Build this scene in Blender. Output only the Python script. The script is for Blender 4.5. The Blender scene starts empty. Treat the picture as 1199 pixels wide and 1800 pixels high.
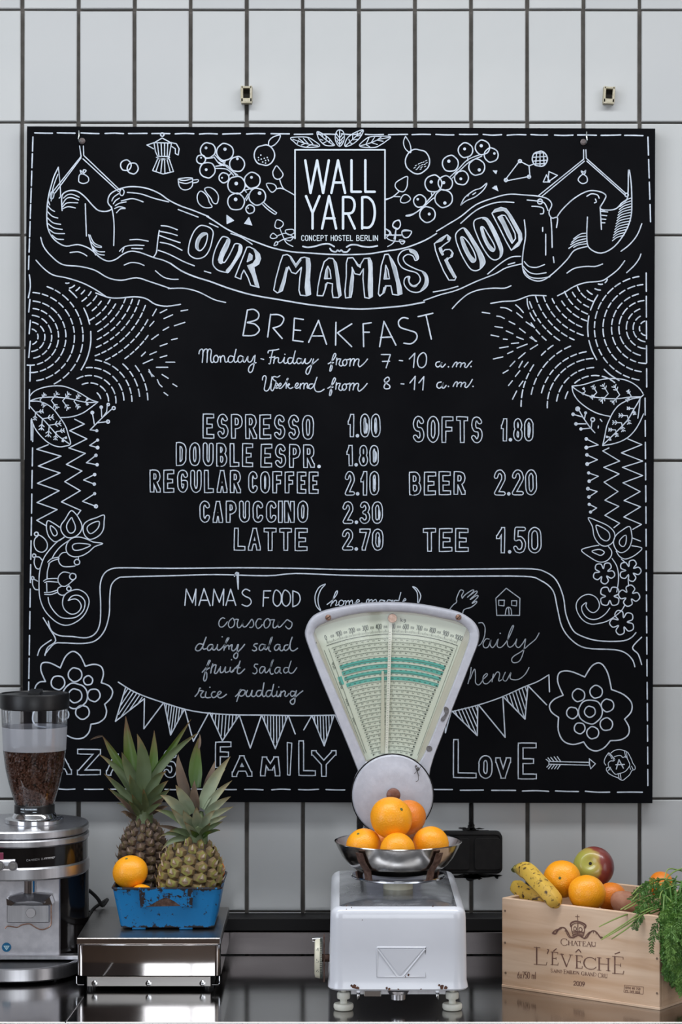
import bpy, bmesh, math, random
from math import sin, cos, pi, radians, sqrt, atan2
from mathutils import Vector, Matrix, Euler, noise

random.seed(7)
SC = bpy.context.scene
COL = SC.collection

# ---------------------------------------------------------------- camera
FPX = 4100.0          # focal length in pixels of the 1199 x 1800 frame
WD = 4.16             # camera to tiled wall
HC = 0.779            # camera above the worktop
ZC = 0.90             # worktop height
CZ = ZC + HC
cam = bpy.data.cameras.new('camera'); camo = bpy.data.objects.new('camera', cam); COL.objects.link(camo)
cam.sensor_fit = 'VERTICAL'; cam.sensor_height = 36.0; cam.sensor_width = 24.0
cam.lens = 36.0 * FPX / 1800.0
cam.clip_end = 50
camo.location = (0, -WD, CZ); camo.rotation_euler = (pi/2, 0, 0)
SC.camera = camo

# ---------------------------------------------------------------- world, lights, exposure
w = bpy.data.worlds.new('world'); SC.world = w; w.use_nodes = True
w.node_tree.nodes['Background'].inputs[0].default_value = (0.62, 0.72, 0.9, 1)
w.node_tree.nodes['Background'].inputs[1].default_value = 0.6
SC.view_settings.view_transform = 'Standard'
SC.view_settings.look = 'None'
SC.view_settings.gamma = 1.0
SC.view_settings.exposure = 0.37
SC.view_settings.use_curve_mapping = False
SC.cycles.use_denoising = True
SC.cycles.max_bounces = 10
SC.cycles.sample_clamp_indirect = 4.0

def area_light(name, loc, rot, sx, sy, power, color):
    l = bpy.data.lights.new(name, 'AREA'); l.shape = 'RECTANGLE'; l.size = sx; l.size_y = sy
    l.energy = power; l.color = color
    o = bpy.data.objects.new(name, l); COL.objects.link(o); o.location = loc; o.rotation_euler = rot
    return o
RX, RY, RZ = 2.6, -6.6, 3.2
# daylight through the three street windows of the room (one behind the camera, one in each side wall)
area_light('window_daylight', (0.15, RY + 0.03, 2.0), (radians(90), 0, 0), 2.3, 1.9, 46, (0.93, 0.97, 1.0))
area_light('window_daylight', (-RX + 0.03, -2.3, 1.95), (radians(90), 0, radians(-90)), 1.7, 1.9, 34, (0.86, 0.92, 1.0))
area_light('window_daylight', (RX - 0.03, -2.45, 1.75), (radians(90), 0, radians(90)), 1.5, 1.9, 15, (1.0, 0.94, 0.88))

# unseen area light added under the ceiling so the wall brightens upwards
area_light('added_gradient_light', (0, -0.95, 3.10), (0, 0, 0), 3.6, 0.35, 42, (0.96, 0.98, 1.0))

# ---------------------------------------------------------------- materials
def mat(name, color, rough=0.5, metal=0.0, noise_amt=0.0, noise_scale=20.0, bump=0.0, bump_scale=60.0,
        color2=None, spec=0.5, aniso=None, stretch=(1, 1, 1), detail=4.0, ramp=(0.4, 0.65), bdist=0.001,
        rough2=None, trans=0.0, coat=0.0, sss=0.0, alpha=1.0, voro=False):
    m = bpy.data.materials.new(name); m.use_nodes = True
    nt = m.node_tree; b = nt.nodes['Principled BSDF']
    b.inputs['Base Color'].default_value = (*color, 1)
    b.inputs['Roughness'].default_value = rough
    b.inputs['Metallic'].default_value = metal
    b.inputs['Specular IOR Level'].default_value = spec
    b.inputs['Transmission Weight'].default_value = trans
    b.inputs['Coat Weight'].default_value = coat
    b.inputs['Coat Roughness'].default_value = 0.08
    b.inputs['Alpha'].default_value = alpha
    if sss:
        b.inputs['Subsurface Weight'].default_value = sss
        b.inputs['Subsurface Radius'].default_value = (0.01, 0.006, 0.003)
        b.inputs['Subsurface Scale'].default_value = 0.5
    tc = nt.nodes.new('ShaderNodeTexCoord'); mp = nt.nodes.new('ShaderNodeMapping')
    mp.inputs['Scale'].default_value = stretch
    nt.links.new(tc.outputs['Object'], mp.inputs['Vector'])
    if color2 is not None:
        n = nt.nodes.new('ShaderNodeTexNoise'); n.inputs['Scale'].default_value = noise_scale
        n.inputs['Detail'].default_value = detail; n.inputs['Roughness'].default_value = 0.6
        nt.links.new(mp.outputs[0], n.inputs['Vector'])
        r = nt.nodes.new('ShaderNodeValToRGB')
        r.color_ramp.elements[0].position = ramp[0]; r.color_ramp.elements[0].color = (*color, 1)
        r.color_ramp.elements[1].position = ramp[1]; r.color_ramp.elements[1].color = (*color2, 1)
        nt.links.new(n.outputs['Fac'], r.inputs['Fac'])
        nt.links.new(r.outputs['Color'], b.inputs['Base Color'])
        if rough2 is not None:
            mr = nt.nodes.new('ShaderNodeMapRange')
            mr.inputs['From Min'].default_value = ramp[0]; mr.inputs['From Max'].default_value = ramp[1]
            mr.inputs['To Min'].default_value = rough; mr.inputs['To Max'].default_value = rough2
            nt.links.new(n.outputs['Fac'], mr.inputs['Value']); nt.links.new(mr.outputs[0], b.inputs['Roughness'])
    if bump:
        if voro:
            n2 = nt.nodes.new('ShaderNodeTexVoronoi'); n2.inputs['Scale'].default_value = bump_scale; out = n2.outputs['Distance']
        else:
            n2 = nt.nodes.new('ShaderNodeTexNoise'); n2.inputs['Scale'].default_value = bump_scale
            n2.inputs['Detail'].default_value = 3; out = n2.outputs['Fac']
        nt.links.new(mp.outputs[0], n2.inputs['Vector'])
        bp = nt.nodes.new('ShaderNodeBump'); bp.inputs['Strength'].default_value = bump
        bp.inputs['Distance'].default_value = bdist
        nt.links.new(out, bp.inputs['Height']); nt.links.new(bp.outputs[0], b.inputs['Normal'])
    return m

M = {}
M['tile'] = mat('glazed tile', (0.44, 0.455, 0.46), 0.14, color2=(0.485, 0.497, 0.50), noise_scale=3, bump=0.25, bump_scale=14, bdist=0.0016, ramp=(0.3, 0.7))
M['tile_b'] = mat('glazed tile b', (0.46, 0.47, 0.475), 0.17, color2=(0.43, 0.445, 0.455), noise_scale=2, bump=0.25, bump_scale=12, bdist=0.0018, ramp=(0.3, 0.7))
M['grout'] = mat('grout', (0.085, 0.078, 0.07), 0.9, color2=(0.12, 0.11, 0.1), noise_scale=40)
M['board'] = mat('chalkboard', (0.0022, 0.0024, 0.0034), 0.8, color2=(0.0038, 0.0040, 0.0052), noise_scale=5, detail=6, spec=0.06)
M['board_edge'] = mat('chalkboard edge', (0.012, 0.011, 0.011), 0.6)
M['chalk'] = mat('chalk marker', (0.36, 0.41, 0.48), 0.85, color2=(0.54, 0.60, 0.69), noise_scale=60, ramp=(0.35, 0.6), spec=0.2)
M['chalk_soft'] = mat('chalk marker thin', (0.21, 0.24, 0.28), 0.85, color2=(0.36, 0.40, 0.46), noise_scale=70, ramp=(0.35, 0.65), spec=0.2)
M['chalk_fill'] = mat('chalk marker filled', (0.20, 0.235, 0.27), 0.85, color2=(0.52, 0.57, 0.63), noise_scale=26, stretch=(1, 1, .5), ramp=(0.3, 0.6), spec=0.2)
M['logo'] = mat('white print', (0.56, 0.63, 0.70), 0.7, spec=0.2)
M['steel'] = mat('brushed steel worktop', (0.30, 0.285, 0.275), 0.10, 1.0, color2=(0.36, 0.345, 0.335), noise_scale=5, rough2=0.16, bump=0.06, bump_scale=40, stretch=(0.35, 1, 1), bdist=0.0006, detail=6)
M['steel_up'] = mat('brushed steel upstand', (0.062, 0.055, 0.056), 0.25, 1.0, color2=(0.08, 0.072, 0.072), noise_scale=30, stretch=(0.1, 1, 1))
M['steel_scale'] = mat('satin steel platform', (0.33, 0.315, 0.305), 0.3, 1.0, color2=(0.40, 0.385, 0.37), noise_scale=60, stretch=(0.1, 1, 1), rough2=0.36)
M['mirror'] = mat('polished steel', (0.62, 0.59, 0.58), 0.06, 1.0, bump=0.05, bump_scale=9, bdist=0.002)
M['chrome'] = mat('chrome', (0.75, 0.76, 0.78), 0.08, 1.0)
M['bowlsteel'] = mat('bowl steel', (0.62, 0.60, 0.57), 0.12, 1.0, color2=(0.5, 0.47, 0.43), noise_scale=30, rough2=0.25)
M['alu'] = mat('brushed aluminium', (0.56, 0.56, 0.59), 0.34, 1.0, color2=(0.65, 0.65, 0.68), noise_scale=120, stretch=(1, 1, 0.06), bump=0.05, bump_scale=300)
M['alu_panel'] = mat('bead blasted panel', (0.50, 0.49, 0.52), 0.42, 1.0, color2=(0.60, 0.585, 0.61), noise_scale=60, rough2=0.5)
M['black_gloss'] = mat('black gloss', (0.006, 0.005, 0.005), 0.12)
M['black_plastic'] = mat('black plastic', (0.007, 0.007, 0.008), 0.38, spec=0.4)
M['black_matt'] = mat('black matt', (0.006, 0.0055, 0.006), 0.7, color2=(0.010, 0.009, 0.009), noise_scale=60, spec=0.25)
M['trunk_top'] = mat('dark trunking', (0.006, 0.0055, 0.006), 0.55, spec=0.25)
M['enamel'] = mat('grey white enamel', (0.66, 0.68, 0.74), 0.25, color2=(0.70, 0.72, 0.78), noise_scale=6, bump=0.08, bump_scale=10, bdist=0.002, coat=0.3)
M['enamel_fan'] = mat('hammered silver enamel', (0.47, 0.48, 0.54), 0.36, 0.15, color2=(0.52, 0.53, 0.59), noise_scale=90, bump=0.12, bump_scale=250)
M['enamel_top'] = mat('worn glossy grey top', (0.20, 0.21, 0.235), 0.16, 0.6, color2=(0.28, 0.29, 0.32), noise_scale=22, rough2=0.3, coat=0.4)
M['chip'] = mat('chipped primer', (0.16, 0.16, 0.17), 0.6, color2=(0.09, 0.08, 0.08), noise_scale=200)
M['rust'] = mat('rusty strap', (0.10, 0.052, 0.038), 0.6, 0.5, color2=(0.2, 0.125, 0.10), noise_scale=120, bump=0.3, bump_scale=200)
M['rustspot'] = mat('rust spot', (0.07, 0.03, 0.02), 0.8, color2=(0.16, 0.07, 0.04), noise_scale=200)
M['cream'] = mat('cream plastic', (0.72, 0.69, 0.55), 0.35)
M['cream_foot'] = mat('cream foot', (0.68, 0.68, 0.61), 0.35)
M['dial'] = mat('dial enamel', (0.66, 0.70, 0.60), 0.5, color2=(0.62, 0.66, 0.56), noise_scale=8)
M['dial_old'] = mat('dial border', (0.58, 0.57, 0.48), 0.55, color2=(0.52, 0.50, 0.41), noise_scale=12)
M['teal'] = mat('teal print', (0.10, 0.42, 0.36), 0.6, color2=(0.14, 0.47, 0.41), noise_scale=40)
M['ink'] = mat('dial ink', (0.06, 0.075, 0.065), 0.7)
M['ink_soft'] = mat('dial ink thin', (0.13, 0.155, 0.13), 0.7)
M['needle'] = mat('pointer', (0.74, 0.74, 0.66), 0.4)
M['needle_shadow'] = mat('pointer shadow', (0.56, 0.56, 0.46), 0.5)
M['knobwood'] = mat('brown knob', (0.13, 0.045, 0.025), 0.4, color2=(0.2, 0.07, 0.04), noise_scale=60)
M['brass'] = mat('old brass screw', (0.30, 0.16, 0.11), 0.35, 0.8, color2=(0.45, 0.3, 0.24), noise_scale=300)
M['bracket'] = mat('aged ivory plug', (0.34, 0.31, 0.22), 0.55, color2=(0.45, 0.42, 0.33), noise_scale=200)
M['dark'] = mat('dark hole', (0.012, 0.010, 0.008), 0.9)
M['hook'] = mat('zinc hook', (0.55, 0.6, 0.6), 0.25, 0.9)
M['knob_metal'] = mat('dull knob metal', (0.22, 0.21, 0.215), 0.4, 0.8)
M['washer'] = mat('worn washer', (0.13, 0.11, 0.11), 0.55, 0.5)
M['wood_dark'] = mat('dark floor', (0.09, 0.06, 0.04), 0.4, color2=(0.14, 0.09, 0.06), noise_scale=4, stretch=(1, 8, 1))
M['plaster'] = mat('warm plaster', (0.20, 0.165, 0.16), 0.85, color2=(0.27, 0.225, 0.21), noise_scale=2)
M['ceil'] = mat('ceiling paint', (0.6, 0.6, 0.6), 0.9, color2=(0.64, 0.64, 0.63), noise_scale=2)
M['bean'] = mat('roasted bean', (0.075, 0.027, 0.015), 0.38, color2=(0.16, 0.062, 0.032), noise_scale=35, ramp=(0.35, 0.7))
M['blue'] = None; M['orange'] = None
M['bandage'] = mat('sticker blue', (0.0, 0.14, 0.30), 0.4)
M['sticker'] = mat('sticker white', (0.5, 0.75, 0.85), 0.4)
M['pink'] = mat('pink display', (0.20, 0.03, 0.07), 0.3)
M['cable'] = mat('black cable', (0.01, 0.01, 0.01), 0.5)
M['paper'] = mat('packing paper', (0.10, 0.05, 0.028), 0.9, color2=(0.17, 0.09, 0.05), noise_scale=30, bump=0.6, bump_scale=30, bdist=0.004)

def glass_mat(name, tint, glare=0.0, gloss=0.12, rough=0.02):
    m = bpy.data.materials.new(name); m.use_nodes = True; nt = m.node_tree
    for n in list(nt.nodes): nt.nodes.remove(n)
    o = nt.nodes.new('ShaderNodeOutputMaterial'); t = nt.nodes.new('ShaderNodeBsdfTransparent')
    t.inputs[0].default_value = (*tint, 1)
    g = nt.nodes.new('ShaderNodeBsdfGlossy'); g.inputs['Roughness'].default_value = rough
    mx = nt.nodes.new('ShaderNodeMixShader'); lw = nt.nodes.new('ShaderNodeLayerWeight'); lw.inputs[0].default_value = 0.25
    mm = nt.nodes.new('ShaderNodeMath'); mm.operation = 'MULTIPLY_ADD'; mm.inputs[1].default_value = 0.8; mm.inputs[2].default_value = gloss
    mm.use_clamp = True
    nt.links.new(lw.outputs['Fresnel'], mm.inputs[0]); nt.links.new(mm.outputs[0], mx.inputs[0])
    nt.links.new(t.outputs[0], mx.inputs[1]); nt.links.new(g.outputs[0], mx.inputs[2])
    last = mx.outputs[0]
    if glare:
        d = nt.nodes.new('ShaderNodeBsdfDiffuse'); d.inputs[0].default_value = (0.62, 0.64, 0.70, 1)
        m2 = nt.nodes.new('ShaderNodeMixShader'); m2.inputs[0].default_value = glare
        nt.links.new(last, m2.inputs[1]); nt.links.new(d.outputs[0], m2.inputs[2]); last = m2.outputs[0]
    nt.links.new(last, o.inputs[0]); return m
M['glass'] = glass_mat('clear hopper', (0.94, 0.95, 0.97), 0.0, 0.05, 0.03)
M['glare'] = glass_mat('painted hopper reflection', (0.85, 0.86, 0.9), 0.42, 0.16, 0.14)  # white reflections on the clear hopper, painted in as a whitish diffuse band
M['dial_glass'] = glass_mat('dial glass', (0.97, 0.98, 0.96), 0.0, 0.015, 0.03)

def attr_mat(name, stops, rough, bump=0.0, bscale=100, bdist=0.001, sss=0.0, spots=None, attr='f', coat=0.0, nmix=0.12, nscale=25):
    """colour follows a per-vertex value that belongs to the thing (ripeness, distance along a leaf)"""
    m = bpy.data.materials.new(name); m.use_nodes = True; nt = m.node_tree; b = nt.nodes['Principled BSDF']
    a = nt.nodes.new('ShaderNodeAttribute'); a.attribute_name = attr
    tc = nt.nodes.new('ShaderNodeTexCoord')
    n = nt.nodes.new('ShaderNodeTexNoise'); n.inputs['Scale'].default_value = nscale; n.inputs['Detail'].default_value = 6
    nt.links.new(tc.outputs['Object'], n.inputs['Vector'])
    ad = nt.nodes.new('ShaderNodeMath'); ad.operation = 'MULTIPLY_ADD'; ad.inputs[1].default_value = nmix * 4
    sub = nt.nodes.new('ShaderNodeMath'); sub.operation = 'SUBTRACT'; sub.inputs[1].default_value = 0.5
    nt.links.new(n.outputs['Fac'], sub.inputs[0]); nt.links.new(sub.outputs[0], ad.inputs[0]); nt.links.new(a.outputs['Fac'], ad.inputs[2])
    r = nt.nodes.new('ShaderNodeValToRGB'); cr = r.color_ramp
    while len(cr.elements) < len(stops): cr.elements.new(0.5)
    for e, (p, c) in zip(cr.elements, stops): e.position = p; e.color = (*c, 1)
    nt.links.new(ad.outputs[0], r.inputs['Fac']); col = r.outputs['Color']
    if spots:
        scol, ssc, s0, s1 = spots
        n3 = nt.nodes.new('ShaderNodeTexNoise'); n3.inputs['Scale'].default_value = ssc; n3.inputs['Detail'].default_value = 3
        nt.links.new(tc.outputs['Object'], n3.inputs['Vector'])
        mr = nt.nodes.new('ShaderNodeMapRange'); mr.inputs['From Min'].default_value = s0; mr.inputs['From Max'].default_value = s1
        nt.links.new(n3.outputs['Fac'], mr.inputs['Value'])
        mx = nt.nodes.new('ShaderNodeMixRGB'); mx.inputs[2].default_value = (*scol, 1)
        nt.links.new(mr.outputs[0], mx.inputs[0]); nt.links.new(col, mx.inputs[1]); col = mx.outputs[0]
    nt.links.new(col, b.inputs['Base Color']); b.inputs['Roughness'].default_value = rough
    b.inputs['Coat Weight'].default_value = coat
    if sss:
        b.inputs['Subsurface Weight'].default_value = sss; b.inputs['Subsurface Radius'].default_value = (0.012, 0.005, 0.002)
        b.inputs['Subsurface Scale'].default_value = 0.4
    if bump:
        v = nt.nodes.new('ShaderNodeTexVoronoi'); v.inputs['Scale'].default_value = bscale
        nt.links.new(tc.outputs['Object'], v.inputs['Vector'])
        bp = nt.nodes.new('ShaderNodeBump'); bp.inputs['Strength'].default_value = bump; bp.inputs['Distance'].default_value = bdist
        nt.links.new(v.outputs['Distance'], bp.inputs['Height']); nt.links.new(bp.outputs[0], b.inputs['Normal'])
    return m
M['orange'] = attr_mat('orange peel', [(0.0, (0.82, 0.26, 0.008)), (0.45, (0.94, 0.36, 0.008)), (1.0, (0.98, 0.47, 0.015))], 0.38, 0.5, 420, 0.0006, 0.12, nmix=0.2, nscale=12)
M['orange_red'] = attr_mat('deep orange peel', [(0.0, (0.66, 0.16, 0.012)), (1.0, (0.80, 0.26, 0.014))], 0.4, 0.5, 420, 0.0006, 0.1, nmix=0.2, nscale=12)
M['apple'] = attr_mat('apple skin', [(0.0, (0.361, 0.357, 0.063)), (0.36, (0.418, 0.306, 0.072)), (0.5, (0.209, 0.043, 0.032)), (1.0, (0.095, 0.010, 0.016))], 0.3, nmix=0.12, nscale=45, coat=0.2)
M['banana'] = attr_mat('banana peel', [(0.0, (0.468, 0.396, 0.084)), (0.25, (0.650, 0.436, 0.066)), (0.9, (0.598, 0.330, 0.042)), (1.0, (0.130, 0.079, 0.036))], 0.5, nmix=0.10, nscale=30, spots=((0.06, 0.028, 0.012), 120, 0.56, 0.66))
M['potato'] = mat('red potato', (0.33, 0.13, 0.07), 0.6, color2=(0.42, 0.2, 0.12), noise_scale=50, bump=0.2)
M['stalk'] = mat('stalk button', (0.10, 0.12, 0.03), 0.7)
M['eye'] = attr_mat('pineapple eye', [(0.0, (0.047, 0.030, 0.017)), (0.35, (0.176, 0.115, 0.046)), (0.6, (0.257, 0.257, 0.052)), (0.8, (0.297, 0.176, 0.098)), (1.0, (0.675, 0.567, 0.429))], 0.6, nmix=0.10, nscale=60)
M['eye_dark'] = attr_mat('ripe brown pineapple eye', [(0.0, (0.026, 0.017, 0.014)), (0.4, (0.091, 0.055, 0.035)), (0.7, (0.130, 0.104, 0.042)), (1.0, (0.468, 0.351, 0.308))], 0.6, nmix=0.10, nscale=60)
M['leaf'] = attr_mat('pineapple leaf', [(0.0, (0.107, 0.142, 0.059)), (0.3, (0.090, 0.126, 0.059)), (0.8, (0.081, 0.109, 0.041)), (1.0, (0.180, 0.117, 0.048))], 0.5, nmix=0.10, nscale=60)
M['leaf_green'] = attr_mat('fresh pineapple leaf', [(0.0, (0.027, 0.065, 0.010)), (0.6, (0.049, 0.096, 0.008)), (0.85, (0.082, 0.088, 0.014)), (1.0, (0.091, 0.044, 0.014))], 0.42, nmix=0.06, nscale=40)
M['leaf_grey'] = attr_mat('dusty pineapple leaf', [(0.0, (0.192, 0.248, 0.152)), (0.4, (0.230, 0.267, 0.175)), (0.75, (0.307, 0.304, 0.182)), (1.0, (0.250, 0.184, 0.091))], 0.6, nmix=0.16, nscale=70)
M['leaf_dry'] = attr_mat('dry pineapple leaf', [(0.0, (0.063, 0.049, 0.035)), (0.5, (0.098, 0.063, 0.042)), (1.0, (0.140, 0.098, 0.063))], 0.7, nmix=0.16, nscale=70)
M['herb'] = attr_mat('herb green', [(0.0, (0.034, 0.102, 0.019)), (0.5, (0.076, 0.197, 0.032)), (1.0, (0.168, 0.324, 0.065))], 0.5, nmix=0.15, nscale=40)
M['herb_stem'] = attr_mat('herb stalk', [(0.0, (0.09, 0.20, 0.04)), (0.6, (0.20, 0.30, 0.07)), (1.0, (0.36, 0.42, 0.13))], 0.5, nmix=0.08, nscale=40)

def worn_paint(name, paint, under, amount=0.62, thresh=0.05):
    """paint with chips: more of them where the vertex attribute 'wear' is high (edges, handle)"""
    m = bpy.data.materials.new(name); m.use_nodes = True; nt = m.node_tree; b = nt.nodes['Principled BSDF']
    a = nt.nodes.new('ShaderNodeAttribute'); a.attribute_name = 'f'
    tc = nt.nodes.new('ShaderNodeTexCoord')
    n = nt.nodes.new('ShaderNodeTexNoise'); n.inputs['Scale'].default_value = 130; n.inputs['Detail'].default_value = 6; n.inputs['Roughness'].default_value = 0.7
    nt.links.new(tc.outputs['Object'], n.inputs['Vector'])
    ad = nt.nodes.new('ShaderNodeMath'); ad.operation = 'MULTIPLY_ADD'; ad.inputs[1].default_value = 0.34
    nt.links.new(a.outputs['Fac'], ad.inputs[0]); nt.links.new(n.outputs['Fac'], ad.inputs[2])
    mr = nt.nodes.new('ShaderNodeMapRange'); mr.inputs['From Min'].default_value = amount; mr.inputs['From Max'].default_value = amount + thresh
    nt.links.new(ad.outputs[0], mr.inputs['Value'])
    mx = nt.nodes.new('ShaderNodeMixRGB'); mx.inputs[1].default_value = (*paint, 1); mx.inputs[2].default_value = (*under, 1)
    nt.links.new(mr.outputs[0], mx.inputs[0]); nt.links.new(mx.outputs[0], b.inputs['Base Color'])
    b.inputs['Roughness'].default_value = 0.42
    return m
M['blue'] = worn_paint('chipped blue paint', (0.0, 0.165, 0.42), (0.018, 0.012, 0.014), 0.745, 0.03)

def wood_mat():
    m = bpy.data.materials.new('pine crate wood'); m.use_nodes = True; nt = m.node_tree; b = nt.nodes['Principled BSDF']
    tc = nt.nodes.new('ShaderNodeTexCoord'); mp = nt.nodes.new('ShaderNodeMapping'); mp.inputs['Scale'].default_value = (2.2, 2.2, 26)
    mp.inputs['Rotation'].default_value = (0, 0, 0)
    nt.links.new(tc.outputs['Object'], mp.inputs['Vector'])
    n = nt.nodes.new('ShaderNodeTexNoise'); n.inputs['Scale'].default_value = 1.6; n.inputs['Detail'].default_value = 8; n.inputs['Distortion'].default_value = 0.5
    nt.links.new(mp.outputs[0], n.inputs['Vector'])
    r = nt.nodes.new('ShaderNodeValToRGB')
    r.color_ramp.elements[0].position = 0.3; r.color_ramp.elements[0].color = (0.56, 0.34, 0.20, 1)
    r.color_ramp.elements[1].position = 0.7; r.color_ramp.elements[1].color = (0.80, 0.60, 0.44, 1)
    nt.links.new(n.outputs['Fac'], r.inputs['Fac']); nt.links.new(r.outputs[0], b.inputs['Base Color'])
    b.inputs['Roughness'].default_value = 0.6
    bp = nt.nodes.new('ShaderNodeBump'); bp.inputs['Strength'].default_value = 0.2; bp.inputs['Distance'].default_value = 0.001
    nt.links.new(n.outputs['Fac'], bp.inputs['Height']); nt.links.new(bp.outputs[0], b.inputs['Normal'])
    return m
M['wood'] = wood_mat()
M['brand'] = mat('burnt brand ink', (0.135, 0.06, 0.045), 0.7, color2=(0.20, 0.10, 0.07), noise_scale=150)
M['nail'] = mat('nail head', (0.25, 0.17, 0.12), 0.5, 0.4)

# ---------------------------------------------------------------- helpers
ORG = {}
def W(px, py, d):
    """world point that lies at distance d from the camera plane and shows at photo pixel (px, py)"""
    return Vector(((px - 599.5) * d / FPX, d - WD, CZ - (py - 900.0) * d / FPX))
def P(n, d):            # length of n pixels at distance d
    return n * d / FPX

class MB:
    def __init__(s): s.v = []; s.f = []; s.at = []; s.sm = []
    def add(s, vs, fs, a=0.0, smooth=True):
        o = len(s.v); s.v += [Vector(p) for p in vs]
        s.at += (list(a) if isinstance(a, (list, tuple)) else [a] * len(vs))
        for f in fs: s.f.append([i + o for i in f]); s.sm.append(smooth)
    def box(s, c, h, rot=None, a=0.0):
        vs = [Vector((x * h[0], y * h[1], z * h[2])) for x in (-1, 1) for y in (-1, 1) for z in (-1, 1)]
        if rot is not None: vs = [rot @ p for p in vs]
        s.add([p + Vector(c) for p in vs], [(0, 1, 3, 2), (4, 6, 7, 5), (0, 4, 5, 1), (2, 3, 7, 6), (0, 2, 6, 4), (1, 5, 7, 3)], a, False)
    def bbox(s, c, h, b=0.002, rot=None, a=0.0):
        """box with chamfered edges"""
        vs = []; idx = {}
        for sx in (-1, 1):
            for sy in (-1, 1):
                for sz in (-1, 1):
                    for ax in range(3):
                        p = [sx * (h[0] - b), sy * (h[1] - b), sz * (h[2] - b)]
                        p[ax] = (sx, sy, sz)[ax] * h[ax]
                        idx[(sx, sy, sz, ax)] = len(vs); vs.append(Vector(p))
        fs = []
        for ax in range(3):
            o = [i for i in range(3) if i != ax]
            for sg in (-1, 1):
                q = []
                for u, v in ((-1, -1), (1, -1), (1, 1), (-1, 1)):
                    k = [0, 0, 0]; k[ax] = sg; k[o[0]] = u; k[o[1]] = v; q.append(idx[(*k, ax)])
                fs.append(q)
        for ax in range(3):
            o = [i for i in range(3) if i != ax]
            for u in (-1, 1):
                for v in (-1, 1):
                    a0 = [0, 0, 0]; a1 = [0, 0, 0]
                    a0[ax] = -1; a1[ax] = 1
                    for k in (a0, a1): k[o[0]] = u; k[o[1]] = v
                    fs.append([idx[(*a0, o[0])], idx[(*a1, o[0])], idx[(*a1, o[1])], idx[(*a0, o[1])]])
        for sx in (-1, 1):
            for sy in (-1, 1):
                for sz in (-1, 1): fs.append([idx[(sx, sy, sz, k)] for k in range(3)])
        if rot is not None: vs = [rot @ p for p in vs]
        s.add([p + Vector(c) for p in vs], fs, a, False)
    def loops(s, ls, cap0=True, cap1=True, a=None, smooth=True, closed=True):
        n = len(ls[0]); vs = [p for l in ls for p in l]; fs = []
        for i in range(len(ls) - 1):
            for j in range(n if closed else n - 1):
                k = (j + 1) % n; fs.append((i * n + j, i * n + k, (i + 1) * n + k, (i + 1) * n + j))
        at = [0.0] * len(vs) if a is None else [a[i] for i in range(len(ls)) for _ in range(n)]
        o = len(s.v); s.add(vs, fs, at, smooth)
        if cap0: s.f.append([o + j for j in range(n)][::-1]); s.sm.append(False)
        if cap1: s.f.append([o + (len(ls) - 1) * n + j for j in range(n)]); s.sm.append(False)
    def lathe(s, c, prof, n=40, a=None, cap0=True, cap1=True, sx=1.0, sy=1.0):
        s.loops([[Vector((c[0] + r * sx * cos(2 * pi * j / n), c[1] + r * sy * sin(2 * pi * j / n), c[2] + z)) for j in range(n)] for r, z in prof], cap0, cap1, a)
    def tube(s, pts, rad, n=8, a=None, flat=1.0, cap=True):
        pts = [Vector(p) for p in pts]; m = len(pts)
        if not isinstance(rad, (list, tuple)): rad = [rad] * m
        ls = []; up = None
        for i in range(m):
            t = (pts[min(i + 1, m - 1)] - pts[max(i - 1, 0)])
            if t.length < 1e-9: t = Vector((0, 0, 1))
            t.normalize()
            if up is None:
                up = Vector((0, 0, 1)) if abs(t.z) < 0.9 else Vector((0, 1, 0))
            x = t.cross(up)
            if x.length < 1e-6: x = Vector((1, 0, 0))
            x.normalize(); y = x.cross(t).normalized(); up = y
            ls.append([pts[i] + x * rad[i] * cos(2 * pi * k / n) + y * rad[i] * flat * sin(2 * pi * k / n) for k in range(n)])
        s.loops(ls, cap, cap, a)
    def sphere(s, c, r, nu=24, nv=14, sx=1, sy=1, sz=1, a=0.0):
        ls = []
        for i in range(1, nv):
            t = pi * i / nv
            ls.append([Vector((c[0] + r * sx * sin(t) * cos(2 * pi * j / nu), c[1] + r * sy * sin(t) * sin(2 * pi * j / nu), c[2] - r * sz * cos(t))) for j in range(nu)])
        s.loops(ls, True, True, [a] * len(ls))
    def cyl(s, p0, p1, r, n=16, r1=None):
        s.tube([p0, p1], [r, r if r1 is None else r1], n)
    def build(s, name, m, parent=None, origin=None):
        me = bpy.data.meshes.new(name)
        org = Vector(ORG[parent]) if parent is not None else (Vector(origin) if origin is not None else Vector((0, 0, 0)))
        me.from_pydata([tuple(p - org) for p in s.v], [], s.f)
        me.polygons.foreach_set('use_smooth', s.sm)
        if any(s.at):
            at = me.attributes.new('f', 'FLOAT', 'POINT'); at.data.foreach_set('value', s.at)
        me.materials.append(M[m] if isinstance(m, str) else m)
        me.update()
        bm = bmesh.new(); bm.from_mesh(me); bmesh.ops.recalc_face_normals(bm, faces=bm.faces)
        for e_ in bm.edges:
            if len(e_.link_faces) == 2 and e_.calc_face_angle(0) > 0.62: e_.smooth = False
        bm.to_mesh(me); bm.free()
        o = bpy.data.objects.new(name, me); COL.objects.link(o)
        if parent is not None: o.parent = parent
        else: o.location = org
        ORG[o] = org
        return o

def thing(name, loc, label, cat, group=None):
    o = bpy.data.objects.new(name, None); COL.objects.link(o); o.location = loc; o.empty_display_size = 0.05
    o['label'] = label; o['category'] = cat
    if group: o['group'] = group
    ORG[o] = Vector(loc); return o
def tag(o, label, cat, group=None, kind=None):
    o['label'] = label; o['category'] = cat
    if group: o['group'] = group
    if kind: o['kind'] = kind
    return o
def struct(o, label, cat):
    o['kind'] = 'structure'; o['label'] = label; o['category'] = cat; return o

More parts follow.
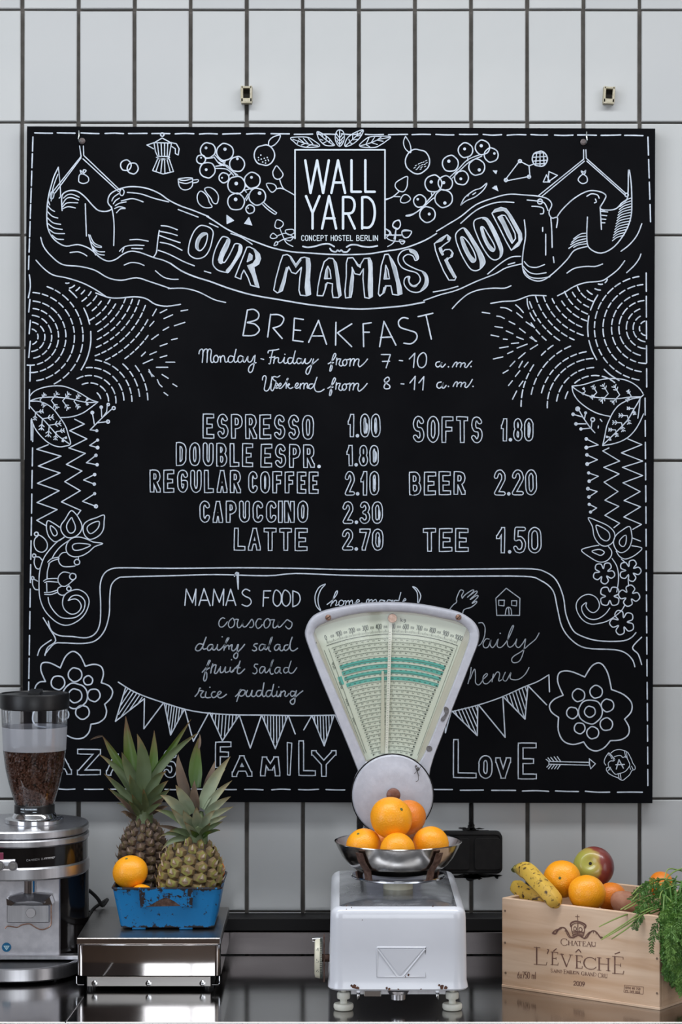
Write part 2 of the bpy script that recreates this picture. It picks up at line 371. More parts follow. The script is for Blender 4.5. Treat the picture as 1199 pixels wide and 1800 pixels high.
def catmull(p, n=5, closed=False):
    m = len(p)
    if m < 3: return [Vector(q) for q in p]
    out = []
    rng = m if closed else m - 1
    for i in range(rng):
        if closed: a, b, c, d = p[(i - 1) % m], p[i], p[(i + 1) % m], p[(i + 2) % m]
        else: a, b, c, d = p[max(i - 1, 0)], p[i], p[i + 1], p[min(i + 2, m - 1)]
        a, b, c, d = map(Vector, (a, b, c, d))
        for k in range(n):
            t = k / n
            out.append(0.5 * ((2 * b) + (c - a) * t + (2 * a - 5 * b + 4 * c - d) * t * t + (3 * b - a - 3 * c + d) * t ** 3))
    if not closed: out.append(Vector(p[-1]))
    return out

class Ink:
    """flat strokes in photo-pixel units, mapped by fn(px,py,lift) on to a real surface"""
    def __init__(s, fn): s.mb = MB(); s.fn = fn; s.lift = 0.0; s.n = 0; s.sq = False; s.k = 1.0
    def up(s): s.n += 1; return s.lift + (s.n % 37) * 7e-6
    def poly(s, pts):
        u = s.up(); s.mb.add([s.fn(p[0], p[1], u) for p in pts], [list(range(len(pts)))], 0.0, False)
    def disc(s, x, y, r, n=10):
        s.poly([(x + r * cos(2 * pi * k / n), y + r * sin(2 * pi * k / n)) for k in range(n)])
    def line(s, pts, w, smooth=True, closed=False, cap=True):
        pts = [Vector((p[0], p[1])) for p in pts]
        if smooth and len(pts) > 2:
            pts = [Vector((q[0], q[1])) for q in catmull([p.to_3d() for p in pts], 4, closed)]
            if closed: pts.append(pts[0])
            m = len(pts); L = []; R = []
            for i in range(m):
                if closed: t = pts[(i + 1) % (m - 1)] - pts[(i - 1) % (m - 1)]
                else: t = pts[min(i + 1, m - 1)] - pts[max(i - 1, 0)]
                if t.length < 1e-9: t = Vector((1, 0))
                t.normalize(); nn = Vector((-t.y, t.x)) * w * 0.5
                L.append(pts[i] + nn); R.append(pts[i] - nn)
            u = s.up(); vs = [s.fn(p.x, p.y, u) for p in L + R]
            s.mb.add(vs, [(i, i + 1, m + i + 1, m + i) for i in range(m - 1)], 0.0, False)
            if cap and not closed:
                s.disc(pts[0].x, pts[0].y, w * 0.5, 8); s.disc(pts[-1].x, pts[-1].y, w * 0.5, 8)
        else:
            if closed: pts.append(pts[0])
            for i in range(len(pts) - 1):
                t = pts[i + 1] - pts[i]
                if t.length < 1e-9: continue
                t.normalize(); nn = Vector((-t.y, t.x)) * w * 0.5
                s.poly([pts[i] + nn, pts[i + 1] + nn, pts[i + 1] - nn, pts[i] - nn])
            if cap and s.sq and len(pts) <= 5 and w > 2.8:
                for p in pts: h = w * .47; s.poly([(p.x - h, p.y - h), (p.x + h, p.y - h), (p.x + h, p.y + h), (p.x - h, p.y + h)])
            elif cap:
                for p in pts: s.disc(p.x, p.y, w * 0.5, 8)
    def D(s, ox, oy, k, w, data):
        """strokes typed as 'x,y x,y ... / x,y ...' in a zoomed crop; prefix s = straight, c = closed, f = filled, o = circle x,y,r, d = dot"""
        for st in data.split('/'):
            tk = st.split()
            if not tk: continue
            fl = ''
            while tk and tk[0].isalpha(): fl += tk.pop(0)
            if 'o' in fl or 'd' in fl:
                for t in tk:
                    x, y, r = map(float, t.split(','))
                    if 'd' in fl: s.disc(ox + x / k, oy + y / k, r / k, 10)
                    else: s.line([(ox + (x + r * cos(q * pi / 7)) / k, oy + (y + r * (1 + .05 * sin(q * 2.1 + x)) * sin(q * pi / 7)) / k) for q in range(14)], w, True, True)
                continue
            p = [tuple(map(float, t.split(','))) for t in tk]
            p = [(ox + x / k, oy + y / k) for x, y in p]
            if 'f' in fl:
                if 's' not in fl: p = [(q.x, q.y) for q in catmull([Vector((a, b, 0)) for a, b in p], 3, True)]
                s.poly(p)
            else: s.line(p, w * s.k, 's' not in fl, 'c' in fl)

# stroke alphabet on a unit box, y down
def arc(cx, cy, rx, ry, a0, a1, n=10):
    return [(cx + rx * cos(radians(a0 + (a1 - a0) * i / n)), cy + ry * sin(radians(a0 + (a1 - a0) * i / n))) for i in range(n + 1)]
F = {
 'A': [[(0, 1), (.5, 0), (1, 1)], [(.2, .66), (.8, .66)]],
 'B': [[(0, 0), (0, 1)], [(0, 0)] + arc(.45, .24, .42, .24, -90, 90) + [(0, .48)], [(0, .48)] + arc(.5, .74, .5, .26, -90, 90) + [(0, 1)]],
 'C': [arc(.55, .28, .5, .28, -20, -180, 8) + arc(.55, .72, .5, .28, 180, 20, 8)],
 'D': [[(0, 0), (0, 1)], [(0, 0), (.35, 0)] + arc(.35, .3, .6, .3, -80, 0, 5) + arc(.35, .7, .6, .3, 0, 80, 5) + [(.35, 1), (0, 1)]],
 'E': [[(1, 0), (0, 0), (0, 1), (1, 1)], [(0, .5), (.8, .5)]],
 'F': [[(1, 0), (0, 0), (0, 1)], [(0, .48), (.8, .48)]],
 'G': [arc(.55, .28, .5, .28, -20, -180, 8) + arc(.55, .72, .45, .28, 180, 0, 8) + [(1, .55), (.6, .55)]],
 'H': [[(0, 0), (0, 1)], [(1, 0), (1, 1)], [(0, .48), (1, .48)]],
 'I': [[(.5, 0), (.5, 1)]],
 'K': [[(0, 0), (0, 1)], [(.95, 0), (0, .6)], [(.25, .45), (1, 1)]],
 'L': [[(0, 0), (0, 1), (1, 1)]],
 'M': [[(0, 1), (.1, 0), (.5, .6), (.9, 0), (1, 1)]],
 'N': [[(0, 1), (0, 0), (1, 1), (1, 0)]],
 'O': [arc(.5, .3, .5, .3, 180, 360, 8) + arc(.5, .7, .5, .3, 0, 180, 8) + [(0, .3)]],
 'P': [[(0, 1), (0, 0)], [(0, 0)] + arc(.5, .26, .5, .26, -90, 90) + [(0, .52)]],
 'R': [[(0, 1), (0, 0)], [(0, 0)] + arc(.5, .25, .45, .25, -90, 90) + [(0, .5)], [(.4, .5), (1, 1)]],
 'S': [arc(.5, .26, .46, .26, -25, -250, 9) + arc(.5, .74, .48, .26, -60, 155, 9)],
 'T': [[(0, 0), (1, 0)], [(.5, 0), (.5, 1)]],
 'U': [[(0, 0), (0, .6)] + arc(.5, .7, .5, .3, 180, 0, 8) + [(1, .6), (1, 0)]],
 'V': [[(0, 0), (.5, 1), (1, 0)]],
 'W': [[(0, 0), (.27, 1), (.5, 0), (.73, 1), (1, 0)]],
 'X': [[(0, 0), (1, 1)], [(1, 0), (0, 1)]],
 'Y': [[(0, 0), (.5, .5), (1, 0)], [(.5, .5), (.5, 1)]],
 'Z': [[(0, 0), (1, 0), (0, 1), (1, 1)]],
 '0': [arc(.5, .3, .5, .3, 180, 360, 8) + arc(.5, .7, .5, .3, 0, 180, 8) + [(0, .3)]],
 '1': [[(0, .35), (.8, 0), (.8, 1)]],
 '2': [arc(.5, .28, .5, .28, -170, 20, 8) + [(0, 1), (1, 1)]],
 '3': [arc(.45, .25, .45, .25, -150, 90, 8) + arc(.45, .74, .5, .26, -90, 150, 8)],
 '4': [[(.75, 1), (.75, 0), (0, .7), (1, .7)]],
 '5': [[(.95, 0), (.15, 0), (.1, .45)] + arc(.45, .7, .5, .3, -110, 150, 8)],
 '6': [[(.85, 0), (.2, .45)] + arc(.5, .72, .48, .28, 180, 540, 14)],
 '7': [[(0, 0), (1, 0), (.35, 1)]],
 '8': [arc(.5, .25, .4, .25, 90, 450, 12), arc(.5, .74, .5, .26, -90, 270, 12)],
 '9': [arc(.5, .28, .48, .28, 0, 360, 14) + [(.9, .6), (.3, 1)]],
 '-': [[(.1, .5), (.9, .5)]], '.': [[(.45, .97), (.55, .97)]], ' ': [],
 'k': [[(0, 0), (0, 1)], [(.9, .4), (0, .7), (.95, 1)]], 'g': [arc(.5, .6, .45, .25, 0, 360, 12), [(.95, .4), (.95, 1.1), (.5, 1.3), (.1, 1.15)]],
 'x': [[(0, .4), (1, 1)], [(1, .4), (0, 1)]], 'm': [[(0, .4), (0, 1)], [(0, .5), (.3, .4), (.5, .55), (.5, 1)], [(.5, .5), (.8, .4), (1, .55), (1, 1)]],
 'l': [[(.5, 0), (.5, 1)]], 'a': [arc(.5, .7, .45, .3, 0, 360, 12), [(.95, .4), (.95, 1)]],
}
WID = {'I': .25, '.': .3, '1': .75, 'M': 1.35, 'W': 1.45, 'L': .9, ' ': .6, '-': .6, 'l': .3, 'm': 1.4}
def glyph(ch, x0, y0, x1, y1, shear=0.0, wob=0.0):
    out = []
    for st in F[ch]:
        out.append([(x0 + (x1 - x0) * a + shear * (1 - b) + random.uniform(-wob, wob), y0 + (y1 - y0) * b + random.uniform(-wob, wob)) for a, b in st])
    return out
def layout(txt, x0, x1, gap):
    ws = [WID.get(c, 1.0) for c in txt]; tot = (x1 - x0) - gap * (len(txt) - 1); u = tot / sum(ws); x = x0; r = []
    for c, ww in zip(txt, ws): r.append((c, x, x + ww * u)); x += ww * u + gap
    return r

# ================================================================ the room
def quadwall(name, pts, m, label, cat, thick=(0, 0, 0)):
    b = MB(); t = Vector(thick); p = [Vector(q) for q in pts]
    b.add(p + [q + t for q in p], [(0, 1, 2, 3), (7, 6, 5, 4), (0, 4, 5, 1), (1, 5, 6, 2), (2, 6, 7, 3), (3, 7, 4, 0)], 0, False)
    return struct(b.build(name, m), label, cat)
quadwall('floor', [(-RX, RY, 0), (RX, RY, 0), (RX, .01, 0), (-RX, .01, 0)], 'wood_dark', 'dark wooden floor of the cafe', 'floor', (0, 0, -.1))
quadwall('ceiling', [(-RX, RY, RZ), (RX, RY, RZ), (RX, .01, RZ), (-RX, .01, RZ)], 'ceil', 'plain pale ceiling', 'ceiling', (0, 0, .1))
def wall_with_window(name, axis, pos, lo, hi, w0, w1, z0, z1, outward, label, n):
    """wall built of four blocks round a window opening, with a frame in it"""
    b = MB(); th = 0.12
    def blk(a0, a1, c0, c1):
        cc = [0, 0, (c0 + c1) / 2]; hh = [0, 0, (c1 - c0) / 2]
        cc[axis] = (a0 + a1) / 2; hh[axis] = (a1 - a0) / 2
        o = 1 - axis; cc[o] = pos + outward * th / 2; hh[o] = th / 2
        b.box(cc, hh)
    blk(lo, w0, 0, RZ); blk(w1, hi, 0, RZ); blk(w0, w1, 0, z0); blk(w0, w1, z1, RZ)
    struct(b.build(name, 'plaster'), label, 'wall')
    f = MB()
    def bar(a0, a1, c0, c1):
        cc = [0, 0, (c0 + c1) / 2]; hh = [0, 0, (c1 - c0) / 2]
        cc[axis] = (a0 + a1) / 2; hh[axis] = (a1 - a0) / 2
        o = 1 - axis; cc[o] = pos - outward * 0.035; hh[o] = 0.03
        f.box(cc, hh)
    bar(w0, w1, z0, z0 + .06); bar(w0, w1, z1 - .06, z1); bar(w0, w0 + .06, z0, z1); bar(w1 - .06, w1, z0, z1)
    bar((w0 + w1) / 2 - .025, (w0 + w1) / 2 + .025, z0, z1)
    struct(f.build('window_%d' % n, 'black_matt'), 'dark frame of the street window in the ' + name.replace('_', ' '), 'window')
wall_with_window('wall_rear', 0, RY, -RX, RX, -1.0, 1.3, 1.05, 2.95, -1, 'plastered wall facing the counter, with the street window', 1)
wall_with_window('wall_left', 1, -RX, RY, .01, -3.15, -1.45, 1.0, 2.9, -1, 'plastered wall at the left end of the counter', 2)
wall_with_window('wall_right', 1, RX, RY, .01, -3.2, -1.7, .8, 2.7, 1, 'plastered wall at the right end of the counter', 3)

# tiled wall: dark grout bed, every tile its own piece
g = MB(); g.box((0, .055, RZ / 2), (RX, .05, RZ / 2))
wall_back = struct(g.build('wall_back', 'grout'), 'wall of tall white glazed tiles with wide dark joints behind the counter', 'wall')
def tile_mesh(name, m):
    b = MB(); hw, hh = .0466, .0983; e = .0014
    vs = []
    for y, i in ((.0049, 0), (-.0028, 0), (-.0042, e)):
        vs += [Vector((-hw + i, y, -hh + i)), Vector((hw - i, y, -hh + i)), Vector((hw - i, y, hh - i)), Vector((-hw + i, y, hh - i))]
    fs = [(8, 9, 10, 11)]
    for r in (0, 4):
        for k in range(4): fs.append((r + k, r + (k + 1) % 4, r + 4 + (k + 1) % 4, r + 4 + k))
    b.add(vs, fs, 0, False); o = b.build(name, m); me = o.data; bpy.data.objects.remove(o); return me
tm = [tile_mesh('tile', 'tile'), tile_mesh('tile_pale', 'tile_b')]
for r in range(-1, 11):
    for c in range(-10, 14):
        x = -.1679 + .1 * (c + .5); z = .9667 + .2009 * (r + .5)
        if z > RZ - .1 or z < .7: continue
        o = bpy.data.objects.new('tile', tm[random.random() < .45]); COL.objects.link(o)
        o.parent = wall_back
        o.location = (x + random.uniform(-.0006, .0006), 0.0 + random.uniform(0, .0004), z + random.uniform(-.0005, .0005))
        o.rotation_euler = (random.uniform(-.003, .003), random.uniform(-.003, .003), random.uniform(-.003, .003))

# black trunking bar that closes the joint between tiles and steel
b = MB(); b.bbox((0, -.031, ZC + .053), (2.0, .026, .012), .002)
struct(b.build('trim_1', 'trunk_top'), 'black trim bar along the joint between the tiles and the steel counter', 'trim')

# worktop: steel sheet with upstand and folded front edge
ct = thing('worktop', (0, -.3, 0), 'polished stainless steel worktop with a low upstand, running across the whole picture', 'counter')
b = MB(); b.bbox((0, -.331, ZC - .02), (2.0, .269, .02), .0015); b.build('steel_sheet', 'steel', ct)
b = MB(); b.bbox((0, -.0335, ZC + .0205), (2.0, .0265, .0195), .001); struct(b.build('trim_2', 'steel_up'), 'low steel upstand at the back of the worktop', 'trim')
b = MB(); b.tube([(-2, -.5995, ZC - .0045), (2, -.5995, ZC - .0045)], .0042, 10); b.build('rolled_edge', 'steel', ct)
b = MB(); b.box((0, -.33, .45), (1.95, .25, .428)); b.build('cabinet_front', 'black_matt', ct)
# weld seam running back under the platform
b = MB(); b.tube([W(115, 1797, 3.561) + Vector((0, 0, .0004)), W(146, 1752, 3.561 + .18) * Vector((1, 1, 0)) + Vector((0, 0, ZC + .0004))], .0012, 6, flat=.4); b.build('seam', 'steel_up', ct)

# ================================================================ the blackboard
BD = 4.135                       # distance of its face
def bp(px, py, lift=0.0):
    return W(px, py, BD) + Vector((0, -lift - .0004, 0))
bb = thing('blackboard_menu', bp(596, 1410), 'large square blackboard with white chalk drawings and the breakfast menu, on the tiles', 'blackboard')
cs = [(47.5, 222), (1152, 226), (1147, 1412), (38.5, 1409)]
b = MB(); fr = [W(x, y, BD) for x, y in cs]; bk = [p + Vector((0, .018, 0)) for p in fr]
b.add(fr + bk, [(0, 1, 2, 3), (7, 6, 5, 4), (0, 4, 5, 1), (1, 5, 6, 2), (2, 6, 7, 3), (3, 7, 4, 0)], 0, False)
b.build('board_panel', 'board', bb)

title = Ink(bp); fillk = Ink(bp); draw = Ink(bp); menu = Ink(bp); script = Ink(bp); thin = Ink(bp); border = Ink(bp); logo = Ink(bp); mask = Ink(bp); soft = Ink(bp)
menu.sq = True; mask.sq = True
for q_ in (draw, menu, title): q_.k = .86
script.k = .80; soft.k = .84; thin.k = .84
mask.lift = .0004; title.lift = .0004; fillk.lift = .0; menu.lift = 0.0; 

# --- broken border line
def dashes(p0, p1, n, duty=.78, w=2.6, j=1.5, skip=()):
    for i in range(n):
        if i in skip: continue
        a = (i + random.uniform(-.03, .03)) / n; c = (i + duty + random.uniform(-.06, .05)) / n
        q = lambda t, e: (p0[0] + (p1[0] - p0[0]) * t + e, p0[1] + (p1[1] - p0[1]) * t + random.uniform(-j, j) * .5)
        border.line([q(a, 0), q((a + c) / 2, 0), q(c, 0)], w * .9)
dashes((60, 234), (1140, 238), 26)
dashes((58, 240), (50, 480), 8, .84); dashes((58, 745), (50, 1240), 12, .8)
dashes((1139, 242), (1144, 400), 4, .8); dashes((1136, 480), (1137, 690), 5, .8); dashes((1134, 700), (1139, 1390), 18, .8)
dashes((100, 1387), (620, 1388), 11, .7); dashes((755, 1388), (1140, 1393), 7, .76)
border.D(30, 440, 3, 2.4, '65,130 70,190 60,250 / 68,260 62,325 / 70,370 64,440 / 70,480 62,565 / 70,605 68,690 / 66,735 65,835 / 75,895 75,1000')

# --- ribbon banner, left end and body (crop 40,220 x3)
A = (40, 220, 3.0)
draw.D(*A, 2.5, '95,592 110,640 150,690 210,735 300,745 380,765 450,805 520,818 600,805 670,825 780,862')
draw.D(*A, 2.5, '70,712 110,755 160,790 230,805 310,830 380,865 440,905')
draw.D(*A, 2.5, '188,222 165,270 150,320 135,380 127,460 132,540 155,590 190,622 230,638 290,630 340,645 370,665 410,700 450,717 490,708 530,680 570,665 620,672 690,698 740,712 785,732')
draw.D(*A, 2, '188,222 195,290 200,370 192,385 / 150,400 160,330 185,260')
draw.D(*A, 2.6, '208,450 205,390 215,360 250,345 290,350 330,380 370,425 400,450 440,455 470,440 450,410 455,375 480,350 540,328 600,325 660,335 720,360 770,395 830,425 900,450 980,482')
draw.D(*A, 2.4, '552,355 620,362 690,385 770,405 / 520,400 570,388 600,392 635,405 / s 820,445 925,485')
draw.D(*A, 2.4, '468,430 478,480 482,540 480,635 / s 330,415 336,585 / 348,578 365,640 385,685')
draw.D(*A, 2.2, '135,400 142,420 / 132,425 150,445 168,455 / 130,455 155,480 185,490 / 132,490 160,515 200,523 / 135,520 165,542 208,550 / 140,550 170,570 220,572 / 155,580 180,600 215,603')
draw.D(*A, 2.2, '215,385 235,368 262,365 298,380 / 208,420 230,388 258,382 295,395 / 212,430 235,410 290,410 / 214,440 240,430 278,437')
draw.D(*A, 2.2, '470,400 480,380 505,362 / 478,415 490,398 510,385 / 488,425 510,412 545,405 / 485,440 510,430 540,437 / 495,462 515,442 540,440')
draw.D(*A, 2.4, '720,555 712,610 705,670 690,695 / 730,530 770,535 815,552 / 722,560 775,570 815,582 / 722,582 770,600 830,620 / 725,618 780,630 840,660 / 715,660 770,680 850,720 905,742')
draw.D(*A, 2.2, '565,605 610,603 662,612 / 510,665 540,640 590,633 640,635 / 575,650 632,652 / 525,670 535,645 / 535,738 570,725 610,728 640,740 / 250,672 290,668 320,678 338,690 / 700,768 740,800 780,812 820,813 / s 958,770 992,780')
draw.D(*A, 2.2, '355,580 375,620 415,640 / 360,615 385,640 415,645 / 368,640 395,665 432,668 / 375,655 400,680 430,685')
draw.D(*A, 2.2, 's 300,110 308,165 160,350 / s 320,110 322,160 515,345 / s 308,172 170,358 / s 318,178 505,350 / c 145,372 152,352 165,360 160,385 148,388 / c 512,352 522,335 535,350 528,370 515,368')
# strap fruit tag, rings, moka pot, cup, beans
draw.D(*A, 2.2, 'c 295,285 300,262 320,258 345,275 345,298 320,308 298,300 / 308,255 303,238 318,250 320,236 335,240 320,256')
draw.D(*A, 2.2, 'o 544,212,28 / o 580,228,29')
draw.D(*A, 2.2, 's 655,105 695,92 735,68 780,92 810,98 825,125 820,158 805,150 805,125 785,112 / s 655,105 690,125 / s 692,92 700,140 712,165 772,165 785,92 / s 690,92 785,95 / s 712,178 772,178 / s 710,95 718,160 / s 730,95 733,162 / s 748,95 748,162 / s 765,95 762,160 / o 736,50,9')
draw.D(*A, 2.2, 's 712,178 685,240 740,258 795,245 772,178 / s 722,185 703,243 / s 735,185 728,250 / s 748,185 750,252 / s 762,185 778,248 / 705,170 740,182 775,170')
draw.D(*A, 2.2, '820,285 825,320 845,340 875,338 895,318 895,280 / c 820,285 855,292 895,280 860,278 / 825,300 860,308 892,298 / 897,290 925,288 922,300 897,305')
draw.D(*A, 2.2, 'c 925,360 920,385 930,415 960,435 998,432 985,408 975,380 960,360 940,348 / c 960,335 985,328 1015,345 1032,375 1025,412 1005,410 992,385 970,358')
# berries left (crop 340,230 x6.661)
B = (340, 230, 6.661)
draw.D(*B, 2.2, 'o 170,228,88 / o 370,248,98 / o 90,335,52 / o 165,460,90 / o 512,390,88 / o 358,550,58 / o 505,635,102 / o 690,580,92 / o 500,830,98 / o 748,770,98 / o 665,918,50 / o 832,285,120')
draw.D(*B, 2.2, 'd 148,200,17 370,215,20 90,315,11 150,455,17 515,328,16 335,550,11 502,617,22 680,545,17 495,803,22 775,730,22 640,905,9')
draw.D(*B, 2.2, '150,325 230,315 / 240,305 310,390 400,410 500,520 / 255,285 330,360 370,345 370,400 440,460 520,520 / 262,415 340,405 / 265,440 390,450 470,520 / 420,520 450,490 / 620,650 680,690 / 590,700 660,680 / 600,690 620,720 / 640,740 605,800 / 660,740 620,815 / 800,850 860,910 950,975 975,960 / 825,840 880,890 975,960 / 350,345 350,400 / 300,370 360,410')
draw.D(*B, 2.0, 'd 790,285,9 762,313,8 795,332,9 830,322,8 865,312,9 765,342,8 845,348,9 880,350,8 812,365,9 845,378,9 875,335,7')
draw.D(*B, 2.2, '880,170 885,120 930,75 1015,50 1000,110 950,165 905,185 / c 975,410 1020,460 1050,510 1030,550 985,568 945,545 930,490 945,450 / 1010,568 1030,630 1060,680 1120,715 1180,750 / 970,680 1020,672 1060,685 / c 855,622 920,618 960,640 970,680 930,718 895,700')
draw.D(*B, 2.2, 's c 392,990 470,1050 395,1085'); draw.D(*B, 2.2, 'sf 392,990 470,1050 395,1085 / sf 650,1015 685,1105 598,1085'); draw.D(*B, 1.5, 's c 650,1015 685,1105 598,1085')
C4 = (400, 220, 3.0)
draw.D(*C4, 2.0, 'c 260,500 290,510 292,530 270,545 250,535 / 275,542 290,580 310,620 345,640 / 262,585 305,570 350,590 / c 262,590 240,570 225,590 240,598 / c 305,555 345,550 350,570 320,578 / 262,620 300,600 350,590 / c 255,615 245,635 262,630 265,618 / 350,590 330,610 300,600')
# berries right (crop 670,230 x5.71)
B2 = (670, 230, 5.71)
draw.D(*B2, 2.2, 'o 847,195,73 / o 1017,167,72 / o 1105,243,70 / o 695,328,80 / o 960,365,80 / o 807,472,70 / o 525,530,85 / o 645,525,72 / o 628,680,88 / o 388,705,62 / o 465,840,78 / o 365,307,122')
draw.D(*B2, 2.2, 'd 838,182,15 1005,150,17 1137,227,13 680,305,17 985,392,17 800,482,15 503,513,17 628,520,17 640,725,17 368,687,13 483,835,15')
draw.D(*B2, 2.2, '250,850 330,830 400,780 470,700 540,620 / 250,855 300,850 380,800 440,750 520,680 540,680 / 695,460 780,380 870,290 990,240 / 715,475 800,390 890,310 1010,255 / 870,265 870,300 / 505,625 510,650')
draw.D(*B2, 2.0, '245,55 225,110 240,175 290,220 300,190 285,120 245,55')
draw.D(*B2, 1.6, ''.join('s %d,%d %d,%d / ' % (x, y, x + 14, y - 7) for x, y in [(445, 303), (418, 318), (395, 325), (450, 325), (372, 335), (405, 345), (342, 352), (378, 358), (430, 340), (328, 375), (365, 375), (400, 368), (435, 362), (350, 390), (390, 388)]))
draw.D(*B2, 2.2, 'c 262,458 200,485 150,520 142,560 175,600 225,610 258,565 265,510 / 185,605 120,660 50,692 / 120,660 190,662 / c 195,690 225,645 265,645 295,685 255,720 205,720 / c 175,895 130,920 118,960 160,990 190,960 192,920 / 150,990 130,1085 / 50,985 90,1010 100,1040 / 50,1045 200,1050 / c 210,1010 240,995 305,1010 280,1060 240,1075 215,1050')
draw.D(670, 230, 5.71, 2.2, '800,745 840,670 930,600 1000,575 1062,525 1030,590 950,660 860,700 800,745 / s 870,655 880,640 / s 920,640 950,620 / sf 1120,395 1168,400 1155,435 / sf 1110,575 1160,548 1178,608')
draw.D(*C4, 2.0, '835,390 870,380 905,350 / c 885,505 905,505 912,525 900,545 875,535 872,520 / 888,545 885,600 870,625 845,640 / 840,580 920,578 / c 925,560 970,560 955,590 935,592 920,575 / 838,550 855,565 850,580 840,595 870,610 930,615 / c 905,605 935,612 920,628')

# --- right end of the ribbon (crop 770,220 x3)
R = (770, 220, 3.0)
draw.D(*R, 2.5, '-8,560 50,525 120,482 200,420 290,385 370,365 450,368 530,375 580,390 600,420 585,460 600,490 630,488 625,540 / 630,480 660,440 720,385 790,348 850,350 885,370 875,400 855,440 900,448 940,440 970,410 1000,380 1005,235 1018,300 1022,400 1018,480 990,560 930,640 860,675 800,650 785,600 788,485')
draw.D(*R, 2.5, '120,518 200,450 280,415 340,405 400,408 / 455,500 462,580 450,660 445,735 460,790 510,820 560,815 620,770 680,710 720,660 785,640 / 595,490 600,560 602,645 / s 552,540 552,560 / s 568,575 568,685 / s 608,695 612,725')
draw.D(*R, 2.2, '445,740 480,775 520,785 570,778 / 450,760 480,798 530,808 590,800 / 455,720 480,745 520,750 562,735')
draw.D(*R, 2.4, '470,395 520,400 560,410 580,450 / 495,428 530,430 555,440 555,465 540,468 / 855,430 862,550 / 862,445 880,455 / 860,455 895,458 / 862,475 890,478 / 862,495 885,497 / 862,515 880,515 / 785,375 810,362 840,368 850,385 / 830,390 835,405 825,410')
for i in range(14):
    y = 385 + i * 15; x = 1005 - i * 3.3
    draw.D(*R, 2.0, '%d,%d %d,%d %d,%d' % (1016 - max(0, i - 8) * 7, y, x - 18, y + 12, x - 42, y + 30))
draw.D(*R, 2.2, '780,570 750,575 715,600 / 782,585 740,592 705,618 / 784,598 735,610 700,630 / 785,612 730,625 690,650 / 786,625 740,632 715,645')
draw.D(*R, 2.4, '-75,925 10,895 100,870 200,825 300,785 360,752 440,732 / 262,785 310,745 350,715 390,695 435,692 / 370,735 405,725')
draw.D(*R, 2.4, '680,780 720,755 780,745 830,745 868,732 / 965,665 1010,630 1050,580 1075,520 / 995,778 1035,740 1060,705 1070,680 / 985,715 950,760 900,800 860,822 780,830 720,850 670,880 630,900')
draw.D(*R, 2.2, 's 768,130 768,180 530,372 / s 780,130 782,175 990,360 / s 772,190 545,378 / s 785,190 985,368 / c 765,260 745,275 740,292 760,308 785,300 785,275 / 762,255 755,242 770,248 778,238 775,255 762,258 / o 538,403,13 / o 995,368,9')
draw.D(*R, 2.2, 's 355,288 430,190 480,215 485,270 355,295 / o 432,190,8 / o 480,272,8 / o 358,290,8 / 480,215 505,205 / o 537,178,40 / s 505,150 560,145 / s 500,170 575,165 / s 502,190 575,185 / s 512,205 565,203 / s 520,145 515,210 / s 538,140 538,218 / s 556,145 560,212 / s c 555,300 572,262 590,300 / s c 580,300 585,245 630,265 / sf 288,240 312,238 302,256 / sf 284,332 302,318 318,345')
# lower ribbon edge joining both ends, wave right of it
draw.D(300, 380, 3.0, 3.0, '0,250 60,290 130,320 210,345 300,378 400,408 480,425 560,438 700,462 800,475 900,485 1000,490 1080,486 1180,478 1250,470 1338,453')
draw.D(300, 380, 3.0, 2.8, '190,0 230,25 300,70 380,108 460,140 540,168 640,188 740,195 850,202 950,203 1050,198 1130,185 1200,175 1260,160 1340,128 1402,92')
draw.D(300, 380, 3.0, 2.4, 's 205,38 250,58 / 318,92 370,110 430,148 / -12,382 60,380 110,388 160,405 230,440 290,455')
draw.D(560, 380, 3.0, 2.4, '605,400 670,388 735,370 / 705,488 740,450 790,410 850,388 920,380 980,380 1015,367 / 908,460 970,450 1040,445 1110,420 1160,418 1200,420')
# flourish under the logo
draw.D(500, 220, 5.995, 3.2, '195,1278 250,1288 330,1275 400,1255 470,1252 525,1280 / 655,1285 700,1262 760,1262 820,1278 900,1285 980,1272 / 480,1300 500,1325 540,1335 560,1318 580,1330 600,1318 620,1335 660,1335 690,1305')

# --- title lettering: outline strokes with chalk-filled shade side
def T(crop, *data):
    for d in data:
        if d.startswith('F'): fillk.D(*crop, 2, d[1:])
        else: title.D(*crop, 2.4, d)
T((320, 380, 7.494),
  'c 85,440 105,330 160,200 230,130 290,125 370,155 410,210 400,300 370,420 320,510 260,550 190,560 120,530 88,490 / c 180,400 195,310 250,235 300,220 335,240 325,330 290,410 240,455 200,440',
  'Ff 175,400 195,310 250,235 300,220 335,240 300,255 250,300 220,380 225,430 235,455 200,445',
  'c 405,600 420,500 460,390 520,285 560,270 610,290 630,330 600,420 550,520 530,590 560,610 620,520 670,420 700,365 760,370 790,410 770,500 700,610 620,730 580,740 480,715 420,660 / 480,580 510,480 560,380 590,330',
  'Ff 480,590 500,500 560,380 590,300 630,330 610,410 560,500 535,570 545,605 520,630 490,620 / f 750,380 790,410 770,500 700,610 620,735 585,740 580,710 640,640 700,540 740,450',
  'c s 855,410 890,405 960,440 1020,500 1035,560 1010,630 945,670 960,740 1015,940 905,910 870,810 815,710 785,770 775,830 700,800 770,620 / c s 890,490 925,520 920,570 860,600',
  'Fs f 930,420 960,440 1020,500 1035,560 1010,630 945,670 960,740 1015,940 960,910 920,780 855,650 930,620 970,560 960,490 / s f 890,490 925,520 920,570 860,600')
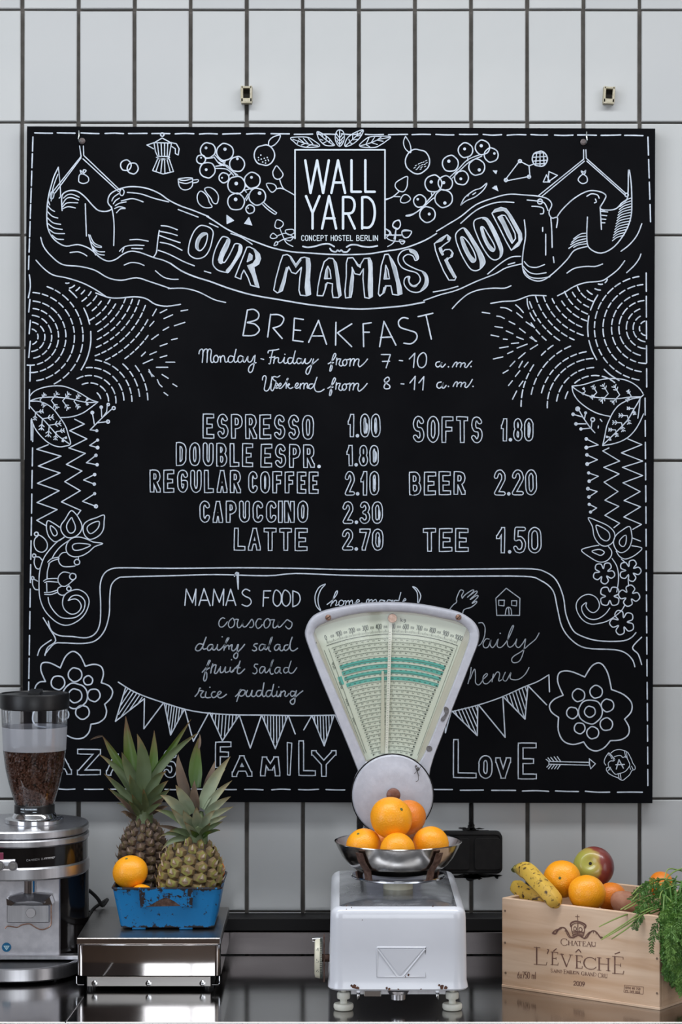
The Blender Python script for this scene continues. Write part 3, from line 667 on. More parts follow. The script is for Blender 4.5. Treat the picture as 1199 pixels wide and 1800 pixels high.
T((470, 430, 3.997),
  'c s 110,75 140,70 165,85 200,140 235,95 260,88 295,98 302,140 296,250 304,350 275,360 232,355 222,320 228,240 240,160 200,205 170,195 150,155 135,200 125,260 105,325 70,340 45,320 60,240 90,130',
  'Fs f 270,92 295,98 302,140 296,250 304,350 270,360 262,300 272,180 / s f 150,155 130,205 122,260 100,325 75,338 108,240 130,160 / s f 150,72 170,90 200,140 235,95 240,110 200,165 165,110',
  'c s 432,95 460,98 485,130 500,210 518,355 500,372 462,372 455,330 458,275 420,268 405,320 390,360 350,358 355,300 375,200 400,120 / c s 425,152 440,180 448,238 402,240 412,180',
  'Fs f 460,98 485,130 500,210 518,355 500,370 488,300 475,180 / s f 428,268 405,275 398,350 412,300 / s f 425,152 412,180 405,240 425,238 428,190',
  'c s 565,95 600,92 640,145 655,140 680,98 720,95 735,130 738,240 738,365 715,378 685,372 680,330 672,240 675,170 650,212 615,205 595,160 605,230 598,320 588,370 550,375 545,330 555,220 555,130',
  'Fs f 705,98 735,115 738,240 738,365 712,376 705,300 710,180 / s f 595,160 590,200 575,300 572,370 590,365 605,300 608,220 / s f 600,92 640,145 655,140 665,120 655,165 630,150',
  'c s 825,70 850,68 880,110 905,160 920,230 940,300 946,345 920,355 880,350 868,290 830,290 815,340 790,362 780,345 790,250 800,150 / c s 832,145 848,180 858,240 820,242 828,190',
  'Fs f 850,68 880,110 905,160 920,230 940,300 946,345 915,355 905,270 880,180 / s f 840,290 815,300 805,355 825,340 / s f 832,145 825,190 822,240 845,240 838,190',
  'c 945,160 920,120 922,80 950,45 1000,32 1045,50 1062,95 1040,112 1022,80 985,70 955,95 975,135 1040,170 1110,200 1130,255 1115,300 1060,335 1000,325 962,280 968,235 1000,225 995,260 1020,290 1060,275 1075,240 1050,200 985,180',
  'Ff 1000,32 1045,50 1062,95 1048,108 1030,70 1000,52 / f 1080,185 1110,200 1130,255 1115,300 1070,330 1100,280 1105,230 / f 985,230 1000,225 1000,260 1025,285 1060,275 1040,300 1000,285')
T((750, 340, 6.661),
  'c s 90,590 160,530 240,485 280,520 265,560 205,600 160,640 185,690 215,660 270,655 310,700 300,740 255,760 240,790 290,880 345,980 330,1015 260,1015 200,910 140,770 105,670',
  'Fs f 90,590 160,530 240,485 225,510 180,560 / s f 160,625 140,640 150,680 180,730 205,720 195,690 180,640 / s f 245,745 205,780 250,880 315,990 345,980 300,880 250,790 / s f 240,485 285,520 265,560 240,545 / s f 290,655 315,700 300,740 275,735 290,700',
  'c 345,470 380,430 430,405 480,440 560,560 640,690 680,780 675,830 620,890 560,905 500,870 420,740 360,600 340,520 / c 400,515 440,520 500,590 560,700 575,780 540,808 500,770 440,660 410,580',
  'Ff 430,405 480,440 560,560 640,690 680,780 675,830 625,885 620,800 580,680 510,550 450,450 / f 400,515 430,530 460,600 520,720 575,780 540,808 500,770 440,660 410,580',
  'c 560,320 620,290 690,285 740,330 800,430 860,560 890,660 870,740 800,780 730,740 650,620 590,490 555,390 / c 635,395 670,400 720,480 780,580 800,640 780,680 730,650 670,540 640,450',
  'Ff 690,280 740,330 800,430 860,560 890,660 875,740 850,760 855,680 810,560 750,430 690,320 650,300 / f 630,395 660,400 680,470 730,580 790,650 800,660 780,680 730,650 670,540 640,450',
  'c s 765,235 800,190 870,165 930,180 990,260 1060,380 1110,470 1115,540 1080,610 990,665 930,560 850,400 / c s 835,280 880,255 920,260 980,360 1035,470 1040,530 1000,585 950,500 890,370',
  'Fs f 765,235 800,190 870,165 930,180 990,260 1060,380 1110,470 1115,540 1080,610 990,665 1020,620 1075,560 1070,480 1000,350 940,240 900,205 830,215 / s f 835,280 885,258 930,350 990,480 1020,570 1000,585 950,500 890,370')

# --- logo block
L = (500, 220, 5.995)
logo.D(*L, 2.5, 's c 112,262 1060,262 1060,1200 / s 112,262 112,1195')
logo.mb = MB(); logo.D(*L, 2.5, 's 112,1195 112,260 1060,260 1060,1195')
logo.D(*L, 4.2, 's 220,372 275,715 345,372 408,715 468,372 / s 495,715 565,372 640,715 / s 515,605 620,605 / s 707,370 707,702 805,702 / s 853,370 853,702 952,702')
logo.D(*L, 4.2, 's 228,748 297,925 370,748 / s 297,925 297,1090 / s 397,1090 470,748 545,1090 / s 418,982 528,982 / s 618,1090 618,760 / 618,758 690,760 728,790 740,845 725,905 690,930 618,932 / s 668,930 742,1090 / s 820,1090 820,760 / 820,760 880,762 930,810 950,880 950,960 930,1035 890,1078 820,1078')
for wd, x0, x1 in (('CONCEPT', 530, 575.5), ('HOSTEL', 582, 620), ('BERLIN', 627, 664)):
    for c, a, z in layout(wd, x0, x1, 2.4):
        for st in glyph(c, a, 414, z, 423): logo.line(st, 1.3, False)
draw.D(*L, 2.0, ' c 65,135 150,125 250,130 320,170 370,210 350,228 240,235 150,215 100,175 / c 345,70 400,90 470,140 510,190 525,215 440,215 390,180 355,130 / c 582,50 620,70 632,130 615,190 582,225 550,190 535,130 550,70 / c 830,50 740,80 670,130 640,190 645,225 710,205 770,160 810,110 / c 1120,122 1000,118 900,125 840,160 790,212 830,232 950,235 1010,210 1070,170')
draw.D(*L, 1.9, '90,150 180,180 270,205 350,215 / 150,160 135,195 / 200,140 250,195 / 150,140 200,180 / 250,140 300,200 / 180,210 225,190 / 240,225 285,205 / 355,80 420,140 515,212 / 400,100 405,125 / 440,120 440,160 / 480,160 470,185 / 380,150 405,160 / 410,190 440,175 / 582,60 582,220 / 550,90 582,130 615,90 / 545,125 582,165 622,125 / 555,165 582,200 610,165 / 825,58 730,140 650,215 / 770,80 765,110 / 720,110 720,150 / 680,150 690,180 / 800,110 765,115 / 770,150 725,155 / 715,195 690,185 / 1110,128 1000,150 900,190 800,218 / 1020,125 980,155 / 950,130 920,175 / 890,140 860,200 / 1040,170 980,160 / 980,205 920,185 / 900,230 860,205')

# --- BREAKFAST
K = (300, 380, 3.0)
menu.D(*K, 2.8, 's 405,495 382,628 / 405,495 440,492 465,515 455,545 405,560 / 405,562 445,570 468,600 440,628 382,630 / s 527,518 512,637 / 527,520 570,520 597,540 580,575 540,590 / s 540,590 588,645 / s 700,545 653,538 645,655 698,662 / s 650,600 685,603 / s 728,665 780,550 822,675 / s 748,632 805,632 / s 872,560 870,680 / s 955,568 880,615 955,688 / s 1058,562 1015,568 1018,688 / s 1015,612 1048,612 / s 1102,688 1125,555 1188,680 / s 1108,640 1168,637')
menu.D(560, 380, 3.0, 2.8, '472,540 445,535 422,555 430,585 470,600 512,615 518,645 490,672 450,670 / s 525,530 603,512 / s 567,522 595,648')

# --- opening hours, joined script
S1 = (340, 605, 4.6115)
script.D(*S1, 2.5, '45,78 50,55 62,42 74,42 78,62 76,100 72,148 / 76,75 90,45 108,40 114,60 110,148 / 112,70 125,42 140,42 146,60 140,105 142,138 152,149 165,140 / c 185,90 168,102 164,130 178,148 196,140 201,112 194,95 / 190,92 205,108 218,98 221,145 / 220,115 235,95 250,98 254,120 258,142 270,145 284,132 / 325,102 300,95 284,112 283,138 300,148 320,136 330,108 / 346,42 334,95 330,130 340,148 358,135 / 402,102 380,94 364,108 362,136 376,148 394,136 406,102 402,132 414,147 430,125 442,98 440,130 452,146 472,136 490,98 / 500,90 494,150 480,212 460,230 446,212 456,180 480,160 508,150 / s 548,118 570,124')
script.D(*S1, 2.5, '605,72 610,55 640,50 670,46 692,40 / 645,50 632,100 622,155 612,158 / 618,108 650,105 660,100 / 660,110 650,155 / 652,130 668,112 690,112 688,140 700,152 722,140 738,110 / 738,108 734,145 748,156 768,140 / d 742,82,5 / 800,112 775,112 764,135 775,158 798,150 808,122 / 826,55 812,115 808,145 820,158 840,140 / 870,118 848,115 838,140 850,158 870,148 880,118 876,145 888,158 905,120 / 908,118 905,148 920,158 942,145 958,118 / 974,120 956,180 938,232 922,244 912,226 926,192 968,160 1012,122')
S2 = (570, 605, 4.282)
for dy, dx in ((0, 0), (184, -3)):
    script.D(570 + dx / 4.282, 605 + dy / 4.282, 4.282, 2.5, '30,148 50,135 75,108 88,80 78,70 64,100 50,160 42,200 52,198 60,170 52,148 70,138 / 95,105 90,155 / 92,130 104,112 125,112 / 122,118 112,150 128,165 145,150 / c 158,115 140,130 140,155 155,162 170,145 168,122 / 165,118 185,115 198,112 192,165 / 194,140 212,112 228,115 220,160 / 224,138 245,112 262,118 256,150 265,170 285,158 308,135 326,112')
script.D(*S2, 2.6, 's 430,78 498,78 466,178 / s 438,130 492,128 / s 565,123 590,125 / s 640,112 682,68 672,175 / c 740,65 712,90 702,130 712,168 740,176 765,150 770,100 760,72 / 868,132 845,138 840,160 855,172 875,158 885,135 878,165 892,172 912,150 / d 935,170,6 1105,168,6 / 965,172 985,140 1000,138 995,170 / 998,155 1018,138 1032,145 1025,172 / 1028,155 1050,140 1062,150 1056,168 1070,175 1090,150 1110,128')
script.D(*S2, 2.6, 'c 472,250 452,270 462,290 492,312 490,332 462,336 450,322 462,295 488,272 486,252 / s 578,298 600,300 / s 645,292 685,242 678,342 / s 712,292 750,245 742,345 / 880,285 855,292 848,318 865,332 885,318 895,290 888,325 902,330 918,310 / d 935,318,6 1120,318,6 / 970,318 985,290 1002,285 998,320 / 1000,305 1020,288 1035,292 1028,320 / 1030,305 1052,288 1065,295 1058,318 1072,325 1095,300 1115,265')
script.D(*S1, 2.4, '560,290 563,268 578,255 590,272 580,330 575,368 592,380 612,365 628,320 638,265 / 632,320 628,362 640,378 656,355 670,305 655,292 642,275 656,262 680,268 702,255 / 655,352 674,340 684,326 676,316 664,332 667,354 684,354 700,342 712,326 704,316 692,332 696,356 712,356 735,330 762,290 768,278 758,285 754,320 752,358 / 754,340 772,322 780,326 764,342 / 764,342 784,360 806,350 / 820,347 842,338 850,322 840,315 826,334 832,357 852,353 870,335 / 868,320 865,362 / 866,340 884,318 898,322 895,362 / 896,340 912,318 926,322 922,350 932,358 / 965,322 945,325 934,345 946,362 968,348 980,322 / 1002,268 988,310 980,350 995,382 1030,384 1060,365')

# --- drinks and prices: letters drawn as outlines
def outlined(txt, x0, x1, y0, y1, gap, W0=8.6, w=2.1, dy=0.0, shear=0.0, ink=menu):
    n = max(1, len(txt) - 1)
    for i, (c, a, z) in enumerate(layout(txt, x0, x1, gap)):
        o = W0 / 2; yy = dy * i / n
        if c == '.':
            ink.disc((a + z) / 2, y1 + yy - 3, 3.2); continue
        if c == ' ': continue
        gs = glyph(c, a + o, y0 + o + yy, z - o, y1 - o + yy, shear, .35)
        ink.lift = 0
        for st in gs: ink.line(st, W0, False)
        for st in gs: mask.line(st, W0 - 2 * w, False)
for t_, x0, x1, y0, y1, dy in (('ESPRESSO', 356, 552, 727, 771, 2), ('DOUBLE', 309, 445, 777, 819, 2), ('ESPR.', 458, 564, 780, 822, 1),
        ('REGULAR', 263, 424, 825, 866, 1), ('COFFEE', 436, 560, 828, 867, 1), ('CAPUCCINO', 350, 542, 880, 919, 0), ('LATTE', 411, 541, 927, 968, 1),
        ('SOFTS', 725, 849, 731, 778, 1), ('BEER', 719, 819, 829, 871, -1), ('TEE', 743, 824, 928, 970, 0)):
    outlined(t_, x0, x1, y0, y1, 4.2, w=1.9, dy=dy)
for t_, x0, x1, y0, y1 in (('1.00', 611, 669, 727, 769), ('1.80', 609, 666, 782, 820), ('2.10', 606, 667, 828, 871), ('2.30', 602, 673, 881, 921),
        ('2.70', 601, 674, 929, 968), ('1.80', 880, 938, 735, 776), ('2.20', 868, 944, 825, 871), ('1.50', 872, 952, 926, 973)):
    outlined(t_, x0, x1, y0, y1, 2.2, 7.8, 1.9)
for x, y in ((645, 753), (660, 751), (661, 803), (659, 851), (667, 905), (667, 953), (931, 757)):
    script.lift = .0008; script.D(x, y, 1, 2, 'f -2,-9 1,-8 2,0 0,9 -2,6'); script.lift = 0
for t_, x0, x1, y0, y1 in (('F', 378, 407, 1303, 1350), ('A', 407, 444, 1327, 1366), ('M', 457, 493, 1329, 1365), ('L', 524, 556, 1301, 1364), ('Y', 547, 592, 1318, 1366),
        ('L', 796, 838, 1299, 1368), ('O', 841, 866, 1327, 1369), ('V', 870, 899, 1331, 1369), ('E', 910, 944, 1305, 1370), ('Z', 135, 178, 1316, 1363), ('A', 186, 222, 1324, 1364), ('S', 286, 312, 1316, 1368), ('A', 88, 127, 1324, 1362)):
    outlined(t_, x0, x1, y0, y1, 0, 10.5, 2.1)
menu.D(350, 1180, 4.0, 2.1, 's c 620,500 652,505 640,730 622,728')

# --- homemade food panel
H = (280, 980, 3.33)
menu.D(*H, 2.4, 's 150,280 158,185 195,265 215,185 212,280 / s 232,280 262,182 298,282 / s 245,250 285,250 / s 312,280 320,185 352,262 378,185 375,280 / s 390,280 418,185 448,280 / s 402,252 438,252 / 530,195 505,185 485,205 500,225 530,240 538,265 515,285 485,275 / s 608,285 612,195 652,195 / s 610,235 640,235 / c 685,190 670,215 668,262 690,285 712,262 712,215 / c 738,190 722,215 720,262 742,285 765,262 765,215 / s 782,285 782,195 / 782,195 815,210 825,245 810,275 782,288 / 440,110 450,88 465,92 / 463,90 462,185 / 455,90 458,140 462,185')
menu.D(*H, 2.1, '972,155 935,175 912,225 918,280 942,310 / 972,158 945,190 930,235 932,275 945,308')
Q = (540, 1010, 2.855)
menu.D(*Q, 2.1, '530,60 550,70 570,105 560,140 / 530,62 552,90 555,140')
menu.D(*Q, 2.0, '100,150 125,130 148,100 152,82 142,90 128,130 118,158 / 125,145 142,128 148,140 142,155 158,150 / c 172,128 160,138 162,155 178,152 184,138 / 182,135 195,132 192,155 / 194,142 208,130 212,150 / 212,140 225,128 230,150 240,150 / 240,142 262,135 255,125 245,140 255,150 275,142 / 295,150 300,128 310,125 308,150 / 310,135 325,125 328,150 / 328,135 345,125 350,150 / 385,130 368,128 362,145 375,148 390,130 / 425,130 405,128 400,145 415,148 430,128 / 470,90 460,130 / 455,130 438,130 435,145 / 480,135 495,128 490,120 480,135')
Y1 = (310, 1075, 4.996)
soft.D(*Y1, 2.3, '425,60 405,55 382,75 373,105 382,132 405,135 430,115 448,90 / c 490,60 465,85 458,120 475,142 505,125 512,85 500,60 / 505,75 525,68 545,70 / 545,70 535,105 540,138 560,138 580,110 590,75 582,115 592,135 612,132 / 612,132 635,105 660,70 672,78 680,115 665,138 645,138 / 745,68 720,65 700,95 700,125 715,148 740,135 755,115 / c 800,62 775,85 770,120 785,145 812,130 825,95 815,68 / 815,75 840,72 860,72 / 862,72 850,110 852,140 868,142 890,120 902,75 892,120 900,138 918,130 / 918,130 945,100 972,72 990,80 1015,98 1012,130 990,152 968,140 960,128')
soft.D(*Y1, 2.6, '240,292 205,282 180,300 168,330 185,345 212,335 235,300 / 262,225 245,270 232,310 240,330 262,325 / 318,290 292,292 272,320 282,342 305,330 325,295 318,325 332,338 355,315 362,290 / 362,290 358,325 372,340 395,325 425,290 455,245 462,232 445,240 425,300 418,340 / 425,320 445,298 460,300 462,330 / 462,310 490,290 485,330 500,345 525,325 540,290 / 545,290 535,340 540,385 525,412 505,400 510,375 545,350 575,320 600,288 / d 403,222,6')
soft.D(*Y1, 2.6, '712,282 690,285 680,300 700,315 705,335 685,345 668,338 / 772,290 748,288 730,310 730,335 748,340 770,318 782,288 775,325 790,335 / 790,335 820,290 840,235 842,225 828,245 815,300 812,335 828,350 / 910,292 882,290 862,315 868,338 890,335 912,300 908,330 925,345 945,330 / 980,292 955,298 945,325 960,342 985,325 1000,290 / 1018,225 1005,260 998,300 1005,335 1030,345 1065,322')
Y2 = (310, 1150, 4.996)
soft.D(*Y2, 2.6, '228,158 262,118 292,70 298,55 285,60 268,110 250,170 240,220 250,235 265,215 268,170 258,145 290,120 / 320,85 310,120 302,165 / 308,125 330,95 350,95 / 350,95 340,140 335,165 355,165 380,125 / 388,110 385,150 395,162 415,150 430,115 / 432,112 428,150 440,160 462,150 470,140 / 475,115 472,145 485,158 505,145 / 560,60 545,110 535,155 545,170 565,165 600,130 / s 515,120 560,118 / 490,150 520,120 545,95 / d 485,48,6')
soft.D(*Y2, 2.3, '715,88 692,88 685,108 705,128 708,155 690,172 672,165 / 775,112 750,110 732,135 735,162 755,162 780,120 / 780,118 778,150 792,162 825,120 848,60 855,48 842,60 828,110 822,150 835,175 850,170 / 912,118 885,115 865,142 872,165 892,160 912,125 908,155 922,168 / 980,118 955,118 942,145 958,165 985,150 / 1008,60 995,100 985,140 998,165 1025,162 1058,118')
soft.D(*Y2, 2.6, '165,370 190,340 205,300 212,298 / 205,320 220,320 240,325 / 238,325 215,355 222,378 245,378 / 262,330 255,370 272,382 300,378 / d 295,290,6 / 340,330 320,332 308,355 318,378 338,378 358,362 / 358,362 382,350 394,334 380,326 364,342 364,368 380,383 408,376 440,352')
soft.D(*Y2, 2.6, '520,370 545,345 565,305 548,360 530,415 / 552,345 575,315 605,322 595,355 570,368 555,360 / 625,318 612,350 625,372 650,360 665,318 / 668,318 660,360 680,372 702,355 / 745,318 718,320 702,345 715,370 740,360 755,325 / 770,252 762,300 755,350 768,372 790,355 / 832,318 805,320 788,345 800,372 825,362 842,325 / 855,265 845,310 838,350 852,372 880,355 / 885,325 880,360 895,372 912,350 / d 900,288,6 / 920,325 915,370 / 920,340 945,322 958,335 952,362 968,370 990,345 / 1040,330 1012,325 1002,350 1015,370 1038,355 1052,325 / 1055,320 1042,370 1040,420 1022,440 1002,425 1005,405 1035,385 1080,345 1110,322')
# Daily Menu (crop 780,980 x3)
Z = (780, 980, 3.0)
thin.D(*Z, 2.1, '185,345 205,345 218,370 215,415 200,450 185,465 / 240,430 222,430 208,455 215,475 235,470 250,432 245,460 258,475 275,455 285,432 / 288,430 282,465 298,475 318,460 345,420 368,365 362,362 345,400 335,450 345,472 365,465 385,435 / 385,430 380,462 395,475 415,455 430,430 / 432,430 420,500 400,545 370,555 358,540 370,520 410,495 450,460 485,430 503,398 / d 298,400,4')
thin.D(*Z, 2.1, '145,580 140,620 128,665 / 140,640 155,600 165,590 168,630 168,660 185,672 205,650 / 205,645 230,620 225,612 208,630 210,660 230,665 255,640 / 262,615 255,655 / 258,640 280,605 295,612 290,650 305,645 / 325,605 312,640 330,650 355,605 350,635 370,645 400,640 430,615 450,580')
thin.D(*Z, 2.1, 's c 275,215 330,162 402,215 400,305 280,305 / s c 290,225 320,225 318,255 290,252 / s c 358,228 385,228 384,255 358,252 / 325,302 330,272 342,262 355,272 358,302 / s 342,265 345,302')
thin.D(*Z, 2.1, '30,275 50,250 68,235 68,215 85,175 98,172 105,180 95,200 98,215 / 98,215 115,195 150,172 158,178 125,210 / 125,210 168,178 175,186 140,220 / 140,222 175,200 180,208 150,240 / 152,242 172,230 172,240 145,262 118,270 105,278 100,295')

# --- double frame line round the food panel
draw.D(0, 0, 1, 2.5, '79,1152 84,1138 98,1126 88,1106 76,1086')
draw.D(0, 0, 1, 2.5, '66,1152 72,1138 90,1125 / 85,1092 90,1108 104,1117 128,1119 152,1121 168,1113 176,1094 177,1060 176,1030 182,1010 196,1000 220,998 300,999 420,998 520,999 600,1001 700,1001 770,1001 860,1000 935,1000 960,1006 978,1020 990,1048 995,1080 1006,1106 1020,1117 1050,1126 1090,1127 1108,1122 1118,1112')
draw.D(0, 0, 1, 2.5, '79,1150 95,1132 110,1130 145,1131 168,1126 184,1108 192,1080 193,1050 196,1028 208,1016 225,1014 300,1012 380,1010 470,1012 520,1008 600,1011 700,1013 800,1013 920,1013 950,1020 972,1038 980,1070 988,1102 1005,1125 1030,1139 1080,1142 1100,1148 1112,1160 1116,1172 / 1128,1120 1112,1138 1122,1150 1128,1168')
# --- bunting
draw.D(0, 0, 1, 2.6, '208,1199 240,1218 290,1236 340,1250 400,1256 470,1257 530,1258 590,1257')
draw.D(0, 0, 1, 2.3, '790,1252 838,1240 880,1226 920,1208 945,1198 965,1186')
def flag(a, b_, tip, hatch=0, ink=draw):
    ink.line([a, tip, b_], 2.2, False)
    for i in range(hatch):
        t = (i + .8) / (hatch + .6); p = (a[0] + (b_[0] - a[0]) * t, a[1] + (b_[1] - a[1]) * t)
        s = 1 - abs(2 * t - 1) * .95
        q = (p[0] + (tip[0] - (a[0] + b_[0]) / 2) * s * .9, p[1] + (tip[1] - (a[1] + b_[1]) / 2) * s * .92)
        ink.line([p, q], 1.8, False)
flag((221, 1208), (254, 1228), (203, 1268), 6); flag((254, 1228), (287, 1236), (253, 1281)); flag((289, 1237), (324, 1247), (300, 1292), 7)
flag((325, 1247), (367, 1253), (340, 1303)); flag((369, 1253), (420, 1258), (391, 1302), 8); flag((421, 1258), (459, 1259), (440, 1315))
flag((461, 1259), (506, 1258), (484, 1316), 8); draw.line([(507, 1258), (519, 1290)], 2.2); draw.line([(547, 1260), (534, 1283)], 2.2); flag((549, 1259), (587, 1258), (570, 1311), 7); draw.line([(590, 1258), (618, 1320)], 2.2)
flag((795, 1250), (840, 1239), (839, 1293), 7); flag((842, 1240), (884, 1226), (888, 1296)); flag((886, 1226), (928, 1206), (923, 1264), 7)
draw.line([(930, 1207), (961, 1239)], 2.2); draw.line([(965, 1187), (966, 1216)], 2.2); flag((783, 1265), (793, 1250), (783, 1288))

# --- big flowers
def flower(ink, cx, cy, petals, rings, rc, w=2.4, gap=.06):
    n = len(petals)
    for i in range(n):
        a0, a1, r0, bulge = petals[i]
        pts = []
        for k in range(9):
            t = k / 8; a = radians(a0 + (a1 - a0) * t); rr = r0 * (1 + bulge * sin(pi * t))
            pts.append((cx + rr * cos(a), cy + rr * sin(a)))
        ink.line(pts, w)
    for x, y, r, q in rings:
        ink.line([(x + r * cos(k * pi / 8), y + r * q * sin(k * pi / 8)) for k in range(16)], w, True, True)
pl = [(-70, -28, 50, .55), (-28, 22, 50, .38), (22, 70, 48, .45), (70, 118, 50, .48), (118, 160, 50, .4), (160, 202, 50, .36), (202, 250, 50, .42), (250, 290, 50, .6)]
def scallop(ink, pts, w=2.4):
    """petal outline through cusp points, bulging outwards by h"""
    for (x0, y0, x1, y1, bx, by) in pts:
        ink.line([(x0, y0), ((x0 * 2.2 + bx * 1.6) / 3.8 + (bx - (x0 + x1) / 2) * .28, (y0 * 2.2 + by * 1.6) / 3.8 + (by - (y0 + y1) / 2) * .28), (bx, by), ((x1 * 2.2 + bx * 1.6) / 3.8 + (bx - (x0 + x1) / 2) * .28, (y1 * 2.2 + by * 1.6) / 3.8 + (by - (y0 + y1) / 2) * .28), (x1, y1)], w)
scallop(draw, [(106, 1174, 150, 1171, 128, 1145), (150, 1171, 178, 1200, 178, 1172), (178, 1200, 184, 1238, 198, 1215), (184, 1238, 160, 1273, 184, 1262), (160, 1273, 116, 1292, 146, 1297), (80, 1198, 106, 1174, 74, 1166), (80, 1198, 66, 1240, 62, 1208), (66, 1240, 80, 1278, 58, 1268)])
draw.D(0, 0, 1, 2.4, 'o 132,1223,22 / o 132,1223,12 / o 132,1186,12 / o 102,1200,12 / o 155,1196,8 / o 165,1222,11 / o 145,1252,12 / o 112,1256,9 / o 92,1232,10')
scallop(draw, [(1028, 1190, 1075, 1212, 1056, 1166), (1075, 1212, 1098, 1264, 1110, 1235), (1098, 1264, 1073, 1302, 1104, 1292), (1073, 1302, 1026, 1304, 1048, 1320), (1026, 1304, 982, 1261, 990, 1302), (982, 1261, 990, 1222, 966, 1240), (990, 1222, 1028, 1190, 984, 1182)], 2.3)
draw.D(0, 0, 1, 2.2, 'o 1038,1251,21 / o 1037,1251,9.5 / o 1017,1222,11 / o 1048,1216,11 / o 1068,1240,11 / o 1066,1273,11 / o 1042,1288,10.5 / o 1019,1280,9.5 / o 1006,1253,10')
# arrow and hands seal (crop 950,1290 x5.995)
E = (950, 1290, 5.995)
draw.D(*E, 2.0, 's 90,290 515,300 515,330 90,320 90,290 / s c 515,262 580,315 530,368 520,330 / s 60,268 90,292 / s 80,252 110,290 / s 110,248 145,290 / s 145,242 180,288 / s 178,240 212,288 / s 68,350 95,322 / s 85,368 118,325 / s 118,368 150,325 / s 150,368 180,325 / s 180,370 210,325')
draw.D(*E, 1.6, '745,200 780,175 830,165 880,175 920,195 940,230 960,270 975,310 998,345 995,375 965,385 940,430 905,462 870,488 840,480 815,462 770,445 720,415 695,380 700,355 / 690,330 672,300 680,260 700,225 720,200 740,215 760,240 780,260 / 720,345 715,310 740,285 770,285 785,270 / 780,240 820,228 850,230 870,250 900,235 915,260 930,290 942,320 935,345 900,390 860,410 820,420 790,425 760,395 745,370 725,350 / 720,205 725,230 / 735,210 750,260 / 755,230 770,275 / 885,180 900,250 / 905,185 915,255 / 940,345 950,375 / 960,340 975,370 / 820,425 830,470 / 840,415 850,475 / 700,360 720,350 735,380 / 710,390 740,350')
draw.D(*E, 2.2, 's 800,370 828,270 875,362 / s 795,325 885,322')

# --- zigzags, berries twigs and scrolls, left (crop 30,640 x3.46) and right (crop 900,640 x3.46)
ZL = (30, 640, 3.46); ZR = (900, 640, 3.46)
draw.D(*ZL, 2.4, 's 190,490 120,518 268,560 130,620 262,662 124,725 256,770 122,842 244,885 120,950 180,985 / s 350,335 410,365 320,405 425,455 315,510 415,543 300,610 395,650 290,715 385,770 270,838 388,890 365,920')
draw.D(*ZL, 2.3, 's 470,365 458,295 / s 485,405 445,400 470,375 525,320 580,270 / s 512,262 515,320 / s 550,245 545,290 525,320 / s 485,358 550,350 / d 458,295,12 485,405,10 / o 512,262,7 / o 555,246,7 / o 588,268,9 / o 553,350,9')
draw.D(*ZL, 2.3, 's 490,462 442,495 490,508 / s 480,555 422,600 485,612 / s 470,672 405,705 470,730 / s 470,790 398,835 480,865 / d 490,462,10 490,508,12 480,555,11 487,612,11 472,672,11 470,730,11 472,788,10 / o 480,865,9')
draw.D(*ZR, 2.2, 's 590,510 552,528 655,590 558,628 652,668 560,718 645,775 565,828 650,865 565,920 655,968 620,995 / s 705,455 790,490 665,540 795,590 672,628 795,678 675,722 780,775 682,830 782,868 680,930 788,975 735,1005')
draw.D(*ZR, 2.2, 's 452,455 525,492 452,508 / s 456,552 520,582 458,608 / s 466,662 525,682 470,712 / s 462,758 518,775 468,808 / s 470,853 515,875 478,900 / d 452,455,11 452,508,12 456,552,11 458,608,12 466,662,10 470,712,11 462,758,12 468,808,11 470,853,10 478,900,10')
draw.D(1000, 660, 7.993, 2.3, 's 150,500 200,590 290,720 365,805 / s 60,545 180,580 / s 235,530 222,600 / s 100,680 240,680 / s 325,640 315,730 / s 175,752 300,740 / d 125,470,36 60,545,26 100,680,26 170,752,24 235,525,22 / o 335,620,26 / s 440,615 465,645 / s 415,710 412,740')
G = (40, 890, 7.494)
draw.D(*G, 2.2, 'c 632,60 560,170 505,250 510,330 560,395 620,415 700,395 765,330 780,250 740,160 690,90 / c 640,150 585,230 580,290 610,345 655,350 690,310 690,250 660,180 / c 1070,115 970,150 860,190 800,250 800,340 840,410 900,435 1000,390 1060,310 1072,200 / c 1005,200 930,215 860,260 850,310 890,360 950,330 1000,270 / 485,275 410,225 330,190 312,280 340,390 400,455 440,465 500,440 545,405 / c 370,255 365,300 395,370 425,390 455,360 430,300 / c 1055,490 930,470 840,430 740,405 650,420 590,480 570,560 600,630 680,665 780,650 870,600 950,530 / c 895,512 800,490 700,490 655,520 670,570 720,580 800,560')
draw.D(*G, 2.2, 'o 180,365,25 / c 190,400 220,380 290,430 325,500 310,570 250,605 180,575 150,500 160,430 / o 150,650,22 / 160,680 150,740 175,810 215,825 240,790 / 165,665 220,670 255,710 / o 130,945,18 / 130,970 130,1030 160,1090 200,1100 / 150,960 195,985 / 545,410 450,470 340,590 270,700 225,850 215,1000 225,1200 290,1370 410,1500 520,1560 620,1560 740,1500 830,1400 875,1260 840,1160 760,1105 690,1098 600,1130 540,1190 525,1290 560,1370 640,1420 720,1400 770,1330 750,1260 690,1220 600,1240 / 600,1240 640,1190 700,1170 770,1190 820,1260 800,1370 720,1450 620,1475 500,1460 410,1380 350,1280 335,1200 / 625,440 510,520 430,610 385,690 / 350,760 325,860 320,945 / 315,1015 318,1120')
draw.D(*G, 2.1, '330,735 380,690 475,670 / 340,760 390,720 480,690 / 275,985 330,955 460,950 / 290,1005 340,990 460,1000 / 285,1135 370,1130 450,1105 / 290,1160 380,1160 460,1130 / 580,605 520,615 475,670 480,740 530,790 620,795 690,785 / o 715,735,36 / 735,665 735,700 / 620,880 540,865 480,910 465,980 500,1040 550,1055 600,1030 670,970 / o 660,925,42 / 510,1055 465,1080 465,1140 510,1170 560,1165 / o 608,1085,28 / 605,1030 615,1060')
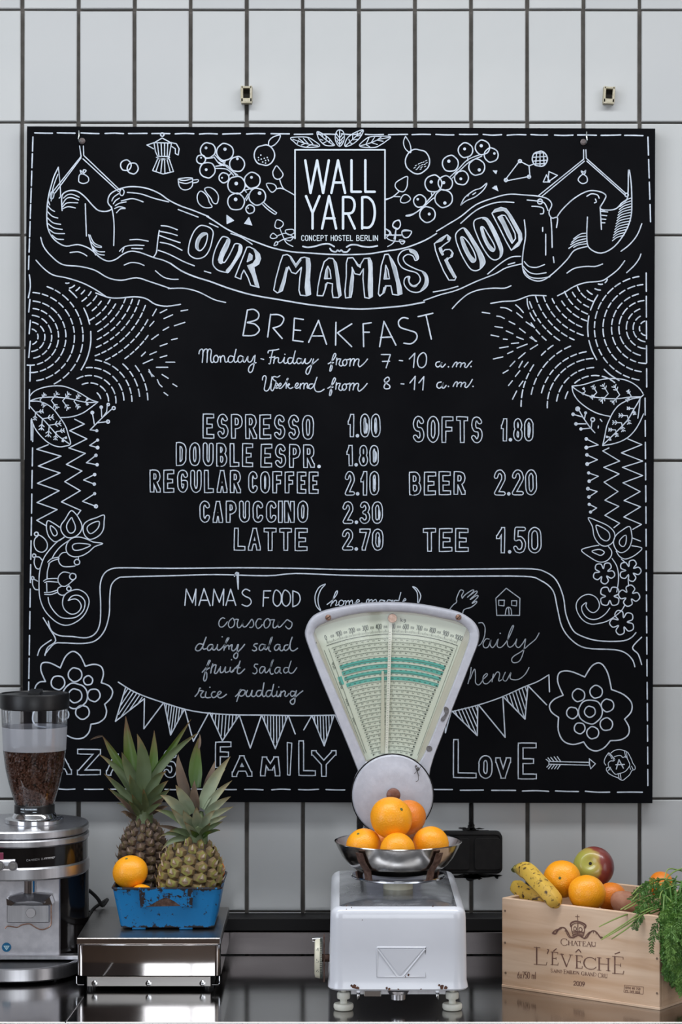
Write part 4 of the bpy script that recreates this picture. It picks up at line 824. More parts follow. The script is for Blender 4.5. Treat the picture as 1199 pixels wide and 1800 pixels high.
G2 = (1010, 890, 6.207)
draw.D(*G2, 2.0, 'c 150,125 250,160 360,210 425,270 440,330 410,400 340,435 270,410 215,330 195,220 / c 235,208 300,230 370,280 385,340 350,378 290,350 255,290 / c 598,220 520,260 450,320 425,400 460,480 520,505 590,460 625,370 622,290 / c 560,315 500,360 490,410 530,440 560,400 / 265,425 180,440 75,478 160,550 260,605 340,600 395,550 405,490 370,440 / c 190,490 270,470 325,500 290,535 240,520 / 625,430 735,455 690,510 620,555 550,575 490,545 455,490 / 630,345 720,380 / 410,570 460,650 480,750 475,850 460,935 / 510,575 545,605 / 585,790 590,870')
def quatre(ink, cx, cy, r, a0, n=5, w=2.0):
    pts = []
    for k in range(n):
        a = radians(a0 + 360 * k / n)
        for da, rr in ((-.5, .42), (-.33, .92), (0, 1.12), (.33, .92)):
            t = a + da * 2 * pi / n; pts.append((cx + r * rr * cos(t), cy + r * rr * sin(t)))
    ink.line(pts, w, True, True)
quatre(draw, 1061.5, 1007, 17.5, -60); quatre(draw, 1107.5, 1003, 17.5, -70); quatre(draw, 1072, 1048, 17.5, -45, 4); quatre(draw, 1106, 1047, 17, -80, 4); quatre(draw, 1094, 1094, 20, -40, 5)
draw.D(*G2, 2.0, '385,1110 340,1170 270,1220 200,1235 130,1210 85,1150 80,1090 130,1050 125,1090 160,1140 210,1160 260,1120 270,1060 230,990 150,960 70,990 20,1060 30,1150 90,1240 180,1285 280,1275 360,1250 440,1200 510,1140 550,1075')

# --- big veined leaves
def veins(ink, o, k, base, tip, n, ln, w=1.7, side=(1, -1), bend=0):
    bx, by = base; tx, ty = tip; dx, dy = tx - bx, ty - by; Ln = sqrt(dx * dx + dy * dy); ux, uy = dx / Ln, dy / Ln
    for i in range(n):
        t = .12 + .74 * i / (n - 1); px, py = bx + dx * t, by + dy * t
        e = ln * sin(pi * min(1, t * .9 + .12)) * random.uniform(.85, 1.1)
        for s in side:
            vx, vy = ux * .62 - uy * s * .8, uy * .62 + ux * s * .8
            q = (px + vx * e, py + vy * e)
            ink.line([(o[0] + px / k, o[1] + py / k), (o[0] + q[0] / k, o[1] + q[1] / k)], w, False)
            for f, sg in ((.5, 1), (.5, -1), (.8, 1), (.8, -1)):
                c, d = px + vx * e * f, py + vy * e * f; a = radians(48) * sg
                wx, wy = vx * cos(a) - vy * sin(a), vx * sin(a) + vy * cos(a)
                ink.line([(o[0] + c / k, o[1] + d / k), (o[0] + (c + wx * e * .3) / k, o[1] + (d + wy * e * .3) / k)], w, False)
V1 = (40, 660, 7.494)
draw.D(*V1, 2.2, '95,270 150,210 250,165 380,140 520,140 640,175 760,235 900,320 990,350 / 990,350 900,420 800,490 700,530 600,550 490,555 / 95,335 200,300 350,285 500,290 640,310 760,340 860,355 980,352 / 100,340 200,340 300,370 400,440 480,540 560,660 600,780 630,900 560,930 480,940 380,910 280,840 190,740 140,650 115,570 / 100,410 180,500 280,590 370,690 450,780 540,850 620,905 / 95,335 95,345')
veins(draw, V1[:2], V1[2], (130, 320), (940, 350), 5, 150); veins(draw, V1[:2], V1[2], (110, 430), (600, 890), 5, 140)
V2 = (1000, 660, 7.993)
draw.D(*V2, 2.2, '45,150 200,130 350,85 500,50 650,45 780,60 900,110 990,180 1040,250 / 1020,300 1050,270 / 45,155 60,240 120,340 220,430 350,510 460,550 580,575 / 50,160 150,230 270,285 400,310 550,325 700,325 850,305 1010,300 / 1010,310 900,325 780,370 690,430 620,520 570,620 530,720 505,850 475,985 / 475,985 600,965 720,930 830,870 920,780 990,670 1050,540 / 480,975 600,860 720,740 830,620 900,500 960,400 1005,320 / 1000,320 990,450 970,600')
veins(draw, V2[:2], V2[2], (980, 300), (110, 210), 5, 155); veins(draw, V2[:2], V2[2], (960, 400), (510, 940), 5, 140)

# --- fields of short dashes that follow circles
def arcs_field(ink, c, radii, a0, a1, keep, L=10.5, gap=5.0, w=2.3):
    for j, r in enumerate(radii):
        a = radians(a0) + random.uniform(0, .3)
        while a < radians(a1):
            l = L * random.uniform(.8, 1.15) / r
            l = min(l, .6); am = a + l / 2
            x, y = c[0] + r * cos(am), c[1] + r * sin(am)
            if keep(x, y):
                ink.line([(c[0] + r * cos(a + l * t), c[1] + r * sin(a + l * t)) for t in (0, .5, 1)], w, True)
            a += l + gap * random.uniform(.8, 1.2) / r
def ribL(x):   # lower ribbon line over the left field
    t = [(50, 462), (64, 458), (90, 483), (130, 495), (160, 505), (190, 523), (220, 522), (260, 524), (275, 536), (330, 536)]
    for (a, b), (c, d) in zip(t, t[1:]):
        if x <= c: return b + (d - b) * (x - a) / (c - a)
    return 536
arcs_field(draw, (53, 592), (14, 26, 38, 50, 63, 78, 93), -88, 92, lambda x, y: x > 54 and y > ribL(x) + 18 and y < 676, 12, 5)
draw.line([(53 + 107 * cos(radians(a)), 592 + 107 * sin(radians(a))) for a in (-28, -20, -12)], 2.3); draw.line([(53 + 107 * cos(radians(a)), 592 + 107 * sin(radians(a))) for a in (-5, 5, 15, 24, 33)], 2.3)
draw.line([(53 + 107 * cos(radians(a)), 592 + 107 * sin(radians(a))) for a in (-50, -45, -40)], 2.3)
out1 = lambda x, y: (x - 53) ** 2 + (y - 592) ** 2 > 112 ** 2
arcs_field(draw, (118, 488), (10, 19, 28, 38, 49, 61, 73, 85, 97, 109, 121, 133, 146, 160, 175, 190), 2, 178, lambda x, y: out1(x, y) and y > ribL(x) + 5 and y < 632 and x > 56 and x < 262, 9.5, 4.6)
arcs_field(draw, (158, 706), (20, 33, 46, 60, 74, 88, 102, 118, 140, 156), -150, -5, lambda x, y: out1(x, y) and y > 630 + (x - 160) * .12 and x > 120 and x < 268 and not (x < 170 and y > 678), 12, 5)
def ribR(x):
    t = [(855, 533), (905, 526), (935, 519), (985, 518), (1005, 504), (1035, 498), (1060, 494), (1095, 462), (1140, 462)]
    for (a, b), (c, d) in zip(t, t[1:]):
        if x <= c: return b + (d - b) * (x - a) / (c - a)
    return 462
arcs_field(draw, (1137, 577), (13, 24, 36, 49, 62, 77, 92), 88, 272, lambda x, y: x < 1133 and y > ribR(x) + 6 and not (y > 668), 12, 5)
out2 = lambda x, y: (x - 1137) ** 2 + (y - 577) ** 2 > 108 ** 2
for aa in ((148, 158, 168), (172, 182, 192), (118, 128, 136), (198, 207, 214)): draw.line([(1137 + 104 * cos(radians(a)), 577 + 104 * sin(radians(a))) for a in aa], 2.3)
arcs_field(draw, (1056, 488), (12, 22, 33, 44, 56, 68, 80, 93, 106, 119, 132, 146, 160, 175, 190), 2, 178, lambda x, y: out2(x, y) and y > ribR(x) + 5 and y < 600 and x > 932, 10.5, 5)
arcs_field(draw, (1046, 714), (26, 40, 54, 68, 84, 97, 114, 130, 150, 168), 178, 345, lambda x, y: out2(x, y) and y > 606 + (1010 - x) * .02 and x > 915 and not (x > 1003 and y > 668 + abs(x - 1050) * .1) and not (x < 950 and y < 640), 12, 5)

draw.D(30, 440, 3.0, 2.6, '415,225 450,238 490,250 540,252 620,245 680,255 730,285 790,295 862,285')
draw.D(30, 440, 3.0, 2.4, 's 755,330 790,312 / s 865,320 900,314 / s 775,360 820,340 / s 770,422 800,405 / s 830,398 885,380 / s 710,470 745,445 / s 815,472 845,465 / s 755,505 792,492 / s 700,550 735,535 / s 755,565 790,555 / s 785,590 832,590 / s 665,597 715,575 / s 735,617 795,617 / s 765,655 797,675 / s 695,640 722,665 / 740,682 750,705 765,720 / s 822,705 843,718 / s 775,750 795,765 / s 700,400 722,375 / s 715,345 735,310')
draw.D(780, 440, 3.0, 2.4, 's 203,327 243,333 / 280,347 300,350 320,360 / s 270,402 310,408 / s 250,447 290,455 / s 345,375 375,390 / s 330,425 365,440 / s 315,468 335,470 / s 385,457 420,470 / s 357,492 395,488 / s 295,515 340,508 / s 262,573 312,562 / s 337,545 365,532 / s 387,515 440,495 / s 455,460 490,480 / s 457,522 495,498 / s 395,570 430,540 / s 350,612 375,585 / s 313,648 340,632 / s 425,615 445,590 / s 378,665 402,635 / s 342,713 362,688 / s 398,717 418,690 / s 363,785 385,742 / 300,302 330,305 358,320 / 380,288 400,305 420,328 / s 385,330 415,355 / s 400,412 430,435 / 440,255 442,285 450,310 / 455,330 465,350 480,372 / s 435,378 470,402')
for k, n_, m_ in ((border, 'chalk_border', 'chalk'), (draw, 'chalk_drawing', 'chalk'), (fillk, 'chalk_shading', 'chalk_fill'), (title, 'chalk_title', 'chalk'),
                  (menu, 'chalk_lettering', 'chalk'), (script, 'chalk_handwriting', 'chalk'), (soft, 'faint_handwriting', 'chalk_soft'), (thin, 'faint_handwriting', 'chalk_soft'),
                  (logo, 'printed_logo', 'logo'), (mask, 'letter_core', 'board')):
    k.mb.build(n_, m_, bb)['kind'] = 'stuff'

# hooks that hold the board
def board_hook(px, py, label, flip=1):
    r = thing('wall_hook', W(px, py, BD), label, 'hook', 'hooks holding the blackboard')
    b = MB(); b.lathe((0, 0, 0), [(P(5.5, BD), 0), (P(5.5, BD), .0015), (P(3, BD), .003)], 18)
    b.v = [Vector((p.x, -p.z, p.y)) + W(px + 2.5 * flip, py + 12, BD) + Vector((0, -.0005, 0)) for p in b.v]; b.build('washer', 'washer', r)
    b = MB(); b.tube([W(px + 1, py + 11, BD - .001), W(px - 3 * flip, py + 13, BD - .006), W(px - 4.5 * flip, py + 8, BD - .012), W(px - 3 * flip, py + 2, BD - .012), W(px - 3.5 * flip, py - 6, BD - .006)], [.0012] * 5, 8); b.build('hook_arm', 'hook', r)
board_hook(142, 236, 'small zinc hook and washer near the top left corner of the blackboard')
board_hook(1028, 238, 'small zinc hook and washer near the top right corner of the blackboard', -1)

def wall_plug(px, py, label, tilt=0):
    r = thing('wall_plug', W(px, py, WD), label, 'plug', 'square plugs on the tiles')
    rot = Matrix.Rotation(tilt, 3, 'Y'); c = W(px, py, WD); s = WD / FPX
    b = MB()
    for cx, cz, hx, hz in ((-8, 1, 2, 14), (8, 1, 2, 14), (0, 12.5, 9, 1.8), (0, -11, 9.5, 4.5)):
        b.bbox(c + rot @ Vector((cx * s, -.010, cz * s)), (hx * s, .009, hz * s), .0006, rot)
    b.build('plug_frame', 'bracket', r)
    b = MB(); b.box(c + Vector((0, -.004, .001)), (7 * s, .003, 12 * s), rot); b.build('plug_hole', 'dark', r)
wall_plug(434, 169, 'small ivory square plug on a dark joint above the blackboard, left of centre')
wall_plug(1069, 170, 'small ivory square plug within a tile above the right end of the blackboard', .06)

# ================================================================ coffee grinder (left)
GX, GD = -.5487, 3.95                                   # plan centre of its body
gr = thing('coffee_grinder', (GX, GD - WD, ZC), 'aluminium and black coffee grinder with clear bean hopper at the left edge', 'grinder')
def gz(py, d=GD): return HC - (py - 900) * d / FPX      # height above worktop of a photo row at distance d
def sell(rx, ry, z, n=48, e=2.3, cx=GX, cy=GD - WD, squash=1.0):
    out = []
    for k in range(n):
        a = 2 * pi * k / n; c, s = cos(a), sin(a)
        out.append(Vector((cx + rx * math.copysign(abs(c) ** (2 / e), c), cy + ry * math.copysign(abs(s) ** (2 / e), s), ZC + z)))
    return out
def sband(z0, z1, r, name, m, bev=.002, ry=None, top=True, parent=None):
    ry = ry or r; b = MB()
    b.loops([sell(r - bev, ry - bev, z0), sell(r, ry, z0 + bev), sell(r, ry, z1 - bev), sell(r - bev, ry - bev, z1), sell(r * .5, ry * .5, z1)], True, True)
    return b.build(name, m, parent or gr)
R0 = .1205
sband(.2400, .2530, R0, 'top_disc', 'alu', .0025); sband(.2265, .2385, R0 + .0005, 'upper_ring', 'alu', .0025)
sband(.1940, .2265, R0 - .0015, 'black_band', 'black_gloss', .0005)
sband(.1720, .1940, R0 + .001, 'lower_ring', 'alu', .003)
# button plate on the ring and the buttons
def on_band(px, z, r=R0 + .001):
    x = (px - 599.5) * (GD - r * .9) / FPX; dx = x - GX; u = min(.999, abs(dx) / r)
    return Vector((x, GD - WD - r * (1 - u ** 2.3) ** (1 / 2.3), ZC + z))
b = MB(); pts = [on_band(px, .1985) + Vector((0, .002, 0)) for px in (-30, 5, 28)]
pts = [q_ + Vector((0, .0065, 0)) for q_ in pts]; b.tube(pts, .0118, 18, flat=1); b.build('button_plate', 'alu', gr)
for px in (2, 25):
    p = on_band(px, .1985); b = MB(); b.tube([p + Vector((0, -.002, 0)), p + Vector((0, -.0052, 0))], [.0082, .0078], 18); q = b.build('push_button', 'knob_metal', gr)
    b = MB(); b.tube([p + Vector((0, -.0052, 0)), p + Vector((0, -.0060, 0))], [.0052, .0048], 16); b.build('button_cap', 'steel_scale', q)
p = on_band(0, .2135, R0 - .0015); b = MB(); b.bbox(p + Vector((-.004, -.0002, 0)), (.0115, .001, .006), .0004); b.build('display', 'pink', gr)
# small lettering on the black band
def gfn(px, py, lift=0): return on_band(px, HC - (py - 900) * (GD - .118) / FPX, R0 - .0012 + lift)
ink = Ink(gfn)
for i, (c, a, z) in enumerate(layout('CAMREN BAVARD', 48, 94, 1.2)):
    for st in glyph(c, a, 1511 - i * .2, z, 1514.2 - i * .2): ink.line(st, .45, False)
ink.line([(79, 1510), (87, 1509.5)], 1.4, False); ink.line([(89, 1509), (93, 1511.5), (95, 1509)], 1.0, False)
q = ink.mb.build('maker_lettering', 'alu', gr); q['kind'] = 'stuff'
# lower body: flat brushed front, black rounded sides
ylow = 3.943 - WD
b = MB(); prof = []
def low(z):
    o = []
    for k in range(25):
        a = -pi / 2 + pi * k / 24
        o.append(Vector((GX + .004 + .113 * max(0, cos(a)) ** .55, GD - WD + .04 + (.055 if a < 0 else .07) * sin(a), ZC + z)))
    for k in range(25):
        a = pi / 2 + pi * k / 24
        o.append(Vector((GX - .004 - .113 * max(0, -cos(a)) ** .55, GD - WD + .04 + (.055 if sin(a) < 0 else .07) * sin(a), ZC + z)))
    return o
b.loops([low(.028), low(.1725)], True, True); b.build('body', 'black_gloss', gr)
xr = (105.5 - 599.5) * 3.93 / FPX
b = MB(); b.bbox(((xr - .61) / 2, 3.938 - WD, ZC + .1015), ((xr + .61) / 2, .010, .0715), .0015); front = b.build('front_panel', 'alu_panel', gr)
yf = 3.928 - WD
b = MB(); c0 = W(52, 1553, 3.915); b.cyl(Vector((c0.x, c0.y, ZC + .175)), Vector((c0.x, c0.y, ZC + gz(1569, 3.915))), .0105, 20); b.build('outlet_spout', 'chrome', gr)
# portafilter fork: hooded plate, side wings, knob, tray
k = lambda px, py, d=3.905: W(px, py, d)
b = MB()
top = [k(14, 1578), k(30, 1573), k(50, 1571), k(70, 1572), k(90, 1574)]
bot = [k(24, 1586, 3.89), k(38, 1585, 3.888), k(52, 1584, 3.886), k(66, 1585, 3.888), k(78, 1588, 3.89)]
b.loops([[p + Vector((0, .022, 0)) for p in top], top, bot, [p + Vector((0, .022, -.002)) for p in bot]], False, False, closed=False); b.build('fork_hood', 'alu', gr)
for pts in ([(11, 1579), (26, 1588), (20, 1592), (12, 1591)], [(87, 1577), (92, 1590), (76, 1590), (74, 1586)]):
    b = MB(); a_ = [k(x, y, 3.893) for x, y in pts]; b.add(a_ + [p + Vector((0, .03, 0)) for p in a_], [(0, 1, 2, 3), (7, 6, 5, 4), (0, 4, 5, 1), (1, 5, 6, 2), (2, 6, 7, 3), (3, 7, 4, 0)], 0, False); b.build('fork_wing', 'chrome', gr)
b = MB(); cc = (k(13, 1590, 3.915) + k(88, 1620, 3.915)) / 2; b.bbox(cc, (P(37, 3.915), .008, P(15.5, 3.915)), .001); b.build('fork_plate', 'alu', gr)
b = MB(); b.tube([k(54, 1605, 3.907), k(54, 1605, 3.893)], [P(8.5, 3.9), P(8, 3.9)], 24); b.build('clamp_knob', 'knob_metal', gr)
b = MB(); pts = [k(x, y, 3.90) for x, y in ((9, 1632), (14, 1628), (30, 1630), (38, 1626), (52, 1624), (62, 1630), (72, 1634), (82, 1632), (90, 1624), (90, 1600), (91, 1588))]
b.tube([Vector(q) for q in catmull(pts, 3)], .0011, 8); b.build('fork_lip', 'brass', gr)
b = MB(); c1 = k(11.5, 1665, 3.9278); b.tube([c1 + Vector((0, 0, 0)), c1 + Vector((0, -.0006, 0))], [P(8.2, 3.92)] * 2, 28); st = b.build('round_sticker', 'bandage', gr)
ink = Ink(lambda px, py, l=0: W(px, py, 3.9266 - l)); ink.line([(7, 1663), (16, 1663), (11.5, 1669.5)], 1.5, False, True); ink.line([(10, 1664.5), (13, 1664.5), (11.5, 1667)], .8, False, True); ink.mb.build('sticker_triangle', 'sticker', gr)
# foot plate with drip tray
def tray(r, ry, z, yo=0.0): return sell(r, ry, z, cy=GD - WD + yo)
b = MB(); b.loops([tray(.108, .112, .004), tray(.1115, .1165, .007), tray(.1115, .1165, .0255), tray(.109, .114, .027), tray(.104, .109, .0265), tray(.102, .107, .0225), tray(.05, .05, .0222)], True, True); b.build('foot_ring', 'alu', gr)
b = MB(); b.loops([tray(.100, .105, .0228), tray(.100, .105, .0242), tray(.04, .04, .0244)], True, True); b.build('drip_mat', 'black_plastic', gr)
b = MB(); b.bbox((GX - .002, 3.927 - WD, ZC + .0305), (.112, .012, .0035), .001); b.build('panel_sill', 'alu', gr)
for x in (-.09, .09):
    for y in (-.06, .07): b = MB(); b.cyl((GX + x * .8, GD - WD + y, ZC), (GX + x * .8, GD - WD + y, ZC + .006), .009, 12); b.build('rubber_foot', 'black_plastic', gr)
# hopper mount, collar, hopper, lid
HX, HY = -.519, GD - WD
b = MB(); b.lathe((HX, HY, ZC), [(.047, .252), (.0495, .254), (.0495, .2605), (.047, .262), (.0385, .2625), (.036, .268), (.0345, .270)], 48); b.build('hopper_mount', 'chrome', gr)
b = MB(); b.lathe((HX, HY, ZC), [(.0325, .2665), (.0342, .268), (.0340, .283), (.0325, .2845)], 48); col = b.build('hopper_collar', 'black_plastic', gr)
ink = Ink(lambda px, py, l=0: Vector(((px - 599.5) * (GD - .033) / FPX, HY - sqrt(max(0, (.0344 + l) ** 2 - ((px - 599.5) * (GD - .033) / FPX - HX) ** 2)), CZ - (py - 900) * (GD - .034) / FPX)))
for i, (c, a, z) in enumerate(layout('MAX MACKIECONIC', 36, 65, .7)):
    for s_ in glyph(c, a, 1422, z, 1424.2): ink.line(s_, .7, False)
ink.line([(36, 1428), (42, 1428)], 1, False); ink.line([(58, 1428), (64, 1428)], 1, False)
q = ink.mb.build('collar_lettering', 'logo', gr); q['kind'] = 'stuff'
def hprof(z):   # inner radius of the hopper by height
    t = [(.2835, .0325), (.300, .0375), (.3175, .0430), (.346, .0495), (.375, .0530), (.415, .0550), (.4495, .0562)]
    for (a, r1), (c, r2) in zip(t, t[1:]):
        if z <= c: return r1 + (r2 - r1) * (z - a) / (c - a)
    return t[-1][1]
def hwall(z0, z1, name, m):
    b = MB(); b.lathe((HX, HY, ZC), [(hprof(z0 + (z1 - z0) * i / 8), z0 + (z1 - z0) * i / 8) for i in range(9)], 64, cap0=False, cap1=False); return b.build(name, m, gr)
hwall(.2835, .3765, 'hopper', 'glass'); hwall(.3765, .4160, 'hopper_reflection_band', 'glare'); hwall(.4160, .4495, 'hopper_neck', 'glass')
b = MB(); b.lathe((HX, HY, ZC), [(.0562, .446), (.0585, .448), (.0595, .470), (.0580, .4725), (.0555, .4725), (.054, .4705), (.01, .4705)], 64); b.build('hopper_lid', 'black_plastic', gr)
b = MB(); b.loops([[Vector((HX + sx * w_, HY + y, ZC + z)) for y, z in ((-.012, .470), (-.012, .4735), (.03, .4775), (.03, .470))] for sx, w_ in ((-1, .010), (1, .010))], True, True, smooth=False); b.build('lid_grip', 'black_plastic', gr)
# power cable behind it
b = MB(); b.tube(catmull([W(148, 1560, 4.0), W(160, 1568, 4.03), W(172, 1580, 4.05), W(180, 1592, 4.07)] + [Vector((W(188, 1600, 4.08).x, 4.088 - WD, ZC + .10))], 5), .0032, 10)
b.tube(catmull([W(148, 1640, 4.0), W(156, 1620, 4.02), W(160, 1606, 4.04), W(166, 1596, 4.06), Vector((W(188, 1600, 4.08).x, 4.088 - WD, ZC + .10))], 5), .003, 10)
b.build('power_cable', 'cable', gr)
# coffee beans
b = MB()
ico = [(0, 0, -1), (.72, -.53, -.45), (-.28, -.85, -.45), (-.89, 0, -.45), (-.28, .85, -.45), (.72, .53, -.45), (.28, -.85, .45), (-.72, -.53, .45), (-.72, .53, .45), (.28, .85, .45), (.89, 0, .45), (0, 0, 1)]
icf = [(0, 1, 2), (1, 0, 5), (0, 2, 3), (0, 3, 4), (0, 4, 5), (1, 5, 10), (2, 1, 6), (3, 2, 7), (4, 3, 8), (5, 4, 9), (1, 10, 6), (2, 6, 7), (3, 7, 8), (4, 8, 9), (5, 9, 10), (6, 10, 11), (7, 6, 11), (8, 7, 11), (9, 8, 11), (10, 9, 11)]
def bean(c):
    rot = Euler((random.uniform(0, 6.3), random.uniform(0, 6.3), random.uniform(0, 6.3))).to_matrix(); s = random.uniform(.9, 1.12)
    b.add([rot @ Vector((p[0] * .0046 * s, p[1] * .0034 * s, p[2] * .0026 * s)) + Vector(c) for p in ico], icf)
z = .287
while z < .3725:
    r = hprof(z) - .0052; n = int(2 * pi * r / .0058)
    for kx in range(n):
        a = 2 * pi * (kx + random.random() * .6) / n; bean((HX + (r + random.uniform(-.0012, .0006)) * cos(a), HY + (r + random.uniform(-.0012, .0006)) * sin(a), ZC + z + random.uniform(-.002, .002)))
    n = int(n * .8)
    for kx in range(n):
        a = 2 * pi * random.random(); bean((HX + (r - .0045) * cos(a), HY + (r - .0045) * sin(a), ZC + z + random.uniform(-.002, .002)))
    z += .0046
for kx in range(330):
    a = 2 * pi * random.random(); r = (hprof(.372) - .005) * sqrt(random.random()); bean((HX + r * cos(a), HY + r * sin(a), ZC + .372 + random.uniform(-.003, .0035)))
tag(b.build('coffee_beans', 'bean', None, (HX, HY, ZC + .285)), 'dark roasted coffee beans filling the clear hopper of the grinder', 'coffee beans', kind='stuff')

# ================================================================ steel platform scale
PX0, PX1 = -.4345, -.2000
PF, PB, PH = 3.789, 4.088, .0870
ps = thing('platform_scale', ((PX0 + PX1) / 2, (PF + PB) / 2 - WD, ZC), 'low stainless steel platform scale with a mirror front, under the blue tin', 'scale')
xf0, xf1 = W(135, 0, PF).x, W(387.5, 0, PF).x
cxm = (xf0 + xf1) / 2; hw = (xf1 - xf0) / 2
b = MB()   # tray top: sheet with folded rim
b.bbox((cxm, (PF + PB) / 2 - WD, ZC + PH - .002), (hw, (PB - PF) / 2, .002), .0012); b.build('weighing_plate', 'steel_scale', ps)
b = MB(); b.bbox((cxm, PF + .0005 - WD, ZC + PH - .0052), (hw, .0018, .0050), .001); b.build('plate_lip', 'mirror', ps)
for s_ in (-1, 1): b = MB(); b.bbox((cxm + s_ * (hw - .001), (PF + PB) / 2 - WD, ZC + PH - .0052), (.001, (PB - PF) / 2, .005), .0005); b.build('side_lip', 'steel_scale', ps)
hz0, hz1 = .0250, .0745
b = MB(); rr = .010
def prx(z): return [Vector((cxm + sx, PF + y - WD, ZC + z)) for sx, y in [(-hw, (PB - PF) - .01), (-hw, .014)] + [(-hw + rr - rr * cos(t * pi / 8), .014 - .010 * sin(t * pi / 8)) for t in range(1, 5)] + [(hw - rr + rr * sin(t * pi / 8), .004 + .010 - .010 * cos(t * pi / 8)) for t in range(0, 5)] + [(hw, .014), (hw, (PB - PF) - .01)]]
b.loops([prx(hz0), prx(hz1)], True, True); b.build('housing', 'mirror', ps)
b = MB(); b.box((cxm, PF + .13 - WD, ZC + .0775), (hw - .006, .12, .0045)); b.build('load_cell_frame', 'black_matt', ps)
b = MB(); b.tube([(cxm - hw + .004, PF + .003 - WD, ZC + .0752), (cxm + hw - .004, PF + .003 - WD, ZC + .0752)], .0011, 6)
b.build('housing_edge', 'chrome', ps)
x0, x1 = W(152, 0, PF).x, W(370, 0, PF).x
b = MB(); b.bbox(((x0 + x1) / 2, PF + .011 - WD, ZC + .0145), ((x1 - x0) / 2, .003, .0078), .0006); strip = b.build('foot_strip', 'steel_scale', ps)
for px in (166, 261, 356):
    p = W(px, 1728.5, PF + .008); b = MB(); b.lathe((0, 0, 0), [(.0052, 0), (.0048, .0012), (.002, .0016)], 16); b.v = [Vector((q.x, -q.z, q.y)) + p for q in b.v]; sc = b.build('screw', 'chrome', ps)
    b = MB(); b.box(p + Vector((0, -.0017, 0)), (.0026, .0003, .0006)); b.box(p + Vector((0, -.0017, 0)), (.0006, .0003, .0026)); b.build('screw_slot', 'dark', ps)
for px in (142, 379):
    s_ = 1 if px > 200 else -1; b = MB(); b.tube([W(px - s_ * 6, 1731, PF + .004), W(px + s_ * 5, 1731, PF + .004), W(px + s_ * 7, 1728, PF + .004), W(px + s_ * 7, 1716, PF + .004)], .0010, 8); b.build('corner_bracket', 'chrome', ps)
b = MB(); b.box((cxm, PF + .15 - WD, ZC + .016), (hw - .012, .12, .011)); b.build('underframe', 'black_matt', ps)
for x in (-.095, .095):
    for y in (.035, .26): b = MB(); b.cyl((cxm + x, PF + y - WD, ZC), (cxm + x, PF + y - WD, ZC + .006), .009, 12); b.build('rubber_foot', 'black_plastic', ps)

# ================================================================ blue tin on the platform
TZ = PH + .0045; TF = 3.850; TB = 4.03
TXc = (W(293, 0, TF).x); 
tin = thing('blue_tin', (TXc, (TF + TB) / 2 - WD, ZC + PH), 'bright blue painted metal tin with chipped black edges, standing on the steel platform scale', 'tin')
def tinloop(t, ins=0.0, n=6, lift=0.0):
    """t 0 bottom .. 1 top; slight flare"""
    hx = P(165 / 2, TF) + (P(192 / 2, TF) - P(165 / 2, TF)) * t - ins; dy = (TB - TF) / 2 - .010 * (1 - t) - ins; r = .010; o = []
    for cx, cy, a0 in ((1, -1, -90), (1, 1, 0), (-1, 1, 90), (-1, -1, 180)):
        for k in range(n + 1):
            a = radians(a0 + 90 * k / n); o.append(Vector((TXc + cx * (hx - r) + r * cos(a), (TF + TB) / 2 - WD + cy * (dy - r) + r * sin(a), ZC + TZ + t * .066 + lift)))
    return o
b = MB()
ts = [0, .03, .06, .15, .3, .5, .7, .85, .93, .97, 1.0]; wr = [1, .8, .35, .0, 0, 0, .0, .15, .5, .8, 1]
b.loops([tinloop(t) for t in ts] + [tinloop(1.0, .0015), tinloop(.5, .0015), tinloop(.02, .0015)], True, True, wr + [1, .6, .3])
for i, p in enumerate(b.v):   # corners wear too
    l = tinloop(0.5); 
    if abs(abs(p.x - TXc) - .08) < .012 and abs(p.y - (TF - WD)) < .016: b.at[i] = max(b.at[i], .42)
b.build('tin_wall', 'blue', tin)
b = MB(); b.tube(tinloop(1.0) + [tinloop(1.0)[0]], .0019, 8, [1] * 29); b.build('rolled_rim', 'blue', tin)
for px in (243, 326):
    for yy in (TF + .014 - WD, TB - WD - .02):
        b = MB(); xx = W(px, 0, TF).x; b.cyl((xx - .011, yy, ZC + PH + .0031), (xx + .011, yy, ZC + PH + .0031), .003, 8); b.build('tin_foot', 'blue', tin)
def tinf(px, py, dd=0.0):   # point on the tin's sloping front
    z = HC - (py - 900) * TF / FPX - TZ; t = z / .066
    return W(px, py, TF + .010 * (1 - t) - dd)
def slab(name, pts, m, d0, d1, wear=0.0, parent=tin):
    b = MB(); a_ = [tinf(x, y, d0) for x, y in pts]; c_ = [tinf(x, y, d1) for x, y in pts]; n = len(pts)
    b.add(a_ + c_, [tuple(range(n)), tuple(range(2 * n - 1, n - 1, -1))] + [(i, (i + 1) % n, n + (i + 1) % n, n + i) for i in range(n)], wear, False)
    return b.build(name, m, parent)
slab('handle_recess', [(248, 1566), (330, 1566), (330, 1592), (250, 1594)], 'rust', .0006, -.0005)
slab('handle_strap', [(245, 1563), (332, 1563), (333, 1592), (320, 1594), (306, 1584), (292, 1577), (284, 1580), (262, 1592), (247, 1594)], 'blue', .0055, .0032, .62)
slab('handle_tab', [(244, 1563), (254, 1563), (257, 1594), (247, 1596)], 'blue', .0062, .0000, .9)
slab('handle_tab', [(330, 1563), (340, 1563), (338, 1596), (329, 1594)], 'blue', .0062, .0000, .9)

